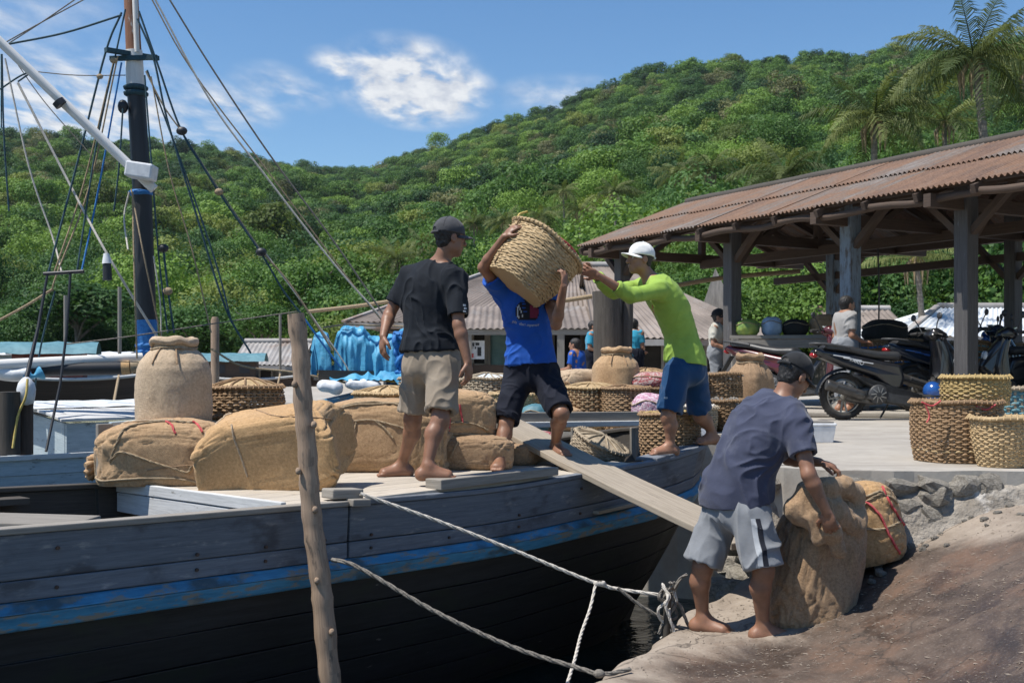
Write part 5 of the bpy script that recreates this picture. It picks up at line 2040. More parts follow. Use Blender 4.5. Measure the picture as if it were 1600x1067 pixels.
# its front awning on posts, counter and poster
roof_quad(h1, (ux(650, Y1), Y1 - 1.6, 3.0), (ux(925, Y1), Y1 - 1.6, 3.0), (ux(925, Y1), Y1 + .8, 3.62), (ux(650, Y1), Y1 + .8, 3.62), 8, 'tin_brown', .15, .018, 'awning_sheet', seed=77, rows=2)
for u in (655, 735, 872, 920):
    m_ = MB()
    m_.beam((ux(u, Y1), Y1 - 1.45, QUAY_Z), (ux(u, Y1), Y1 - 1.45, 3.0), .16, .16, (1, 0, 0))
    m_.build('awning_post', 'grey_wood', h1, world=True)
m_ = MB()
m_.beam((ux(650, Y1), Y1 - 1.5, 2.93), (ux(925, Y1), Y1 - 1.5, 2.93), .08, .12)
m_.build('awning_beam', 'grey_wood', h1, world=True)
m_ = MB()
m_.hexa([(ux(700, Y1), Y1 - 1.1, QUAY_Z), (ux(815, Y1), Y1 - 1.1, QUAY_Z), (ux(815, Y1), Y1 - .6, QUAY_Z), (ux(700, Y1), Y1 - .6, QUAY_Z),
         (ux(700, Y1), Y1 - 1.1, 2.2), (ux(815, Y1), Y1 - 1.1, 2.2), (ux(815, Y1), Y1 - .6, 2.2), (ux(700, Y1), Y1 - .6, 2.2)])
m_.build('counter', 'brown_wood', h1, world=True)
pst = MB()
pst.hexa([(ux(735, 25.8), 25.80, 2.33), (ux(757, 25.8), 25.80, 2.33), (ux(757, 25.8), 25.83, 2.33), (ux(735, 25.8), 25.83, 2.33),
          (ux(735, 25.8), 25.80, 2.75), (ux(757, 25.8), 25.80, 2.75), (ux(757, 25.8), 25.83, 2.75), (ux(735, 25.8), 25.83, 2.75)])
po = tag(pst.build('poster', 'plastic_white'), 'white poster with dark lettering leaning on the shop counter', 'poster')
for (a, b, c, d) in ((738, 741, 2.62, 2.70), (743, 749, 2.64, 2.70), (746, 752, 2.40, 2.60), (737, 740, 2.36, 2.46), (742, 744, 2.56, 2.61)):
    m_ = MB()
    m_.hexa([(ux(a, 25.8), 25.790, c), (ux(b, 25.8), 25.790, c), (ux(b, 25.8), 25.797, c), (ux(a, 25.8), 25.797, c), (ux(a, 25.8), 25.790, d), (ux(b, 25.8), 25.790, d), (ux(b, 25.8), 25.797, d), (ux(a, 25.8), 25.797, d)])
    m_.build('print', 'mast_black' if a != 737 else 'rope_red', po)
Y2 = 25.0
house('brown roofed house between the green shirted man and the market', (ux(985, Y2), ux(1175, Y2), Y2 + 1, Y2 + 8), 4.75, 3.15,
      [('door', ux(1060, Y2), ux(1100, Y2), 1.6, 2.9, 'dark_in'), ('window', ux(1010, Y2), ux(1045, Y2), 2.0, 2.9, 'dark_in'), ('window', ux(1115, Y2), ux(1150, Y2), 2.0, 2.9, 'dark_in')],
      'tin_brown', 8, .8, hipl=0.0, hipr=3.2)
Y3 = 26.0
house('long low house with pale tin roof seen under the market roof', (ux(1420, Y3), ux(1800, Y3), Y3 - .5, Y3 + 5), 3.62, 2.95,
      [('window', ux(1500, Y3), ux(1530, Y3), 1.9, 2.6, 'dark_in'), ('door', ux(1560, Y3), ux(1590, Y3), 1.6, 2.7, 'dark_in'), ('window', ux(1620, Y3), ux(1650, Y3), 1.9, 2.6, 'dark_in')],
      'tin_white', 9, .5, hipl=2.0, wallmat='wall_tan')
Y4 = 36.0
house('small hut with grey tin roof on the shore left of the tarpaulin', (ux(385, Y4), ux(455, Y4), Y4, Y4 + 3), 2.95, 2.35,
      [('door', ux(405, Y4), ux(425, Y4), 1.6, 2.3, 'dark_in')], 'tin_grey', 4, .4)
house('house with brown roof between the market posts at the back', (ux(1330, 30), ux(1400, 30), 30, 34), 3.75, 3.0,
      [('window', ux(1350, 30), ux(1370, 30), 2.0, 2.7, 'dark_in')], 'tin_brown', 4, .5)
# bamboo utility poles lying across the roofs
for pp, lab in (([(480, 487, 24), (560, 478, 24), (640, 466, 24)], 'thin pale pole reaching out over the tarpaulin'), ([(1030, 452, 20), (1090, 440, 20), (1150, 432, 20), (1250, 424, 20)], 'long bamboo pole running from behind the green shirt to a market post'),
                ([(880, 470, 20), (925, 463, 20)], 'short bamboo pole sticking out left of the mooring post')):
    m_ = MB()
    m_.tube(spline([at(*p) for p in pp], 4), .04, 8)
    tag(m_.build('bamboo_pole', 'rope_tan'), lab, 'pole')

# ---- big mooring post on the quay
mp = thing('mooring_post', 'thick dark split timber mooring post behind the jar bundle', 'post', at(955, 665, 12.2) * V((1, 1, 0)) if False else (at(955, 0, 12.2).x, 12.2, QUAY_Z))
for (u0, u1, du, vt) in ((927, 975, -4, 455), (968, 988, 4, 470)):
    m_ = MB()
    c, w = (u0 + u1) / 2, (u1 - u0) / 2 / F * 12.2
    pts = [at(c + du * (k / 5 - .8), 670 - (670 - vt) * k / 8, 12.2) for k in range(9)]
    m_.tube(pts, [w * (1.05 - .02 * k) + .012 * mnoise.noise(V((k * .8, c, 0))) for k in range(9)], 14)
    b = len(m_.v)
    m_.v = [(x + .014 * mnoise.noise(V((x * 30, y * 30, z * 1.5))), y + .014 * mnoise.noise(V((x * 30 + 5, y * 30, z * 1.5))), z) for x, y, z in m_.v]
    m_.build('timber', 'old_post', mp, world=True)

# ================================================================== SACKS


def sgnpow(x, e):
    return math.copysign(abs(x) ** e, x)


def sack_fn(size, seed, e1=0.45, e2=0.55, wr=1.0, sag=0.0, pinch=0.0, lump=0.07, bulge=0.0):
    lx_, ly_, lz_ = size[0] / 2, size[1] / 2, size[2] / 2
    so = V((seed * 7.3, seed * 3.1, seed * 1.7))

    def fn(a, b, off=0.0):
        """a: around 0..1, b: bottom to top 0..1"""
        th, ph = 2 * math.pi * a, math.pi * (b - 0.5)
        c1, s1 = math.cos(ph), math.sin(ph)
        x = sgnpow(c1, e1) * sgnpow(math.cos(th), e2)
        y = sgnpow(c1, e1) * sgnpow(math.sin(th), e2)
        z = sgnpow(s1, e1)
        p = V((x, y, z))
        d = p.normalized()
        q = V((x * lx_, y * ly_, z * lz_))
        k = 1 + lump * mnoise.noise(d * 1.6 + so)
        # creases that run towards the corners
        cr = abs(mnoise.noise(V((d.x * 2.2, d.y * 5, d.z * 5)) + so))
        w = -0.048 * (1 - min(1, cr * 5)) ** 2 * wr * (0.2 + abs(d.x) ** 2 * 1.5)
        cr2 = abs(mnoise.noise(V((d.x * 7, d.y * 3, d.z * 3)) + so * 2))
        w -= 0.026 * (1 - min(1, cr2 * 5)) ** 2 * wr
        cr3 = abs(mnoise.noise(d * 4.5 + so * 3))
        w -= 0.014 * (1 - min(1, cr3 * 5)) ** 2 * wr
        w += 0.010 * mnoise.noise(d * 6 + so) * wr + 0.003 * mnoise.noise(d * 17 + so) * wr
        if pinch:                                   # dog ears on the corners
            ear = max(0, abs(x * y) - 0.55) / 0.45
            q += V((math.copysign(1, x), math.copysign(1, y), 0)) * ear * pinch * 0.08
            q.z *= 1 - 0.35 * ear * pinch
        q = q * (k + w)
        if bulge:
            kb = 1 + bulge * (-z) * .5 + bulge * .5 * (1 - z * z)
            q.x *= kb
            q.y *= kb
        q += d * off
        q.z -= sag * (x * x)
        if q.z < -lz_ * 0.86:
            q.z = -lz_ * 0.86 + (q.z + lz_ * 0.86) * 0.15
        q.z += lz_ * 0.86
        return q
    return fn


def sack(base, size, rot, seed, mat, label, nu=170, nv=84, ropes=(), rmat='rope_tan', **kw):
    """rot: Euler; ropes: lists of (a, b) on the sack's surface"""
    fn = sack_fn(size, seed, **kw)
    Rm = rot if isinstance(rot, Matrix) else Matrix.Rotation(rot, 3, 'Z')
    s = thing('burlap_sack', label, 'sack', base)
    m_ = MB()
    m_.grid(lambda a, b: Rm @ fn(a, 0.004 + b * 0.992), nu, nv)
    bm = bmesh.new()
    bm.from_mesh(m_.mesh('body', mat))
    bmesh.ops.remove_doubles(bm, verts=bm.verts, dist=1e-4)
    bmesh.ops.holes_fill(bm, edges=bm.edges)
    me = bpy.data.meshes.new('body')
    bm.to_mesh(me)
    bm.free()
    me.materials.append(M[mat])
    link('body', me, s)
    for k, rp in enumerate(ropes):
        pts = []
        for (a0, b0), (a1, b1) in zip(rp, rp[1:]):
            pts += [Rm @ fn(a0 + (a1 - a0) * i / 8, b0 + (b1 - b0) * i / 8, 0.006) for i in range(8)]
        m_ = MB()
        m_.tube(pts, 0.0075, 6)
        m_.build('tie_rope', rmat if isinstance(rmat, str) else rmat[k % len(rmat)], s)
    return s, fn, Rm


def deck_at(u, v, z=1.452):
    Y = (CAMZ - z) * F / (v - HV)
    return V(((u - 800) / F * Y, Y, z))


def on(u, Y, z):
    return V(((u - 800) / F * Y, Y, z))


s1, f1, r1 = sack(on(267, 7.28, 1.452), (0.88, 0.60, 0.44), 0.10, 1, 'burlap', 'plump tan sack with gathered left end under the tall jar bundle',
                  ropes=([(.52, .30), (.46, .5), (.40, .78), (.30, .92)], [(.46, .5), (.62, .42), (.75, .40), (.82, .34)], [(.40, .8), (.6, .9), (.78, .88)], [(.56, .2), (.53, .5), (.50, .8)]), sag=.05, rmat=('rope_tan', 'rope_tan', 'burlap_grey'))
m_ = MB()                                            # gathered mouth at its left end
for k in range(9):
    an = k * .7
    m_.tube(spline([V((-.36, -.02 + .05 * math.cos(an), .14 + .05 * math.sin(an))), V((-.43, -.03 + .03 * math.cos(an), .13 + .03 * math.sin(an))), V((-.50, -.06 + .07 * math.cos(an), .09 + .07 * math.sin(an)))], 4),
            [.03, .028, .024, .02, .018, .02, .022, .026, .02], 7)
m_.build('gathered_mouth', 'burlap', s1)
sack(on(446, 7.02, 1.445), (0.76, 0.44, 0.53), Matrix.Rotation(-0.12, 3, 'Z') @ Matrix.Rotation(R(-9), 3, 'Y') @ Matrix.Rotation(R(12), 3, 'X'), 2, 'burlap_gold', 'large golden square cornered sack at the deck edge beside the pole', e1=.30, e2=.26, pinch=1.6, lump=.03,
     ropes=([(.5, .25), (.52, .5), (.50, .75), (.44, .9)],), rmat='burlap_grey')
sack(on(598, 8.12, 1.452), (0.98, 0.56, 0.55), -0.15, 3, 'burlap', 'long tan sack with crossed ropes behind the bare legged man', ropes=([(.55, .25), (.60, .5), (.70, .72), (.80, .8), (.92, .75)], [(.70, .72), (.72, .5), (.68, .3)], [(.60, .62), (.75, .8), (.85, .65)]), sag=.06)
sack(on(712, 8.35, 1.67), (0.58, 0.46, 0.38), 0.3, 4, 'burlap', 'rounded sack resting on top of the others between the two men', ropes=([(.60, .3), (.72, .38), (.85, .32), (.98, .30)], [(.72, .38), (.74, .7)]), rmat=('rope_tan', 'rope_red'), sag=.04)
sack(on(738, 8.28, 1.452), (0.60, 0.46, 0.27), 0.05, 5, 'burlap_brown', 'flat brown sack on the deck under the rounded one', ropes=([(.60, .3), (.64, .6), (.70, .85)],), sag=.02)
sack(on(668, 8.55, 1.452), (0.60, 0.5, 0.30), 0.4, 6, 'burlap', 'tan sack lying behind the deck sacks under the round basket')
sack(on(838, 9.0, 1.25), (0.55, 0.45, 0.38), 0.2, 7, 'burlap', 'tan sack under the upper end of the gangplank', ropes=([(.55, .3), (.7, .8)],), rmat='rope_red')
sack(on(800, 8.62, 1.452), (0.42, 0.34, 0.17), -0.3, 17, 'burlap_brown', 'small flat sack at the deck edge beside the gangplank')
Rf = Matrix.Rotation(0.25, 3, 'Z') @ Matrix.Rotation(R(10), 3, 'Y')
sack(on(1256, 6.42, 0.68), (0.42, 0.42, 0.90), Rf, 8, 'burlap_brown', 'tall upright brown sack gripped by the bending man', e1=.6, e2=.75, wr=1.5, bulge=.32, lump=.12, ropes=([(.62, .80), (.70, .83), (.80, .80), (.9, .82)],), rmat='burlap_grey')
sack(on(1352, 6.80, 1.02), (0.52, 0.44, 0.52), Matrix.Rotation(-0.2, 3, 'Z') @ Matrix.Rotation(R(-12), 3, 'Y'), 9, 'burlap_gold', 'golden sack tied with red cord leaning on the broken quay edge', e1=.6, e2=.7,
     ropes=([(.60, .85), (.72, .68), (.85, .72), (.95, .55)], [(.70, .85), (.78, .62), (.85, .4), (.9, .3)], [(.60, .5), (.72, .68), (.74, .9)]), rmat=('rope_tan', 'rope_red', 'rope_tan'))
# folded collar and twisted neck of the gripped sack
g = SDF((1.30, 5.9, 1.15), (2.25, 6.85, 1.95), .009)
SKT = V((on(1262, 6.38, 0).x, 6.38, 0))
for (q, r_) in (([(1243, 792, 6.18), (1262, 770, 6.20), (1290, 764, 6.25), (1316, 760, 6.32), (1334, 772, 6.40)], .05), ([(1334, 772, 6.40), (1340, 810, 6.36), (1330, 850, 6.30)], .042),
                ([(1262, 775, 6.16), (1268, 810, 6.13), (1278, 845, 6.12)], .03), ([(1290, 790, 6.14), (1300, 830, 6.10), (1312, 862, 6.12)], .036), ([(1250, 800, 6.2), (1300, 800, 6.25), (1330, 820, 6.32)], .07)):
    for a, b in zip(q, q[1:]):
        g.cap(at(*a), at(*b), r_, r_ * .95, .05)
vs, fs = g.get()
nn = np_normals(vs, fs)
q = vs * np.array([26, 26, 12])
vs = vs + nn * ((1 - np.abs(vnoise(q, 1.0, 3))) ** 3 * .012 + vnoise(vs, 50, 4) * .002)[:, None]
SK = [o for o in COL.objects if o.get('label', '').startswith('tall upright brown')][0]
link('folded_neck', np_mesh('folded_neck', relax(vs, fs, 2) - np.array(SK.location), fs, 'burlap_brown'), SK)


def surf_rope(starts, pix, mat='rope_tan', r=.0075, name='tie_rope'):
    """cord laid over the camera-facing cloth of one sack, following the photo"""
    S = [o for o in COL.objects if o.get('label', '').startswith(starts)][0]
    body = [o for o in COL.objects if o.parent == S and o.name.startswith('body')][0]
    b = S.location
    bvh = BVHTree.FromPolygons([v.co + b for v in body.data.vertices], [tuple(p.vertices) for p in body.data.polygons])
    pts = []
    for q in spline([V((u, v, 0)) for u, v in pix], 5):
        d = (at(q.x, q.y, 1.0) - V((0, 0, CAMZ))).normalized()
        hit = bvh.ray_cast(V((0, 0, CAMZ)), d)
        if hit[0] is not None and (not pts or (hit[0] - b - pts[-1]).length < .12):
            pts.append(hit[0] - b + hit[1] * r * .6)
    if len(pts) > 2:
        m_ = MB()
        twist_rope(m_, pts, r)
        m_.build(name, mat, S)


S1, S2, S3, S4, S5, S9 = 'plump tan', 'large golden', 'long tan', 'rounded sack', 'flat brown', 'golden sack'
surf_rope(S1, [(172, 722), (184, 690), (197, 669), (239, 660), (275, 659), (300, 661)])
surf_rope(S1, [(176, 716), (191, 706), (239, 722), (270, 731), (292, 738), (300, 728)])
surf_rope(S1, [(259, 659), (268, 664), (274, 678)], 'rope_red')
surf_rope(S1, [(301, 659), (309, 664), (316, 675)], 'rope_red')
surf_rope(S1, [(230, 735), (292, 727), (330, 730), (362, 734)], 'burlap_brown', .004, 'seam')
surf_rope(S2, [(362, 664), (366, 685), (377, 714), (387, 745)], 'burlap_grey', .006, 'seam')
surf_rope(S2, [(400, 640), (430, 650), (480, 652), (520, 655)], 'burlap_brown', .004, 'seam')
surf_rope(S3, [(524, 672), (540, 662), (557, 657), (586, 657), (622, 666), (640, 672)])
surf_rope(S3, [(557, 658), (553, 681), (542, 701), (540, 725)])
surf_rope(S3, [(586, 657), (600, 668), (614, 684)])
surf_rope(S4, [(680, 668), (698, 662), (723, 660), (745, 664), (762, 672)])
surf_rope(S4, [(723, 660), (720, 645), (718, 632)], 'rope_red')
surf_rope(S5, [(716, 690), (710, 700), (704, 715)])
surf_rope(S9, [(1341, 800), (1355, 783), (1376, 772), (1390, 776)])
surf_rope(S9, [(1378, 760), (1390, 785), (1404, 808), (1412, 820)], 'rope_red')
surf_rope(S9, [(1350, 826), (1380, 826), (1400, 818), (1415, 812)])
surf_rope('tall upright', [(1225, 870), (1240, 900), (1238, 950), (1230, 975)], 'burlap_brown', .004, 'seam')


def jar(base, w, h, seed, mat, label, square=0.0):
    """tall burlap-wrapped bundle with shoulders and a thick rolled neck"""
    j = thing('burlap_bundle', label, 'bundle', base)
    r = w / 2
    prof = [(.02, 0), (.92 * r, .0), (1.0 * r, .05 * h), (1.02 * r, .3 * h), (1.0 * r, .5 * h), (.97 * r, .62 * h), (.90 * r, .70 * h), (.74 * r, .78 * h), (.60 * r, .83 * h), (.55 * r, .86 * h), (.56 * r, .9 * h), (.5 * r, .93 * h), (.02, .94 * h)]
    P = []
    for (r0, z0), (r1, z1) in zip(prof, prof[1:]):
        P += [(r0 + (r1 - r0) * i / 4, z0 + (z1 - z0) * i / 4) for i in range(4)]
    P.append(prof[-1])
    so = V((seed * 5.1, seed * 2.3, 0))

    def dis(p, i, a):
        zz = p.z / h
        fold = abs(mnoise.noise(V((math.cos(a) * 3.2, math.sin(a) * 3.2, seed + zz * .8))))
        sh = math.exp(-((zz - .76) / .12) ** 2)
        k = 1 - .10 * sh * (1 - min(1, fold * 4)) + .04 * mnoise.noise(p * 6 + so) + .018 * mnoise.noise(p * 17 + so) + .03 * mnoise.noise(V((math.cos(a) * 2, math.sin(a) * 2, zz * 2)) + so)
        if square:
            k *= 1 + square * .10 * math.cos(4 * a + .6)
        return V((p.x * k, p.y * k, p.z))
    m_ = MB()
    m_.lathe(P, 72, fn=dis)
    m_.build('body', mat, j)
    m_ = MB()
    prof2 = [(.56 * r + .045 * math.cos(x) * r * 2.2, .925 * h + .048 * h * math.sin(x)) for x in [2 * math.pi * i / 12 for i in range(13)]]
    m_.lathe(prof2, 56, close=False, fn=lambda p, i, a: p * (1 + .04 * mnoise.noise(p * 12 + so)) + V((0, 0, .01 * mnoise.noise(V((math.cos(a) * 2, math.sin(a) * 2, seed))))))
    m_.build('rolled_neck', mat, j)
    m_ = MB()
    m_.lathe([(.02, .955 * h), (.5 * r, .955 * h)], 24, close=False)
    m_.build('top', mat, j)
    m_ = MB()
    m_.tube([V((math.cos(a) * .6 * r, math.sin(a) * .6 * r, .845 * h + .006 * math.sin(a * 3))) for a in [2 * math.pi * i / 36 for i in range(37)]], .007, 6)
    m_.build('neck_cord', 'rope_tan', j)
    for a0 in (-1.9, -1.2):
        m_ = MB()
        m_.tube([V((math.cos(a0) * rr_ * r * 1.02, math.sin(a0) * rr_ * r * 1.02, zz_ * h)) for rr_, zz_ in ((.6, .84), (.78, .77), (.94, .68))], .005, 5)
        m_.build('seam', 'burlap_brown', j)
    return j


jar(on(272, 7.45, 1.80), .485, .60, 1, 'burlap_grey', 'tall jar shaped burlap bundle standing on the left sack', .15)
jar(on(963, 11.9, 1.80), .50, .60, 2, 'burlap', 'jar shaped burlap bundle in front of the mooring post')
jar(on(1172, 12.6, QUAY_Z), .49, .80, 3, 'burlap_brown', 'square shouldered brown bundle on the quay behind the bending man', .9)

# ================================================================== BASKETS


def basket(base, r0, r1, h, label, mat, rows=12, stakes=26, seed=0, sy=1.0, rot=None, lid=None, fill=None, group=None, stripe=None, strip=0.92, amp=0.010, rimr=0.016, sides=4, name='woven_basket'):
    """woven basket: r0 bottom radius, r1 top radius; each weaver passes over and under the stakes"""
    b = thing(name, label, 'basket', base, group)
    rows, stakes, amp, strip = int(rows * 1.9), int(stakes * 1.55), amp * .42, strip * 1.08
    Rm = rot or Matrix.Identity(3)
    rg_ = random.Random(seed)
    so = V((seed * 3.7, 0, 0))

    def rad(z):
        t_ = z / h
        return r0 + (r1 - r0) * t_ + (r0 + r1) * .035 * math.sin(math.pi * t_)

    def P(a, r, z):
        k = 1 + .05 * mnoise.noise(V((math.cos(a) * .9, math.sin(a) * .9, z * 2.5)) + so) + .012 * mnoise.noise(V((math.cos(a) * 6, math.sin(a) * 6, z * 22)) + so)
        return Rm @ V((math.cos(a) * r * k, math.sin(a) * r * k * sy, z + .012 * h / .4 * mnoise.noise(V((math.cos(a) * 1.5, math.sin(a) * 1.5, 4)) + so)))
    rh = h / rows
    NS_ = stakes * sides
    groups = {}
    for k in range(rows):
        zc = (k + .5) * rh
        mt = stripe(k, rg_) if stripe else mat
        m_ = groups.setdefault(mt, MB())
        hh = rh * strip / 2 * rg_.uniform(.72, 1.14)
        zc += rh * rg_.uniform(-.12, .12)
        ou, ov = rg_.uniform(0, 9), rg_.uniform(0, 9)
        vs, fs, uv = [], [], []
        for j in range(NS_):
            a = 2 * math.pi * j / NS_
            w = math.cos(math.pi * (j / sides) + math.pi * k)
            r = rad(zc) + amp * w
            dz = .0025 * math.sin(j * 1.7 + k)
            for q, dr in ((-1, -.002), (0, .002), (1, -.002)):
                vs.append(P(a, r + dr, zc + q * hh + dz))
        for j in range(NS_):
            j2 = (j + 1) % NS_
            for q in (0, 1):
                fs.append((j * 3 + q, j2 * 3 + q, j2 * 3 + q + 1, j * 3 + q + 1))
                u0, u1 = ou + j * .03, ou + (j + 1) * .03
                uv.append([(u0, ov + q * .012), (u1, ov + q * .012), (u1, ov + (q + 1) * .012), (u0, ov + (q + 1) * .012)])
        m_.add(vs, fs, uv, True)
    for mt, m_ in groups.items():
        o = m_.build('weave', mt, b)
        o['kind'] = 'stuff'
        sd_ = o.modifiers.new('thick', 'SOLIDIFY')
        sd_.thickness = .004
    m_ = MB()
    for j in range(stakes):
        a = 2 * math.pi * j / stakes
        d = .009
        pts = [(P(a - d / rad(z), rad(z), z), P(a + d / rad(z), rad(z), z)) for z in [h * i / 5 for i in range(6)]]
        vs = [p for pr_ in pts for p in pr_]
        m_.add(vs, [(2 * i, 2 * i + 1, 2 * i + 3, 2 * i + 2) for i in range(5)], [[(0, i * .05), (.02, i * .05), (.02, i * .05 + .05), (0, i * .05 + .05)] for i in range(5)], True)
    o = m_.build('stakes', mat, b)
    o['kind'] = 'stuff'
    m_ = MB()
    m_.tube([P(2 * math.pi * i / 48, rad(h) + .004, h) for i in range(49)], rimr, 7, cap=False)
    n_ = int(2 * math.pi * r1 / .035)
    for i in range(n_):
        a = 2 * math.pi * i / n_
        m_.tube([P(a, rad(h) + .006 + rimr * 1.15, h - rimr * .5), P(a + .03, rad(h) + .004, h + rimr * 1.15), P(a + .06, rad(h) - rimr, h - rimr * .3)], .006, 4)
    m_.build('rim', mat, b)
    m_ = MB()
    m_.add([P(2 * math.pi * i / 24, r0, .006) for i in range(24)], [tuple(range(24))])
    m_.build('base', mat, b)
    m_ = MB()                                        # sprung strip ends
    for i in range(34):
        a, z = rg_.uniform(0, 6.28), h * rg_.uniform(.08, 1.0)
        l_ = rg_.uniform(.02, .06)
        dz_, da_ = rg_.uniform(-.3, .5) * l_, rg_.choice((-1, 1)) * l_ / rad(z)
        p0, p1, p2_ = P(a, rad(z) + .004, z), P(a + da_ * .5, rad(z) + .010, z + dz_ * .4), P(a + da_, rad(z) + rg_.uniform(.012, .03), z + dz_)
        w_ = Rm @ V((0, 0, .004))
        m_.add([p0 - w_, p1 - w_, p2_, p1 + w_, p0 + w_], [(0, 1, 3, 4), (1, 2, 3)], [[(a, 0), (a + .03, 0), (a + .03, .01), (a, .01)], [(a, 0), (a + .03, 0), (a + .03, .01)]])
    o = m_.build('loose_ends', mat, b)
    o['kind'] = 'stuff'
    if lid:
        m_ = MB()
        dome = .05 if lid is True else lid[0]
        lm = mat if lid is True else lid[1]

        def lf(a, c):
            r = rad(h) * 1.0 * (1 - c)
            an = 2 * math.pi * a
            z = h + dome * (1 - (1 - c) ** 2) + .012 * mnoise.noise(V((math.cos(an) * r * 9, math.sin(an) * r * 9, seed))) - .004
            return Rm @ V((math.cos(an) * r, math.sin(an) * r * sy, z))
        m_.grid(lf, 40, 10)
        m_.build('cover', lm, b)
        for k in range(7):                          # bands plaited over the cover
            m_ = MB()
            an = k * math.pi / 7
            pts = [lf((an + (math.pi if c < 0 else 0)) / (2 * math.pi), 1 - abs(c)) + Rm @ V((0, 0, .006)) for c in [i / 10 for i in range(-10, 11)]]
            m_.tube(pts, .008, 5)
            m_.build('cover_band', mat, b)
    if fill:
        fm, n_ = fill
        m_ = MB()
        for i in range(n_):
            a, r = rg_.uniform(0, 6.28), rad(h) * math.sqrt(rg_.uniform(0, .8))
            p = V((math.cos(a) * r, math.sin(a) * r * sy, h * .93))
            a2 = rg_.uniform(0, 6.28)
            d = V((math.cos(a2), math.sin(a2), rg_.uniform(-.2, .4))) * rg_.uniform(.05, .12)
            m_.tube([Rm @ (p - d * .8), Rm @ (p + V((0, 0, rg_.uniform(0, .05)))), Rm @ (p + d * .8)], [.012, .016, .008], 5)
        m_.build('straw_filling', fm, b)
        m_ = MB()
        m_.add([Rm @ V((math.cos(2 * math.pi * i / 24) * rad(h) * .97, math.sin(2 * math.pi * i / 24) * rad(h) * .97 * sy, h * .86)) for i in range(24)], [tuple(range(24))])
        m_.build('filling_bed', 'bamboo_dark', b)
    return b


# the basket being handed over, tilted on the carrier's shoulder
tilt = Matrix.Rotation(R(38), 3, 'Y') @ Matrix.Rotation(R(-12), 3, 'X')
HB = at(803, 449, 8.22)
hb = basket(HB, .225, .295, .40, 'pale woven basket tilted on the shoulder of the man in the blue shirt', 'bamboo', rows=13, stakes=22, seed=3, rot=tilt, lid=(.03, 'bamboo'), strip=1.12, amp=.006)
m_ = MB()
m_.tube(spline([HB + tilt @ V((.285 * math.cos(a), .285 * math.sin(a), .418 + .006 * math.sin(a * 5))) for a in [-1.7, -1.4, -1.1, -.8, -.5, -.25]], 4), .009, 6)
m_.build('red_cord', 'rope_red', hb, world=True)
m_ = MB()
m_.tube(spline([HB + tilt @ V((-.28, -.02, .40)), HB + tilt @ V((-.30, 0, .46)), HB + tilt @ V((-.27, .02, .52))], 4), .008, 5)
m_.build('yellow_cord', 'rope_yellow', hb, world=True)
for an in (-2.62,):                                 # dark seam down the side
    m_ = MB()
    m_.tube([HB + tilt @ V((math.cos(an + .05 * z) * (.242 + .07 * z / .4), math.sin(an + .05 * z) * (.242 + .07 * z / .4), z)) for z in (.02, .1, .2, .3, .39)], .006, 5)
    m_.build('seam', 'bamboo_dark', hb, world=True)

# on the deck and in the bow
basket(on(382, 7.95, 1.452), .22, .25, .40, 'plain lower basket of the stack right of the tall jar bundle', 'bamboo_brown', 11, 24, 4)
basket(on(383, 7.95, 1.845), .255, .25, .20, 'covered brown basket right of the tall jar bundle, upper of its stack', 'bamboo_brown', 6, 26, 5, lid=(.06, 'bamboo'), stripe=lambda k, r: 'bamboo_brown' if k % 3 else 'bamboo_dark')
basket(on(607, 8.86, 1.452), .24, .265, .53, 'straw coloured covered basket behind the long sack', 'bamboo', 12, 24, 6, lid=(.05, 'bamboo'), amp=.013)
b = basket(on(1047, 9.62, 1.33), .22, .25, .46, 'open basket of straw in the bow at the feet of the man in green', 'bamboo_brown', 11, 26, 7, fill=('bamboo_yellow', 70), amp=.013)
m_ = MB()
for k in range(6):
    m_.tube(spline([on(1035 + k * 4, 9.5, 1.78 + .02 * (k % 3)), on(1048 + k * 3, 9.55, 1.80), on(1058 + k, 9.62, 1.77)], 4), .010, 5)
m_.build('red_rag', 'rope_red', b, world=True)
tl = Matrix.Rotation(R(24), 3, 'Y') @ Matrix.Rotation(R(10), 3, 'X')
basket(on(925, 9.3, 1.40), .20, .225, .20, 'tilted basket with pale net cover beside the gangplank', 'bamboo_grey', 7, 24, 8, rot=tl, lid=(.05, 'bamboo_grey'))
# on the quay behind the boat
basket(on(764, 12.6, QUAY_Z), .27, .28, .50, 'grey basket under a silvery cover between the two men', 'bamboo_grey', 11, 22, 9, lid=(.06, 'tarp_white'), amp=.016)
basket(on(700, 12.9, QUAY_Z), .25, .27, .48, 'grey basket standing behind the man in beige shorts', 'bamboo_grey', 11, 22, 10, amp=.016)
basket(on(922, 11.5, QUAY_Z), .27, .285, .42, 'wide low basket with straw mat cover left of the jar bundle', 'bamboo', 9, 26, 11, lid=(.05, 'bamboo'), stripe=lambda k, r: 'bamboo' if k < 7 else 'bamboo_dark', amp=.014)
basket(on(978, 11.2, QUAY_Z), .20, .235, .42, 'narrow basket in front of the jar bundle', 'bamboo_brown', 10, 22, 12, lid=(.03, 'burlap'))
basket(on(963, 11.95, QUAY_Z), .24, .25, .26, 'low basket carrying the jar bundle', 'bamboo_brown', 6, 22, 13, lid=(.01, 'bamboo_brown'))
basket(on(1112, 11.9, QUAY_Z), .28, .30, .56, 'tall dark basket heaped with cords right of the man in green', 'bamboo_brown', 13, 26, 14, fill=('rope_grey', 60), stripe=lambda k, r: r.choice(('bamboo_brown', 'bamboo_dark', 'bamboo_brown')), amp=.012)
basket(on(1025, 11.9, QUAY_Z), .26, .28, .40, 'basket holding a red and white net bundle', 'bamboo_dark', 9, 24, 15)
basket(on(1085, 10.95, QUAY_Z), .2, .22, .24, 'low open basket on the quay edge behind the calves of the man in green', 'bamboo_grey', 6, 22, 27, fill=('rope_white', 40))
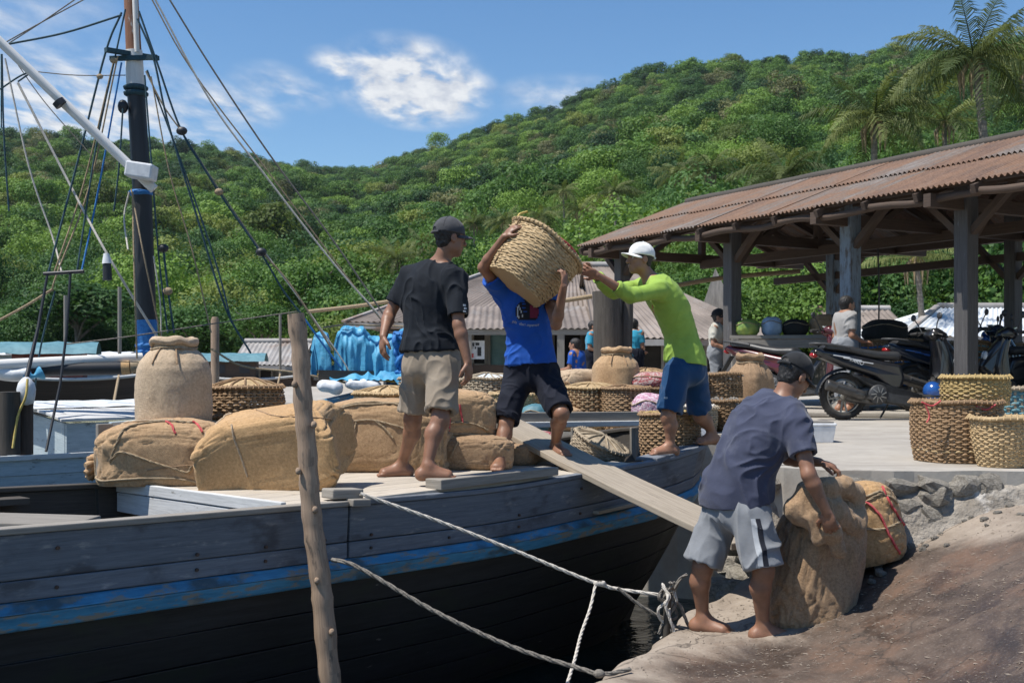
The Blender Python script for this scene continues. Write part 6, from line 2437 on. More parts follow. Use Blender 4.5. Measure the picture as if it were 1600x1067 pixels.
basket(on(846, 11.9, QUAY_Z), .24, .27, .46, 'brown basket seen between the legs of the man in blue', 'bamboo_brown', 10, 22, 61, fill=('bamboo_dark', 24))
basket(on(806, 11.3, QUAY_Z), .22, .25, .36, 'straw basket behind the left leg of the man in blue', 'bamboo', 9, 22, 62, lid=(.05, 'bamboo_grey'))
basket(on(886, 12.7, QUAY_Z), .26, .28, .52, 'tall straw basket left of the mooring post', 'bamboo_brown', 11, 22, 63, lid=(.06, 'bamboo'))
basket(on(1062, 12.6, QUAY_Z), .27, .29, .50, 'brown basket behind the hip of the man in green', 'bamboo_brown', 11, 22, 64, fill=('bamboo_yellow', 30))
basket(on(1140, 11.2, QUAY_Z), .20, .23, .30, 'small brown basket left of the square shouldered bundle', 'bamboo_dark', 8, 22, 65, fill=('rope_grey', 24))
basket(on(662, 12.7, QUAY_Z), .26, .27, .50, 'grey basket on the quay corner behind the beige shorts', 'bamboo_grey', 11, 22, 66, lid=(.05, 'tarp_white'))
basket(on(1010, 12.9, QUAY_Z), .26, .28, .56, 'tall brown basket behind the net bundle', 'bamboo_brown', 12, 22, 67, lid=(.05, 'bamboo'))
basket(on(1090, 12.2, QUAY_Z), .24, .26, .36, 'low grey basket between the dark basket and the teal shorts', 'bamboo_grey', 9, 22, 68, fill=('rope_white', 30))
sack(on(868, 11.25, QUAY_Z), (.55, .42, .26), .3, 21, 'burlap', 'tan sack on the quay between the wide low basket and the man in blue')
sack(on(790, 12.0, QUAY_Z), (.60, .45, .30), -.2, 22, 'burlap_brown', 'brown sack on the quay beside the silvery covered basket')
sack(on(905, 12.2, QUAY_Z + .02), (.6, .4, .62), .5, 23, 'burlap_grey', 'pale sack standing behind the wide low basket')
# front right group
basket(on(1496, 7.72, QUAY_Z), .275, .29, .40, 'large brown basket on the quay with red string on its rim', 'bamboo_brown', 13, 30, 16, amp=.013, fill=('bamboo_dark', 20),
       stripe=lambda k, r: 'bamboo_brown' if k != 4 else 'bamboo')
basket(on(1524, 7.80, QUAY_Z + .375), .205, .215, .19, 'yellowish basket stacked on the large brown one', 'bamboo_yellow', 7, 24, 17, amp=.012, stripe=lambda k, r: 'bamboo_yellow' if k not in (1, 4) else 'bamboo')
basket(on(1568, 7.30, QUAY_Z), .155, .20, .31, 'flared open basket at the right picture edge', 'bamboo', 11, 24, 18, amp=.011)
basket(on(1568, 8.35, QUAY_Z), .22, .25, .47, 'basket with green teal rim behind the stacked yellowish one', 'bamboo_grey', 11, 22, 19, stripe=lambda k, r: 'bamboo_grey' if k < 9 else 'teal_tarp')
BR = [o for o in COL.objects if o.get('label', '').startswith('large brown basket')][0]
for pts in ([(1446, 633), (1452, 650), (1448, 660)], [(1440, 628), (1456, 634), (1470, 626)], [(1525, 634), (1540, 640), (1556, 632)]):
    m_ = MB()
    m_.tube(spline([at(u, v, 7.43) for u, v in pts], 5), .006, 5)
    m_.build('red_string', 'rope_red', BR, world=True)
# market stall baskets
for i, (u, Y, r, z, lab) in enumerate(((1348, 15.3, .34, .62, 'left stall basket with blue strips in front of the man in grey'), (1402, 15.5, .32, .62, 'middle stall basket with orange and blue strips behind the black scooter'),
                                       (1448, 15.8, .30, .55, 'right stall basket behind the scooter handlebar'), (1500, 14.6, .34, .58, 'green striped basket under the market roof by the dark post'), (1556, 14.8, .32, .56, 'green striped basket at the right under the market roof'))):
    basket(on(u, Y, QUAY_Z + .36), r * .92, r, z, lab, 'bamboo_brown', 13, 22, 40 + i, group=None, fill=('bamboo_dark', 16),
           stripe=(lambda k, r_: 'bamboo_brown' if k % 4 else 'rope_blue') if i < 3 else (lambda k, r_: 'bamboo_brown' if k % 3 else 'teal_tarp'))


def bundle(c, size, seed, mat, label, cat='bundle', name='cloth_bundle', cord=None):
    fn = sack_fn(size, seed, e1=.8, e2=.9, wr=1.4)
    b = thing(name, label, cat, c)
    m_ = MB()
    m_.grid(lambda a, q: fn(a, .004 + .992 * q), 48, 26)
    m_.build('body', mat, b)
    m_ = MB()
    m_.tube([fn(a / 20, .62 + .05 * math.sin(a), .005) for a in range(21)], .006, 5)
    m_.build('cord', cord or 'rope_tan', b)
    return b


def mottle(name, c1, c2, c3):
    t = NT(name)
    co = t.coord('Object')
    n1 = t.noise(t.coord('Object', (1, 1, 1.6)), 24.0, 3.0, .6, 1.2)
    n2 = t.noise(co, 60.0, 2.0, .6)
    col = t.mix(t.step(n1, .44, .54), c1, c2)
    col = t.mix(t.math('MULTIPLY', t.step(n2, .52, .6), .7), col, c3)
    return t.fin(col, .8, t.bump(n1, .5, .02))


M['net_red'] = mottle('red white net', (.30, .06, .065), (.46, .36, .33), (.20, .05, .055))
M['net_pink'] = mottle('pink mottled cloth', (.42, .20, .28), (.56, .46, .50), (.30, .12, .20))
M['bag_green'] = surf('green plastic bag', (.10, .22, .06), (.36, .42, .08), 9, .4)
M['bag_blue'] = surf('pale blue plastic bag', (.28, .38, .52), (.42, .50, .60), 9, .35, c3=(.55, .45, .12), c3s=3, c3t=(.66, .7))
bundle(on(1020, 11.85, 1.94), (.62, .45, .20), 3, 'net_red', 'red and white net bundle behind the teal shorts')
bundle(on(1016, 10.75, 1.62), (.36, .34, .34), 4, 'net_pink', 'pink mottled cloth bundle behind the knee of the man in green')
bundle(on(838, 9.6, 1.50), (.35, .25, .16), 5, 'net_red', 'red mesh bag behind the upper end of the gangplank')
bundle(on(836, 11.0, 1.55), (.30, .3, .30), 14, 'teal_tarp', 'teal cloth bundle between the legs of the man in blue')
bundle(on(1078, 11.6, 1.95), (.40, .3, .22), 15, 'burlap_grey', 'pale cloth bundle on the baskets right of the teal shorts')
lowst = thing('low_stall', 'low plank stall carrying the striped baskets under the market roof', 'stall', on(1440, 15.4, QUAY_Z))
for (ua, Ya, ub, Yb) in ((1325, 15.3, 1475, 15.85), (1478, 14.6, 1585, 14.85)):
    m_ = MB()
    m_.beam(on(ua, Ya, QUAY_Z + .335), on(ub, Yb, QUAY_Z + .335), .75, .05)
    m_.build('stall_board', 'grey_wood', lowst, world=True)
    for u_, Y_ in ((ua + 6, Ya), (ub - 6, Yb)):
        m_ = MB()
        m_.beam(on(u_, Y_, QUAY_Z + .07), on(u_, Y_, QUAY_Z + .31), .1, .6, (0, 1, 0))
        m_.build('trestle', 'dark_wood', lowst, world=True)
# ---- stall table and goods
tbt = thing('stall_table', 'grey wooden stall table under the left of the market roof', 'table', on(1225, 17.0, QUAY_Z))
m_ = MB()
m_.beam(on(1140, 16.9, 2.60), on(1318, 16.6, 2.60), 1.0, .05)
m_.build('tabletop', 'grey_wood', tbt, world=True)
for u in (1148, 1208, 1300):
    for dy in (-.4, .4):
        m_ = MB()
        m_.beam(on(u, 16.8 + dy, QUAY_Z), on(u, 16.8 + dy, 2.58), .09, .09, (1, 0, 0))
        m_.build('leg', 'grey_wood', tbt, world=True)
m_ = MB()
m_.beam(on(1140, 16.4, 2.5), on(1318, 16.1, 2.5), .04, .12)
m_.build('apron', 'grey_wood', tbt, world=True)
bundle(on(1206, 16.6, 2.625), (.30, .28, .30), 6, 'bag_blue', 'pale blue bag with yellow star mark on the stall table', 'bag', 'plastic_bag')
bundle(on(1168, 16.6, 2.625), (.36, .28, .26), 7, 'bag_green', 'yellow green bag at the left of the stall table', 'bag', 'plastic_bag')
bundle(on(1243, 16.6, 2.625), (.40, .3, .26), 8, 'dark_in', 'dark bundle beside the pale blue bag on the stall', 'bundle')
bundle(on(1288, 16.6, 2.625), (.42, .3, .34), 9, 'burlap_brown', 'brown sack at the right end of the stall table', 'sack')
bundle(on(1382, 15.45, 2.50), (.62, .4, .34), 10, 'dark_in', 'large dark bundle on the stall baskets', 'bundle')
bundle(on(1440, 15.75, 2.44), (.42, .4, .30), 11, 'dark_in', 'second dark bundle right of the large one on the stall baskets', 'bundle')
# bench in front of the shop, white tub on the quay, concrete step under the scooters
bn = thing('bench', 'grey plank bench behind the wide low basket', 'bench', on(905, 15.5, QUAY_Z))
m_ = MB()
m_.beam(on(862, 15.5, 2.06), on(962, 15.9, 2.10), .3, .07)
m_.build('seat', 'grey_wood', bn, world=True)
for u in (875, 900, 925, 950):
    m_ = MB()
    m_.beam(on(u, 15.6, QUAY_Z), on(u, 15.6, 2.05), .08, .08, (1, 0, 0))
    m_.build('leg', 'grey_wood', bn, world=True)
tbx = thing('plastic_tub', 'white rectangular tub standing on the quay behind the bending man', 'tub', on(1268, 9.6, QUAY_Z))
m_ = MB()
c = V((0, 0, 0))
for (s0, z0, s1_, z1) in ((.15, 0, .17, .14), (.175, .14, .175, .165)):
    m_.hexa([(-s0, -s0 * .8, z0), (s0, -s0 * .8, z0), (s0, s0 * .8, z0), (-s0, s0 * .8, z0), (-s1_, -s1_ * .8, z1), (s1_, -s1_ * .8, z1), (s1_, s1_ * .8, z1), (-s1_, s1_ * .8, z1)])
m_.build('body', 'plastic_white', tbx, bev=.008)
m_ = MB()
m_.box((0, 0, .172), (.31, .25, .01))
m_.build('lid', 'grey_wood', tbx)
m_ = MB()
m_.hexa([on(1225, 14.2, QUAY_Z), on(1700, 13.4, QUAY_Z), on(1700, 17.5, QUAY_Z), on(1225, 18.5, QUAY_Z), on(1225, 14.2, QUAY_Z + .07), on(1700, 13.4, QUAY_Z + .07), on(1700, 17.5, QUAY_Z + .07), on(1225, 18.5, QUAY_Z + .07)])
struct(m_.build('market_step', 'concrete', bev=.02))

# ================================================================== SCOOTERS
M['paint_black'] = surf('dusty black scooter paint', (.010, .011, .014), (.022, .023, .027), 6, .28, bump=.03, Coat_Weight=.4)
M['paint_red'] = surf('dark red scooter paint', (.055, .004, .008), (.085, .008, .013), 6, .3, bump=.02, Coat_Weight=.5)
M['paint_blue'] = surf('blue scooter paint', (.01, .06, .24), (.02, .10, .34), 6, .25, bump=.02, Coat_Weight=.4)
M['paint_navy'] = surf('dark blue black scooter paint', (.010, .018, .035), (.02, .035, .06), 6, .25, bump=.02, Coat_Weight=.4)
M['plastic_dark'] = surf('matt dark plastic', (.025, .026, .028), (.05, .051, .053), 14, .55, bump=.1)
M['seat_vinyl'] = surf('black vinyl seat', (.020, .021, .023), (.040, .041, .044), 10, .45, bump=.15, bscale=60)
M['rubber'] = surf('dusty tyre rubber', (.018, .017, .016), (.055, .05, .045), 9, .85, bump=.3)
M['alloy'] = surf('dusty alloy', (.20, .19, .175), (.34, .33, .31), 12, .42, metal=.6, bump=.1)
M['muffler'] = surf('dark steel muffler', (.05, .048, .046), (.11, .105, .10), 12, .4, metal=.5, bump=.1)
M['lamp_glass'] = surf('clear lamp glass', (.45, .50, .52), (.62, .66, .68), 8, .08, bump=.05, Coat_Weight=1.0)
M['lamp_red'] = surf('red lamp', (.28, .012, .012), (.40, .02, .02), 8, .15, bump=.05)
M['decal_white'] = surf('white decal', (.6, .6, .6), (.72, .72, .72), 8, .4, bump=0)


def panel(mb, poly, w, ins=0.35, yoff=0.0, taper=None):
    """inflated side profile: poly of (x, z) extruded over +-w with rounded edges"""
    P = [V((x, z)) for x, z in poly]
    # resample smoothly
    n = len(P)
    Q = []
    for i in range(n):
        a, b, c, d = P[i - 1], P[i], P[(i + 1) % n], P[(i + 2) % n]
        for k in range(4):
            t_ = k / 4
            cr = 0.5 * ((2 * b) + (c - a) * t_ + (2 * a - 5 * b + 4 * c - d) * t_ * t_ + (3 * b - a - 3 * c + d) * t_ ** 3)
            Q.append(cr.lerp(b.lerp(c, t_), .55))
    n = len(Q)
    area = sum(Q[i].x * Q[(i + 1) % n].y - Q[(i + 1) % n].x * Q[i].y for i in range(n))
    sg = 1 if area > 0 else -1
    nr = []
    for i in range(n):
        d = (Q[(i + 1) % n] - Q[i - 1])
        d = d.normalized() if d.length > 1e-9 else V((1, 0))
        nr.append(V((-d.y, d.x)) * sg)
    lay = [(-1, 1.0), (-.96, .62), (-.82, .22), (-.5, .03), (0, 0), (.5, .03), (.82, .22), (.96, .62), (1, 1.0)]
    vs = []
    for y, f in lay:
        for i in range(n):
            q = Q[i] + nr[i] * f * w * ins
            tw = taper(q.x, q.y) if taper else 1.0
            vs.append((q.x, yoff + y * w * tw, q.y))
    fs = []
    for j in range(len(lay) - 1):
        for i in range(n):
            i2 = (i + 1) % n
            f = (j * n + i, j * n + i2, (j + 1) * n + i2, (j + 1) * n + i)
            fs.append(f if sg < 0 else f[::-1])
    mb.add(vs, fs, None, True)
    e = (len(lay) - 1) * n
    bm_f = [tuple(range(n)), tuple(range(e + n - 1, e - 1, -1))]
    mb.add([vs[i] for i in range(n)], [tuple(range(n)) if sg > 0 else tuple(range(n - 1, -1, -1))])
    mb.add([vs[e + i] for i in range(n)], [tuple(range(n - 1, -1, -1)) if sg > 0 else tuple(range(n))])


def tri_fix(o):
    return o


def text_mesh(txt, size, name='lettering'):
    cu = bpy.data.curves.new(name, 'FONT')
    cu.body = txt
    cu.size = size
    cu.shear = .3
    o = bpy.data.objects.new(name, cu)
    COL.objects.link(o)
    bpy.context.view_layer.update()
    dg = bpy.context.evaluated_depsgraph_get()
    me = bpy.data.meshes.new_from_object(o.evaluated_get(dg))
    bpy.data.objects.remove(o)
    return me


def scooter(label, paint, accent, loc, rotz, steer=0.2, group='scooters parked beside the market'):
    s = thing('motor_scooter', label, 'scooter', loc, group, rotz)

    def part(name, mat, fn, parent=None, bev=0, lab=None):
        m_ = MB()
        fn(m_)
        return m_.build(name, mat, parent or s, bev=bev, label=lab)
    for xw, ys in ((-.63, 0), (.64, 0)):
        def rim(m):
            for r_ in (.195, .185):
                m.lathe([(r_, -.03), (r_ + .018, -.034), (r_ + .018, .034), (r_, .03)], 32, close=False)
            m.lathe([(.01, -.06), (.045, -.06), (.05, -.02), (.05, .02), (.045, .06), (.01, .06)], 14)
            for k in range(10):
                a = k * math.pi / 5 + (.12 if k % 2 else -.12)
                m.beam((math.cos(a) * .04, math.sin(a) * .04, 0), (math.cos(a + .05) * .195, math.sin(a + .05) * .195, 0), .018, .022)
            m.v = [(x, z, y) for x, y, z in m.v]
            m.v = [(x + xw, y, z + .275) for x, y, z in m.v]
        w = part('wheel', 'alloy', rim)

        def tyre(m):
            m.lathe([(.238 + .046 * math.cos(a), .046 * math.sin(a) * 1.05) for a in [2 * math.pi * i / 14 for i in range(15)]], 44, close=False)
            for k in range(44):
                a = 2 * math.pi * k / 44
                m.box((math.cos(a) * .283, math.sin(a) * .283, 0), (.006, .012, .06), Matrix.Rotation(a, 3, 'Z'))
            m.v = [(x + xw, z, y + .282) for x, y, z in m.v]
        part('tyre', 'rubber', tyre, w)
    tp = lambda x, z: 0.55 + 0.45 * max(0, min(1, (x + 1.02) / .5))
    part('tail_fairing', paint, lambda m: panel(m, [(-1.02, .80), (-.94, .85), (-.55, .78), (-.18, .70), (.02, .66), (.08, .50), (.03, .36), (-.10, .34), (-.28, .50), (-.60, .60), (-.88, .71)], .145, .35, 0, tp))
    part('side_cover', 'plastic_dark', lambda m: panel(m, [(-.62, .56), (-.30, .48), (-.08, .34), (.30, .30), (.48, .27), (.50, .20), (.10, .16), (-.15, .20), (-.32, .36)], .155, .2))
    part('seat', 'seat_vinyl', lambda m: panel(m, [(-.90, .84), (-.86, .885), (-.58, .875), (-.42, .84), (-.20, .81), (.00, .81), (.05, .76), (.00, .70), (-.3, .72), (-.6, .79)], .135, .35))
    part('grab_rail', 'plastic_dark', lambda m: m.tube(spline([V((-.60, -.13, .85)), V((-.85, -.13, .89)), V((-1.0, -.08, .90)), V((-1.0, .08, .90)), V((-.85, .13, .89)), V((-.60, .13, .85))], 4), .016, 8))
    part('floor_board', 'plastic_dark', lambda m: panel(m, [(0, .33), (.46, .30), (.50, .25), (.05, .26)], .15, .1))
    part('leg_shield', paint, lambda m: panel(m, [(.42, .26), (.50, .24), (.60, .42), (.66, .62), (.62, .82), (.56, .98), (.46, .97), (.50, .76), (.52, .58), (.46, .40)], .19, .3, 0, lambda x, z: .75 + .25 * math.sin(min(1, max(0, (z - .2) / .8)) * 3.1)))
    part('front_cowl', paint, lambda m: panel(m, [(.50, .98), (.58, .97), (.72, .80), (.82, .64), (.78, .56), (.66, .50), (.58, .64), (.54, .82)], .15, .4, 0, lambda x, z: .55 + .45 * max(0, min(1, (.86 - x) / .2))))
    hl = part('headlight', 'lamp_glass', lambda m: [m.ball((.735, sg * .065, .74), (.035, .05, .075), 10, 8) for sg in (-1, 1)])
    part('indicator', 'lamp_glass', lambda m: m.ball((.665, -.125, .68), (.03, .015, .05), 8, 6))
    part('handlebar_cowl', paint, lambda m: panel(m, [(.38, 1.00), (.42, 1.07), (.50, 1.09), (.60, 1.03), (.62, .97), (.52, .94), (.42, .95)], .125, .45))
    part('instrument', 'lamp_glass', lambda m: m.box((.43, 0, 1.065), (.08, .12, .012), Matrix.Rotation(.5, 3, 'Y')))
    hb_ = part('handlebar', 'muffler', lambda m: m.tube(spline([V((.36, -.34, 1.02)), V((.42, -.18, 1.03)), V((.46, 0, 1.02)), V((.42, .18, 1.03)), V((.36, .34, 1.02))], 5), .013, 8))
    for sg in (-1, 1):
        part('grip', 'rubber', lambda m: m.tube([(.35, sg * .35, 1.02), (.385, sg * .24, 1.024)], .02, 8), hb_)
        part('brake_lever', 'alloy', lambda m: m.tube([(.42, sg * .22, 1.02), (.43, sg * .34, 1.0)], .006, 6), hb_)
        mr_ = part('mirror', 'plastic_dark', lambda m: (m.tube(spline([V((.42, sg * .2, 1.04)), V((.40, sg * .26, 1.13)), V((.39, sg * .33, 1.19))], 4), .007, 6), m.ball((.385, sg * .36, 1.22), (.02, .065, .042), 10, 7)))
    part('front_fender', paint, lambda m: m.grid(lambda a, b: V((.64 + (.315 - .02 * abs(b - .5)) * math.cos(-.15 + 2.35 * a), .085 * (2 * b - 1), .28 + (.315 - .05 * (2 * b - 1) ** 2) * math.sin(-.15 + 2.35 * a))), 18, 6))
    for sg in (-1, 1):
        part('fork', 'muffler', lambda m: m.tube([(.64, sg * .075, .28), (.56, sg * .075, .58)], .02, 8))
    part('rear_fender', 'plastic_dark', lambda m: m.grid(lambda a, b: V((-.63 + .33 * math.cos(1.5 + 1.55 * a), .07 * (2 * b - 1), .28 + .33 * math.sin(1.5 + 1.55 * a) - .03 * (2 * b - 1) ** 2)), 14, 4))
    part('mudguard', 'plastic_dark', lambda m: (m.beam((-.92, 0, .70), (-1.10, 0, .42), .14, .015, (1, 0, 0)),))
    part('number_plate', accent, lambda m: m.box((-1.075, 0, .50), (.012, .20, .09), Matrix.Rotation(.45, 3, 'Y')))
    part('tail_light', 'lamp_red', lambda m: m.ball((-.985, 0, .765), (.05, .07, .035), 10, 6))
    eng = part('engine_case', 'muffler', lambda m: (panel(m, [(-.62, .34), (-.30, .40), (-.16, .34), (-.16, .20), (-.32, .17), (-.62, .22)], .09, .4, -.03),))
    part('fan_cover', 'plastic_dark', lambda m: (m.lathe([(.01, 0), (.115, 0), (.12, .03), (.105, .045), (.01, .05)], 24),
                                                  setattr(m, 'v', [(x - .26, -.125 - z, y + .30) for x, y, z in m.v])))
    for k in range(9):
        a = k * 2 * math.pi / 9
        part('fan_slot', 'alloy', lambda m: m.beam((-.26 + math.cos(a) * .03, -.178, .30 + math.sin(a) * .03), (-.26 + math.cos(a + .3) * .095, -.172, .30 + math.sin(a + .3) * .095), .012, .004, (0, 1, 0)))
    part('muffler', 'muffler', lambda m: m.tube(spline([V((-.28, -.15, .24)), V((-.42, -.17, .27)), V((-.50, -.175, .30)), V((-.85, -.18, .41)), V((-.90, -.18, .425))], 4), [.018] * 4 + [.02, .035, .05, .06] + [.064] * 6 + [.06, .045, .035], 12))
    part('heat_shield', 'plastic_dark', lambda m: m.tube([(-.56, -.215, .335), (-.78, -.22, .405)], .032, 8))
    part('shock_absorber', 'alloy', lambda m: m.tube([(-.60, .09, .32), (-.46, .09, .62)], [.025, .03], 8))
    part('side_stand', 'muffler', lambda m: m.tube([(-.02, .12, .2), (-.08, .24, .01)], .012, 6))
    for k in range(3):
        part('stripe', accent, lambda m: m.beam((-.80 + .12 * k, -.1485 - .001 * k, .765 - .03 * k), (-.60 + .14 * k, -.150, .735 - .035 * k), .012, .004, (0, 1, 0)))
    return s


scA = scooter('dusty black scooter parked side on in front of the market step', 'paint_black', 'decal_white', (on(1398, 13.55, 0).x, 13.55, QUAY_Z), R(4))
me = text_mesh('VARIO', .062)
me.materials.append(M['decal_white'])
o = link('lettering', me, scA)
o.location = (-.62, -.153, .70)
o.rotation_euler = (R(90), R(18), 0)
scooter('dark red scooter half hidden behind the bending man', 'paint_red', 'paint_black', (on(1243, 15.2, 0).x, 15.2, QUAY_Z + .07), R(-36))
scooter('navy scooter with blue tail behind the black scooter', 'paint_navy', 'paint_blue', (on(1500, 14.35, 0).x, 14.35, QUAY_Z + .07), R(8))
scooter('blue scooter deep under the market roof at the right', 'paint_blue', 'paint_black', (on(1610, 15.4, 0).x, 15.4, QUAY_Z + .07), R(160))
scooter('black scooter cut by the right picture edge, facing left', 'paint_black', 'paint_red', (on(1645, 13.2, 0).x, 13.2, QUAY_Z), R(166))
scooter('black scooter parked between the navy one and the right edge', 'paint_black', 'paint_blue', (on(1580, 14.1, 0).x, 14.1, QUAY_Z + .07), R(172))
hm = thing('helmet', 'shiny blue crash helmet hung in front of the black scooter', 'helmet', on(1457, 13.15, 1.78))
m_ = MB()
m_.ball((0, 0, .12), (.105, .125, .11), 20, 14)
m_.build('shell', 'paint_blue', hm)
m_ = MB()
m_.lathe([(.108, .05), (.112, .065), (.108, .08)], 24, close=False)
m_.build('edge_trim', 'rubber', hm)
m_ = MB()
m_.grid(lambda a, b: V((.112 * math.cos(-.9 + 1.8 * a), .13 * math.sin(-.9 + 1.8 * a), .06 + .10 * b)), 14, 6)
m_.build('visor', 'glass', hm)

# ================================================================== PEOPLE


def unit(v):
    return V(v).normalized()


class Fig:
    """collects clothing and body as implicit surfaces; joints are world points"""

    def __init__(self, label, J, h, base, group=None):
        self.J, self.h, self.base = J, h, V(base)
        self.t = thing('person', label, 'person', base, group)
        pts = [J['head']] + list(J['spine']) + [p for a in J['arms'] for p in a[:3]] + [p for l in J['legs'] for p in l[:3]]
        self.lo = V([min(p[i] for p in pts) - .24 for i in range(3)])
        self.hi = V([max(p[i] for p in pts) + .24 for i in range(3)])

    def sdf(self):
        return SDF(self.lo, self.hi, self.h)

    def torso(self, g, grow=0.0, t0=0.0, t1=1.0, W=1.0, k=.05, n=15, widths=None, flare=0.0):
        J = self.J
        P = spline(J['spine'], 8)
        wd = widths or [(0, .150, .105), (.18, .148, .108), (.38, .130, .092), (.60, .150, .105), (.78, .165, .108), (.90, .145, .085), (1.0, .075, .060)]
        for i in range(n):
            t_ = t0 + (t1 - t0) * i / (n - 1)
            x = max(0, min(.9999, t_)) * (len(P) - 1)
            a = int(x)
            c = P[a].lerp(P[min(a + 1, len(P) - 1)], x - a)
            tg = (P[min(a + 1, len(P) - 1)] - P[max(a - 1, 0)]).normalized()
            if t_ < 0:
                c = P[0] + tg * (t_ * (P[-1] - P[0]).length)
            r = unit(J['rh'].lerp(J['rs'], max(0, min(1, t_))))
            r = unit(r - tg * r.dot(tg))
            f = r.cross(tg)
            w = lin([(q[0], q[1]) for q in wd], t_) * W + grow
            d = lin([(q[0], q[2]) for q in wd], t_) * W + grow
            fl_ = flare * max(0, min(1, (.30 - t_) / .3))
            w += fl_
            d += fl_
            g.ell(c, (w, d, .065 + grow * .5), (r, f, tg), k)

    def sleeve(self, g, a, b, ra, rb, k=.03, hollow=.05, inner=None, depth=.05, fl=1.0, ax=None):
        """cloth tube from a to b, cut square and open at b"""
        a, b = np.array(a, float), np.array(b, float)
        d = (b - a) / np.linalg.norm(b - a)
        e = b + d * .03
        r = max(ra, rb)
        sl, X, Y, Z = g.reg(np.minimum(a, e) - r, np.maximum(a, e) + r, .06 + k)
        L = float((e - a) @ (e - a))
        px, py, pz = X - a[0], Y - a[1], Z - a[2]
        t_ = np.clip((px * (e - a)[0] + py * (e - a)[1] + pz * (e - a)[2]) / L, 0, 1)
        qx, qy, qz = px - t_ * (e - a)[0], py - t_ * (e - a)[1], pz - t_ * (e - a)[2]
        dd = np.sqrt(qx * qx + qy * qy + qz * qz) - (ra + (rb - ra) * t_)
        pl = (X - b[0]) * d[0] + (Y - b[1]) * d[1] + (Z - b[2]) * d[2]
        dd = np.maximum(dd, pl)
        g.comb(sl, dd.astype(np.float32), k, 'u')
        if inner:
            g.cap(b + d * .04, b - d * depth, inner, inner * .85, .004, 's')

    def cloth_obj(self, g, name, mat, amp, sc=(16, 16, 6), seed=1, rel=2, ridge=.6, label=None, parent=None):
        vs, fs = g.get()
        vs = relax(vs, fs, rel)
        nn = np_normals(vs, fs)
        q = vs * np.array(sc)
        warp = vnoise(vs, 5.0, seed + 5)[:, None]
        n1 = vnoise(q + warp * 1.6, 1.0, seed)
        fold = (1.5 * (1 - np.abs(n1)) ** 3 - .55) * ridge * 1.4 + (1 - 2 * np.abs(vnoise(q[:, [1, 0, 2]] * np.array([.7, .7, 2.2]) + warp, 1.0, seed + 2))) * (1 - ridge)
        big = vnoise(vs, 6.0, seed + 9)
        vs = vs + nn * (fold * amp * 1.9 * (0.6 + 0.5 * big) + big * amp * .6)[:, None]
        o = link(name, np_mesh(name, vs - np.array(self.base), fs, mat), parent or self.t, label=label)
        return o, vs, fs

    def hand(self, g, wr, d, n, side, curl=.5, spread=.16):
        d = unit(d)
        n = unit(V(n) - d * V(n).dot(d))
        s = d.cross(n) * side
        g.ell(wr + d * .045, (.040, .017, .055), (s, n, d), .012)
        for i, (ln, off) in enumerate(((.070, .030), (.080, .010), (.074, -.011), (.058, -.030))):
            b = wr + d * (.085 - .006 * abs(i - 1)) + s * off
            dd = unit(d + s * (off / .03) * spread)
            c1 = curl * (1 + .08 * i)
            d1 = unit(dd * math.cos(c1) + n * math.sin(c1))
            d2 = unit(dd * math.cos(c1 * 2.1) + n * math.sin(c1 * 2.1))
            d3 = unit(dd * math.cos(c1 * 2.9) + n * math.sin(c1 * 2.9))
            p1 = b + d1 * ln * .45
            p2_ = p1 + d2 * ln * .32
            p3_ = p2_ + d3 * ln * .25
            g.cap(b - dd * .02, p1, .0105, .0098, .005)
            g.cap(p1, p2_, .0098, .0092, .003)
            g.cap(p2_, p3_, .0092, .0078, .003)
        b = wr + d * .025 + s * .030
        d1 = unit(d * .65 + s * .75 + n * .25)
        p1 = b + d1 * .042
        g.cap(b, p1, .015, .012, .012)
        g.cap(p1, p1 + unit(d * .85 + s * .25 + n * (.3 + curl * .4)) * .034, .012, .0088, .004)

    def foot(self, g, an, d):
        d = unit((d[0], d[1], 0))
        up = V((0, 0, 1))
        s = d.cross(up)
        sole = an.z - .075
        hl = V((an.x, an.y, sole + .032)) - d * .038
        ball = V((an.x, an.y, sole + .022)) + d * .125
        g.cap(an, hl, .036, .034, .03)
        g.cap(hl, ball + V((0, 0, .004)), .033, .027, .03, fl=1.0)
        g.cap(an + d * .02 - up * .01, ball + up * .008, .036, .024, .03)
        g.cap(hl + s * .012, ball + s * .026, .026, .022, .03)
        g.cap(hl - s * .012, ball - s * .024, .026, .022, .03)
        for i, o in enumerate((-.034, -.016, .002, .018, .033)):
            for_ = 1 - .22 * abs(i - 1.2) / 3
            b = ball + s * o
            b.z = sole + .016
            r = .0135 if i == 0 else .0095
            g.cap(b, b + d * .048 * for_ - up * .004, r, r * .85, .006)

    def head(self, g):
        J = self.J
        c, f = J['head'], unit(J['face'])
        u = V(J.get('hup', (0, 0, 1)))
        u = unit(u - f * u.dot(f))
        r = f.cross(u)
        self.hf = (c, f, u, r)
        ax = (r, f, u)
        g.ell(c + u * .035 - f * .012, (.074, .094, .080), ax, .02)
        g.ell(c - u * .022 + f * .022, (.061, .070, .090), ax, .03)
        g.ell(c - u * .092 + f * .060, (.030, .028, .024), ax, .03)
        for sg in (-1, 1):
            g.ell(c - u * .062 + f * .022 + r * sg * .046, (.016, .034, .026), ax, .03)
            g.ell(c - u * .012 + f * .068 + r * sg * .040, (.018, .014, .016), ax, .015)
            g.ell(c + u * .026 + f * .086 + r * sg * .028, (.026, .009, .008), ax, .012)
            g.ell(c - u * .008 - f * .008 + r * sg * .076, (.010, .022, .032), ax, .006)
            g.ell(c - u * .006 - f * .002 + r * sg * .086, (.007, .010, .016), ax, .004, 's')
            g.ell(c + u * .008 + f * .094 + r * sg * .031, (.017, .012, .010), ax, .008, 's')
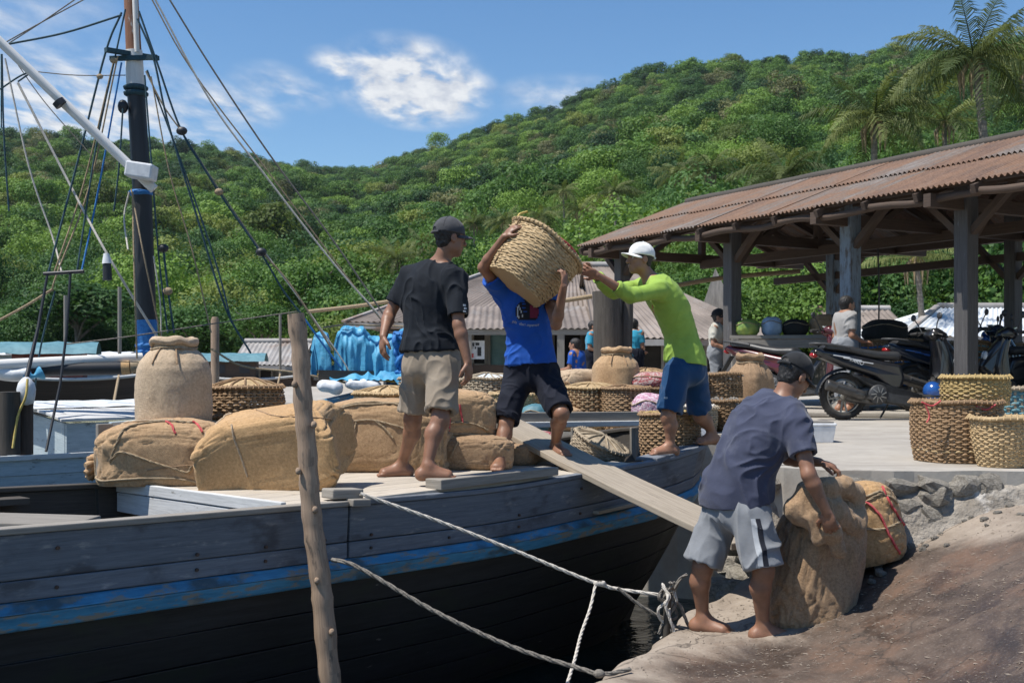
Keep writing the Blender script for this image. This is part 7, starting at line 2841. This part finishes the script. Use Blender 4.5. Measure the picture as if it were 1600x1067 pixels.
        g.cap(c + u * .014 + f * .092, c - u * .028 + f * .112, .009, .014, .010)
        for sg in (-1, 1):
            g.ell(c - u * .030 + f * .100 + r * sg * .014, (.010, .011, .008), ax, .006)
        g.ell(c - u * .054 + f * .092, (.025, .011, .0075), ax, .006)
        g.ell(c - u * .068 + f * .088, (.021, .011, .008), ax, .006)
        g.ell(c - u * .061 + f * .103, (.024, .006, .002), ax, .003, 's')

    def body(self, skin, thin=1.0):
        J = self.J
        g = self.sdf()
        self.torso(g, -.004)
        self.head(g)
        c, f, u, r = self.hf
        g.cap(J['spine'][-1] - V((0, 0, .01)), c - u * .06 - f * .018, .058, .052, .03)
        for a in J['arms']:
            sh, el, wr = a[:3]
            g.cap(J['spine'][-1].lerp(sh, .45), sh, .055, .056, .04)
            g.cap(sh, el, .050 * thin, .038 * thin, .035)
            m_ = el.lerp(wr, .25)
            g.cap(el, m_, .038 * thin, .040 * thin, .02)
            g.cap(m_, wr, .040 * thin, .0255, .02)
            self.hand(g, wr, a[3], a[4], a[5], a[6] if len(a) > 6 else .5)
        for l in J['legs']:
            hp, kn, an, td = l
            g.cap(hp, kn, .082 * thin, .054 * thin, .04)
            sd = (an - kn)
            fwd = V((td[0], td[1], 0)).normalized()
            cf = kn.lerp(an, .30) - fwd * .016
            g.cap(kn, cf, .052 * thin, .055 * thin, .03)
            g.cap(cf, an + V((0, 0, .02)), .053 * thin, .033, .03)
            g.cap(kn + fwd * .012, kn + fwd * .014 - V((0, 0, .03)), .042, .038, .02)
            self.foot(g, an, td)
        vs, fs = g.get()
        vs = relax(vs, fs, 1, .35)
        link('body', np_mesh('body', vs - np.array(self.base), fs, skin), self.t)
        c, f, u, r = self.hf
        for sg in (-1, 1):
            m_ = MB()
            p = c + u * .008 + f * .0755 + r * sg * .031 - self.base
            m_.ball(tuple(p), .0125, 10, 8)
            e = m_.build('eye', 'eye_white', self.t)
            m_ = MB()
            q = p + f * .0095
            m_.ball(tuple(q), .0058, 8, 6)
            m_.build('iris', 'eye_dark', e)

    def hair(self, full=True):
        c, f, u, r = self.hf
        ax = (r, f, u)
        g = SDF(c - V((.14,) * 3), c + V((.14,) * 3), .005)
        g.ell(c + u * .034 - f * .014, (.0815, .101, .088), ax, .0)
        g.ell(c - u * .03 - f * .040, (.060, .050, .055), ax, .02)
        g.ell(c - u * .035 + f * .095, (.105, .098, .095), ax, .01, 's')
        for sg in (-1, 1):
            g.ell(c - u * .012 - f * .004 + r * sg * .085, (.022, .026, .034), ax, .006, 's')
        g.plane_cut(c - u * .075, -u)
        vs, fs = g.get()
        nn = np_normals(vs, fs)
        vs = vs + nn * (vnoise(vs, 90, 2) * .003)[:, None]
        link('hair', np_mesh('hair', vs - np.array(self.base), fs, 'hair'), self.t)

    def cap(self, mat, brim_mat=None, tilt=0.0):
        c, f, u, r = self.hf
        u2 = unit(u - f * tilt)
        f2 = unit(f + u * tilt)
        ax = (r, f2, u2)
        g = SDF(c - V((.24,) * 3), c + V((.24,) * 3), .005)
        g.ell(c + u2 * .040 - f2 * .012, (.0885, .110, .098), ax, .0)
        g.plane_cut(c + u2 * .028 - f2 * .01, -u2)
        g.ell(c + u2 * .024 - f2 * .125, (.032, .034, .034), ax, .004, 's')
        vs, fs = g.get()
        nn = np_normals(vs, fs)
        vs = vs + nn * (vnoise(vs, 28, 2) * .0022)[:, None]
        o = link('cap', np_mesh('cap', vs - np.array(self.base), fs, mat), self.t)
        m_ = MB()

        def brim(a, b):
            x = (2 * a - 1)
            ln = .092 * math.sqrt(max(0, 1 - abs(x) ** 2.6))
            p = c + u2 * (.034 - .026 * x * x - .012 * b) + f2 * (.072 - .050 * x * x + ln * b) + r * x * .078
            return p - self.base
        m_.grid(brim, 22, 8)
        b_ = m_.build('brim', brim_mat or mat, o)
        sd_ = b_.modifiers.new('thick', 'SOLIDIFY')
        sd_.thickness = .006
        sd_.offset = 0
        m_ = MB()
        m_.tube([c - self.base + u2 * (.026 - .004 * math.cos(a)) - f2 * (.012 + .111 * math.cos(a)) + r * .088 * math.sin(a) for a in [-.55 + 1.1 * i / 10 for i in range(11)]], .009, 6)
        m_.build('strap', mat, o)
        m_ = MB()
        m_.ball(tuple(c - self.base + u2 * .138 - f2 * .012), .008, 8, 5)
        m_.build('button', mat, o)
        for k in range(6):
            m_ = MB()
            an = k * math.pi / 3 + .3
            pts = []
            for i in range(9):
                q = math.pi / 2 * (1 - i / 9.5)
                pts.append(c - self.base + u2 * (.040 + .0985 * math.sin(q)) + (r * math.cos(an) * .089 + f2 * math.sin(an) * .1105) * math.cos(q) - f2 * .012)
            m_.tube(pts, .0018, 4)
            m_.build('seam', mat, o)
        return o

    def decal(self, shirt, vs, fs, poly, o, ex, ey, d, mat, name, lift=.0025):
        """flat print laid on the cloth: 2D quads pushed on along d"""
        bvh = BVHTree.FromPolygons([tuple(p) for p in vs], [tuple(int(x) for x in f) for f in fs])
        me_v, me_f = [], []
        for q in poly:
            pts = []
            for (x, y) in q:
                p = o + ex * x + ey * y
                hit = bvh.ray_cast(p - d * .5, d)
                if hit[0] is None:
                    break
                pts.append(hit[0] - d * lift)
            if len(pts) == len(q):
                k = len(me_v)
                me_v += [p - self.base for p in pts]
                me_f.append(tuple(range(k, k + len(pts))))
        if not me_v:
            return
        m_ = MB()
        m_.add(me_v, me_f, None, True)
        m_.build(name, mat, shirt)


def gridpoly(x0, x1, y0, y1, nx, ny, keep=lambda x, y: True):
    out = []
    for i in range(nx):
        for j in range(ny):
            a, b = x0 + (x1 - x0) * i / nx, x0 + (x1 - x0) * (i + 1) / nx
            c, d = y0 + (y1 - y0) * j / ny, y0 + (y1 - y0) * (j + 1) / ny
            if keep((a + b) / 2, (c + d) / 2):
                out.append([(a, c), (b, c), (b, d), (a, d)])
    return out


M['tee_black'] = cloth('washed black t-shirt', (.0095, .0125, .018), (.020, .025, .034), amt=.5, sheen=.02)
M['tee_blue'] = cloth('bright blue t-shirt', (.010, .075, .36), rough=.7, sheen=.04)
M['tee_neon'] = cloth('lime green jersey', (.27, .41, .070), rough=.6, sheen=.05)
M['tee_navy'] = cloth('faded navy t-shirt', (.048, .055, .092), (.20, .21, .25), fscale=3.2, ft=(.52, .78), amt=.55)
M['shorts_beige'] = cloth('khaki shorts', (.25, .205, .155), (.36, .31, .25), amt=.5)
M['shorts_navy'] = cloth('navy shorts', (.009, .011, .020), (.02, .024, .036), amt=.5, sheen=.02)
M['shorts_teal'] = cloth('blue teal jersey shorts', (.006, .046, .125), rough=.6)
M['shorts_grey'] = cloth('grey jersey shorts', (.21, .22, .235), (.29, .30, .315), amt=.5)
M['cap_grey'] = cloth('charcoal cap', (.055, .056, .062), (.11, .11, .115), amt=.5)
M['cap_white'] = cloth('white cap', (.72, .72, .70))
M['cap_black'] = cloth('black cap', (.016, .017, .019), (.05, .05, .052), amt=.5)
M['shirt_beige'] = cloth('off white shirt', (.48, .46, .40))
M['shirt_grey'] = cloth('grey shirt', (.30, .29, .28))
M['shirt_cyan'] = cloth('cyan shirt', (.03, .27, .42))
M['print_dark'] = cloth('dark shirt print', (.012, .014, .022))
M['print_red'] = cloth('dark red shirt print', (.16, .02, .05))
M['print_orange'] = cloth('orange shirt print', (.42, .17, .03))
M['print_white'] = cloth('pale shirt print', (.42, .44, .46))
M['print_teal'] = cloth('teal shirt print', (.01, .16, .20))


def foot_at(u, Y, sole):
    return V(((u - 800) / F * Y, Y, sole + .075))


HV5 = .0062
# ---------------------------------------------------------------- man in black tee, back to us
J = dict(head=at(703, 372, 7.42), face=(.86, .48, -.10), spine=[at(673, 566, 7.38), at(671, 515, 7.40), at(671, 465, 7.42), at(687, 415, 7.43)],
         rs=unit((.94, -.34, 0)), rh=unit((.96, -.26, 0)),
         arms=[(at(638, 434, 7.52), at(608, 492, 7.50), at(599, 526, 7.34), V((-.10, -.15, -1)), V((.8, .5, 0)), 1, .35),
               (at(711, 438, 7.30), at(717, 508, 7.20), at(731, 566, 7.16), V((.12, .05, -1)), V((-.8, .5, 0)), -1, .40)],
         legs=[(at(654, 572, 7.43), at(645, 655, 7.48), foot_at(629, 7.66, 1.452), (-.85, -.28)), (at(692, 572, 7.33), at(688, 655, 7.20), foot_at(668, 7.10, 1.487), (.95, .02))])
p1 = Fig('man in black t-shirt, khaki shorts and grey cap standing on deck with his back turned', J, HV5, on(655, 7.4, 1.45))
p1.body('skin_dark')
p1.hair()
p1.cap('cap_grey')
g = p1.sdf()
p1.torso(g, .020, -.06, .93, 1.02, flare=.024)
a0, a1 = J['arms'][0], J['arms'][1]
p1.sleeve(g, J['spine'][3].lerp(a0[0], .5), a0[0], .07, .072)
p1.sleeve(g, J['spine'][3].lerp(a1[0], .5), a1[0], .07, .072)
p1.sleeve(g, a0[0], a0[0].lerp(a0[1], .70), .068, .070, .05, inner=.054)
p1.sleeve(g, a1[0], a1[0].lerp(a1[1], .80), .068, .070, .05, inner=.054)
g.plane_cut(at(672, 548, 7.4), (.03, 0, -1))
sh1, sv, sf = p1.cloth_obj(g, 't_shirt', 'tee_black', .0075, (17, 17, 4.5), 3)
for k, (x, y) in enumerate(((0, .02), (.004, .0), (-.004, -.02), (.008, -.035))):
    p1.decal(sh1, sv, sf, gridpoly(x - .012, x + .012, y - .006, y + .006, 4, 3), at(724, 482, 7.2), V((.8, .6, 0)), V((0, 0, 1)), V((-.45, .9, 0)).normalized(), 'print_white', 'sleeve_print')
g = p1.sdf()
p1.torso(g, .006, -.10, .12, 1.0, n=6, widths=[(0, .155, .115), (.3, .150, .112)])
for l in J['legs']:
    p1.sleeve(g, l[0], l[0].lerp(l[1], .86), .105, .098, .05, inner=.080, depth=.09)
p1.cloth_obj(g, 'shorts', 'shorts_beige', .009, (13, 13, 6), 5)

# ---------------------------------------------------------------- man in blue carrying the basket
J = dict(head=at(806, 418, 8.70), face=(.1, -1, -.1), spine=[at(830, 582, 8.45), at(828, 530, 8.45), at(822, 478, 8.46), at(816, 444, 8.52)],
         rs=unit((1, .05, -.10)), rh=unit((1, 0, 0)),
         arms=[(at(786, 460, 8.46), at(755, 418, 8.28), at(788, 370, 8.13), V((.62, -.05, .62)), V((.55, .5, -.5)), -1, .28),
               (at(858, 464, 8.44), at(869, 507, 8.14), at(881, 448, 8.00), V((.12, .22, .95)), V((-.75, .5, .1)), -1, .42)],
         legs=[(at(808, 590, 8.46), at(790, 662, 8.28), foot_at(781, 8.12, 1.455), (-.15, -.95)), (at(853, 590, 8.44), at(877, 646, 8.16), foot_at(868, 8.46, 1.53), (.45, -.85))])
p2m = Fig('man in bright blue t-shirt and navy shorts carrying the tilted basket on his shoulder', J, HV5, on(830, 8.4, 1.45))
p2m.body('skin_dark')
p2m.hair()
g = p2m.sdf()
p2m.torso(g, .022, -.06, .93, 1.02, flare=.024)
a0, a1 = J['arms']
for a, f_ in ((a0, .62), (a1, .35)):
    p2m.sleeve(g, J['spine'][3].lerp(a[0], .5), a[0], .068, .07)
    p2m.sleeve(g, a[0], a[0].lerp(a[1], f_), .070, .076, .05, inner=.055)
g.plane_cut(at(826, 569, 8.45), (.06, 0, -1))
sh2, sv, sf = p2m.cloth_obj(g, 't_shirt', 'tee_blue', .0085, (12, 12, 5), 11)
d_ = V((0, 1, 0))
oo = at(824, 486, 8.2)
p2m.decal(sh2, sv, sf, gridpoly(-.085, .085, -.06, .09, 18, 16, lambda x, y: (x / .085) ** 2 + (y / .09) ** 2 < 1 and not (-.03 < x + y * .2 < .0 and y > -.02 and int(y * 120) % 3 == 0)), oo, V((1, 0, 0)), V((0, 0, 1)), d_, 'print_dark', 'chest_print')
p2m.decal(sh2, sv, sf, gridpoly(.02, .085, -.045, .05, 8, 10, lambda x, y: (x / .085) ** 2 + (y / .09) ** 2 < .95), oo, V((1, 0, 0)), V((0, 0, 1)), d_, 'print_red', 'chest_print', .004)
p2m.decal(sh2, sv, sf, gridpoly(-.10, -.03, -.05, .05, 8, 10, lambda x, y: abs(x + .07 - y * y * 4) < .006 or abs(x + .045 + y * .4) < .004), oo, V((1, 0, 0)), V((0, 0, 1)), d_, 'print_white', 'chest_print', .0045)
me = text_mesh('pis  dari mpenas', .030)
quads = []
mv = [v.co.copy() for v in me.vertices]
for pl in me.polygons:
    q = []
    for i in pl.vertices:
        x, y = mv[i].x - .11, mv[i].y
        q.append((x, y - .085 - .020 * (1 - (x / .11) ** 2) - x * .10))
    quads.append(q)
p2m.decal(sh2, sv, sf, quads, oo, V((1, 0, 0)), V((0, 0, 1)), d_, 'print_white', 'lettering', .003)
g = p2m.sdf()
p2m.torso(g, .006, -.10, .12, 1.0, n=6, widths=[(0, .155, .115), (.3, .150, .112)])
for l in J['legs']:
    p2m.sleeve(g, l[0], l[0].lerp(l[1], .94), .105, .094, .05, inner=.078, depth=.08)
p2m.cloth_obj(g, 'shorts', 'shorts_navy', .008, (12, 12, 7), 15)

# ---------------------------------------------------------------- man in lime green reaching for the basket
J = dict(head=at(1000, 405, 9.02), face=(-.93, -.36, .02), spine=[at(1072, 575, 9.10), at(1064, 525, 9.09), at(1044, 474, 9.06), at(1018, 438, 9.03)],
         rs=unit((.32, -.95, 0)), rh=unit((.38, -.92, 0)),
         arms=[(at(1030, 454, 8.86), at(984, 462, 8.70), at(934, 430, 8.58), V((-.85, -.12, .28)), V((.1, .8, .4)), 1, .25),
               (at(1008, 448, 9.20), at(958, 456, 9.06), at(924, 424, 8.78), V((-.80, -.30, .18)), V((.2, -.6, -.5)), 1, .25)],
         legs=[(at(1058, 582, 8.99), at(1044, 650, 8.93), foot_at(1047, 8.95, 1.490), (-.92, -.30)), (at(1084, 582, 9.22), at(1094, 648, 9.33), foot_at(1113, 9.42, 1.548), (-.80, -.50))])
p3m = Fig('man in lime green long sleeved shirt, teal shorts and white cap reaching for the basket', J, HV5, on(1075, 9.1, 1.48))
p3m.body('skin')
p3m.hair()
p3m.cap('cap_white', tilt=.10)
g = p3m.sdf()
p3m.torso(g, .020, -.08, .93, 1.02, flare=.024)
for a, e in zip(J['arms'], (.45, .72)):
    p3m.sleeve(g, J['spine'][3].lerp(a[0], .4), a[0], .066, .068)
    p3m.sleeve(g, a[0], a[1], .066, .058, .05)
    p3m.sleeve(g, a[1], a[1].lerp(a[2], e), .058, .050, .03, inner=.040)
g.plane_cut(at(1060, 566, 9.08), (-.12, 0, -1))
sh3, sv, sf = p3m.cloth_obj(g, 'long_sleeved_shirt', 'tee_neon', .0065, (10, 10, 7), 21)
p3m.decal(sh3, sv, sf, gridpoly(-.03, .05, -.10, .08, 8, 14, lambda x, y: mnoise.noise(V((x * 40, y * 22, 2))) > -.1), at(1012, 490, 8.8), unit((1, -.2, -.1)), V((-.2, 0, 1)), V((.15, 1, 0)).normalized(), 'print_orange', 'chest_print')
g = p3m.sdf()
p3m.torso(g, .006, -.10, .12, 1.0, n=6, widths=[(0, .155, .115), (.3, .150, .112)])
for l in J['legs']:
    p3m.sleeve(g, l[0], l[0].lerp(l[1], .90), .108, .102, .06, inner=.085, depth=.09)
so3, sv, sf = p3m.cloth_obj(g, 'shorts', 'shorts_teal', .007, (13, 13, 5), 25)
p3m.decal(so3, sv, sf, gridpoly(-.012, .012, -.008, .008, 5, 4, lambda x, y: (x / .012) ** 2 + (y / .008) ** 2 < 1 and (x / .007) ** 2 + (y / .004) ** 2 > .6), at(1048, 623, 8.6), V((1, 0, 0)), V((0, 0, 1)), V((0, 1, 0)), 'print_white', 'emblem')

# ---------------------------------------------------------------- man bending over the sack in front
J = dict(head=at(1241, 588, 6.34), face=(.72, .46, -.52), hup=(.35, .1, 1), spine=[at(1150, 790, 6.34), at(1158, 738, 6.32), at(1186, 680, 6.30), at(1222, 628, 6.31)],
         rs=unit((.62, -.76, -.12)), rh=unit((.62, -.78, 0)),
         arms=[(at(1246, 668, 6.14), at(1264, 742, 6.02), at(1292, 800, 6.02), V((.22, .05, -.95)), V((.5, .75, -.1)), -1, .55),
               (at(1205, 668, 6.50), at(1232, 716, 6.52), at(1280, 722, 6.36), V((.85, -.15, -.25)), V((0, .2, -1)), -1, .45)],
         legs=[(at(1128, 800, 6.44), at(1098, 884, 6.40), foot_at(1098, 6.46, .690), (.80, -.42)), (at(1174, 806, 6.22), at(1193, 890, 6.16), foot_at(1192, 6.24, .690), (.97, -.12))])
p4m = Fig('man in faded navy t-shirt and grey shorts bending over the upright sack', J, HV5, on(1150, 6.34, .69))
p4m.body('skin_dark')
p4m.hair()
p4m.cap('cap_black')
g = p4m.sdf()
p4m.torso(g, .030, -.02, .93, 1.03, flare=.012, widths=[(0, .168, .118), (.18, .162, .118), (.38, .150, .108), (.60, .155, .110), (.78, .165, .108), (.90, .145, .085), (1.0, .075, .060)])
a0, a1 = J['arms']
for a, f_ in ((a0, .58), (a1, .55)):
    p4m.sleeve(g, J['spine'][3].lerp(a[0], .45), a[0], .072, .074)
    p4m.sleeve(g, a[0], a[0].lerp(a[1], f_), .072, .078, .05, inner=.056)
hem = J['spine'][0].lerp(J['spine'][1], .12)
g.plane_cut(hem, J['spine'][0] - J['spine'][1] + V((.06, 0, 0)))
p4m.cloth_obj(g, 't_shirt', 'tee_navy', .0085, (12, 12, 6), 31)
g = p4m.sdf()
p4m.torso(g, .006, -.10, .12, 1.0, n=7, widths=[(0, .155, .118), (.3, .150, .112)])
for l in J['legs']:
    p4m.sleeve(g, l[0], l[0].lerp(l[1], 1.0) + V((0, 0, .01)), .110, .112, .06, inner=.092, depth=.10)
so4, sv, sf = p4m.cloth_obj(g, 'shorts', 'shorts_grey', .008, (12, 12, 5), 35)
for x0, x1, mt in ((-.030, -.004, 'print_white'), (-.002, .024, 'print_dark')):
    p4m.decal(so4, sv, sf, gridpoly(x0, x1, -.20, .12, 3, 30), at(1196, 850, 6.0), V((1, 0, 0)), V((-.10, 0, 1)), V((-.15, 1, 0)).normalized(), mt, 'side_stripe')

# ---------------------------------------------------------------- people farther off


def bystander(label, u, Y, facing, shirt, shorts, capm, H=1.58, pose='stand', h=.011, ground=QUAY_Z):
    b = on(u, Y, ground)
    f = unit((facing[0], facing[1], 0))
    r = f.cross(V((0, 0, 1)))
    k = H / 1.65
    W = lambda x, y, z: b + (r * x + f * y) * k + V((0, 0, z * k))
    if pose == 'stand':
        J_ = dict(head=W(0, .04, 1.50), face=f, spine=[W(0, 0, .90), W(0, .01, 1.06), W(0, 0, 1.22), W(0, .01, 1.37)], rs=r, rh=r,
                  arms=[(W(-.15, 0, 1.33), W(-.19, -.02, 1.06), W(-.14, .20, 1.00), f, V((0, 0, -1)), 1, .5), (W(.15, 0, 1.33), W(.19, -.02, 1.06), W(.15, .20, .98), f, V((0, 0, -1)), -1, .5)],
                  legs=[(W(-.09, 0, .88), W(-.10, .02, .48), W(-.10, 0, .075), f), (W(.09, 0, .88), W(.10, .02, .48), W(.10, 0, .075), f)])
    else:
        J_ = dict(head=W(0, .10, 1.02), face=f, spine=[W(0, 0, .42), W(0, .01, .58), W(0, .04, .74), W(0, .07, .89)], rs=r, rh=r,
                  arms=[(W(-.17, .06, .85), W(-.22, .10, .60), W(-.12, .32, .58), f, V((0, 0, -1)), 1, .5), (W(.17, .06, .85), W(.22, .10, .60), W(.12, .32, .58), f, V((0, 0, -1)), -1, .5)],
                  legs=[(W(-.09, 0, .42), W(-.12, .40, .46), W(-.12, .38, .075), f), (W(.09, 0, .42), W(.12, .40, .46), W(.12, .38, .075), f)])
    fg = Fig(label, J_, h, b)
    fg.body('skin', .88)
    fg.hair()
    if capm:
        fg.cap(capm)
    g = fg.sdf()
    fg.torso(g, .014, -.1, .93, .86, flare=.016)
    for a in J_['arms']:
        fg.sleeve(g, J_['spine'][3].lerp(a[0], .5), a[0], .055, .058)
        fg.sleeve(g, a[0], a[0].lerp(a[1], .7), .056, .060, .05, inner=.046)
    tg = unit(J_['spine'][0] - J_['spine'][1])
    g.plane_cut(J_['spine'][0] + tg * .03, tg)
    fg.cloth_obj(g, 'shirt', shirt, .008, (12, 12, 5), int(u))
    g = fg.sdf()
    fg.torso(g, .016, -.1, .2, 1.04, n=6)
    for l in J_['legs']:
        fg.sleeve(g, l[0], l[0].lerp(l[1], .95), .10, .085, .05)
        if pose == 'stand':
            fg.sleeve(g, l[1] + V((0, 0, .05)), l[1].lerp(l[2], .8), .085, .075, .03)
    fg.cloth_obj(g, 'trousers', shorts, .007, (12, 12, 5), int(u) + 2)
    return fg


bystander('man in off white shirt and black cap standing by the stall table', 1120, 17.2, (.85, -.35), 'shirt_beige', 'shorts_grey', 'cap_black', 1.50)
bystander('bareheaded man in grey shirt standing behind the scooters', 1320, 14.42, (.9, .35), 'shirt_grey', 'shorts_grey', None, 1.47, ground=QUAY_Z + .07)
bystander('person in cyan shirt partly hidden behind the mooring post', 990, 20.5, (.3, .9), 'shirt_cyan', 'shorts_navy', None, 1.5)
bystander('person in bright blue shirt sitting low left of the mooring post', 906, 19.5, (-.8, .5), 'tee_blue', 'shorts_navy', None, 1.6, 'sit')
bystander('person in cyan shirt standing just left of the mooring post', 925, 21.5, (.8, -.2), 'shirt_cyan', 'shorts_navy', None, 1.5)

# ================================================================== AIR
hz = NT('hazy air')
hz.t.nodes.remove(hz.b)
pv_ = hz.n('ShaderNodeVolumePrincipled')
pv_.inputs['Color'].default_value = (0.80, 0.88, 1.0, 1)
pv_.inputs['Density'].default_value = 0.00007
pv_.inputs['Anisotropy'].default_value = 0.2
hz.l(pv_.outputs[0], hz.out.inputs['Volume'])
mb = MB()
mb.hexa([(-1100, -120, -6), (1100, -120, -6), (1100, 1050, -6), (-1100, 1050, -6), (-1100, -120, 260), (1100, -120, 260), (1100, 1050, 260), (-1100, 1050, 260)])
ho = mb.build('haze', hz.m)
ho['kind'] = 'stuff'
ho['label'] = 'thin haze in the air over the harbour and hill'
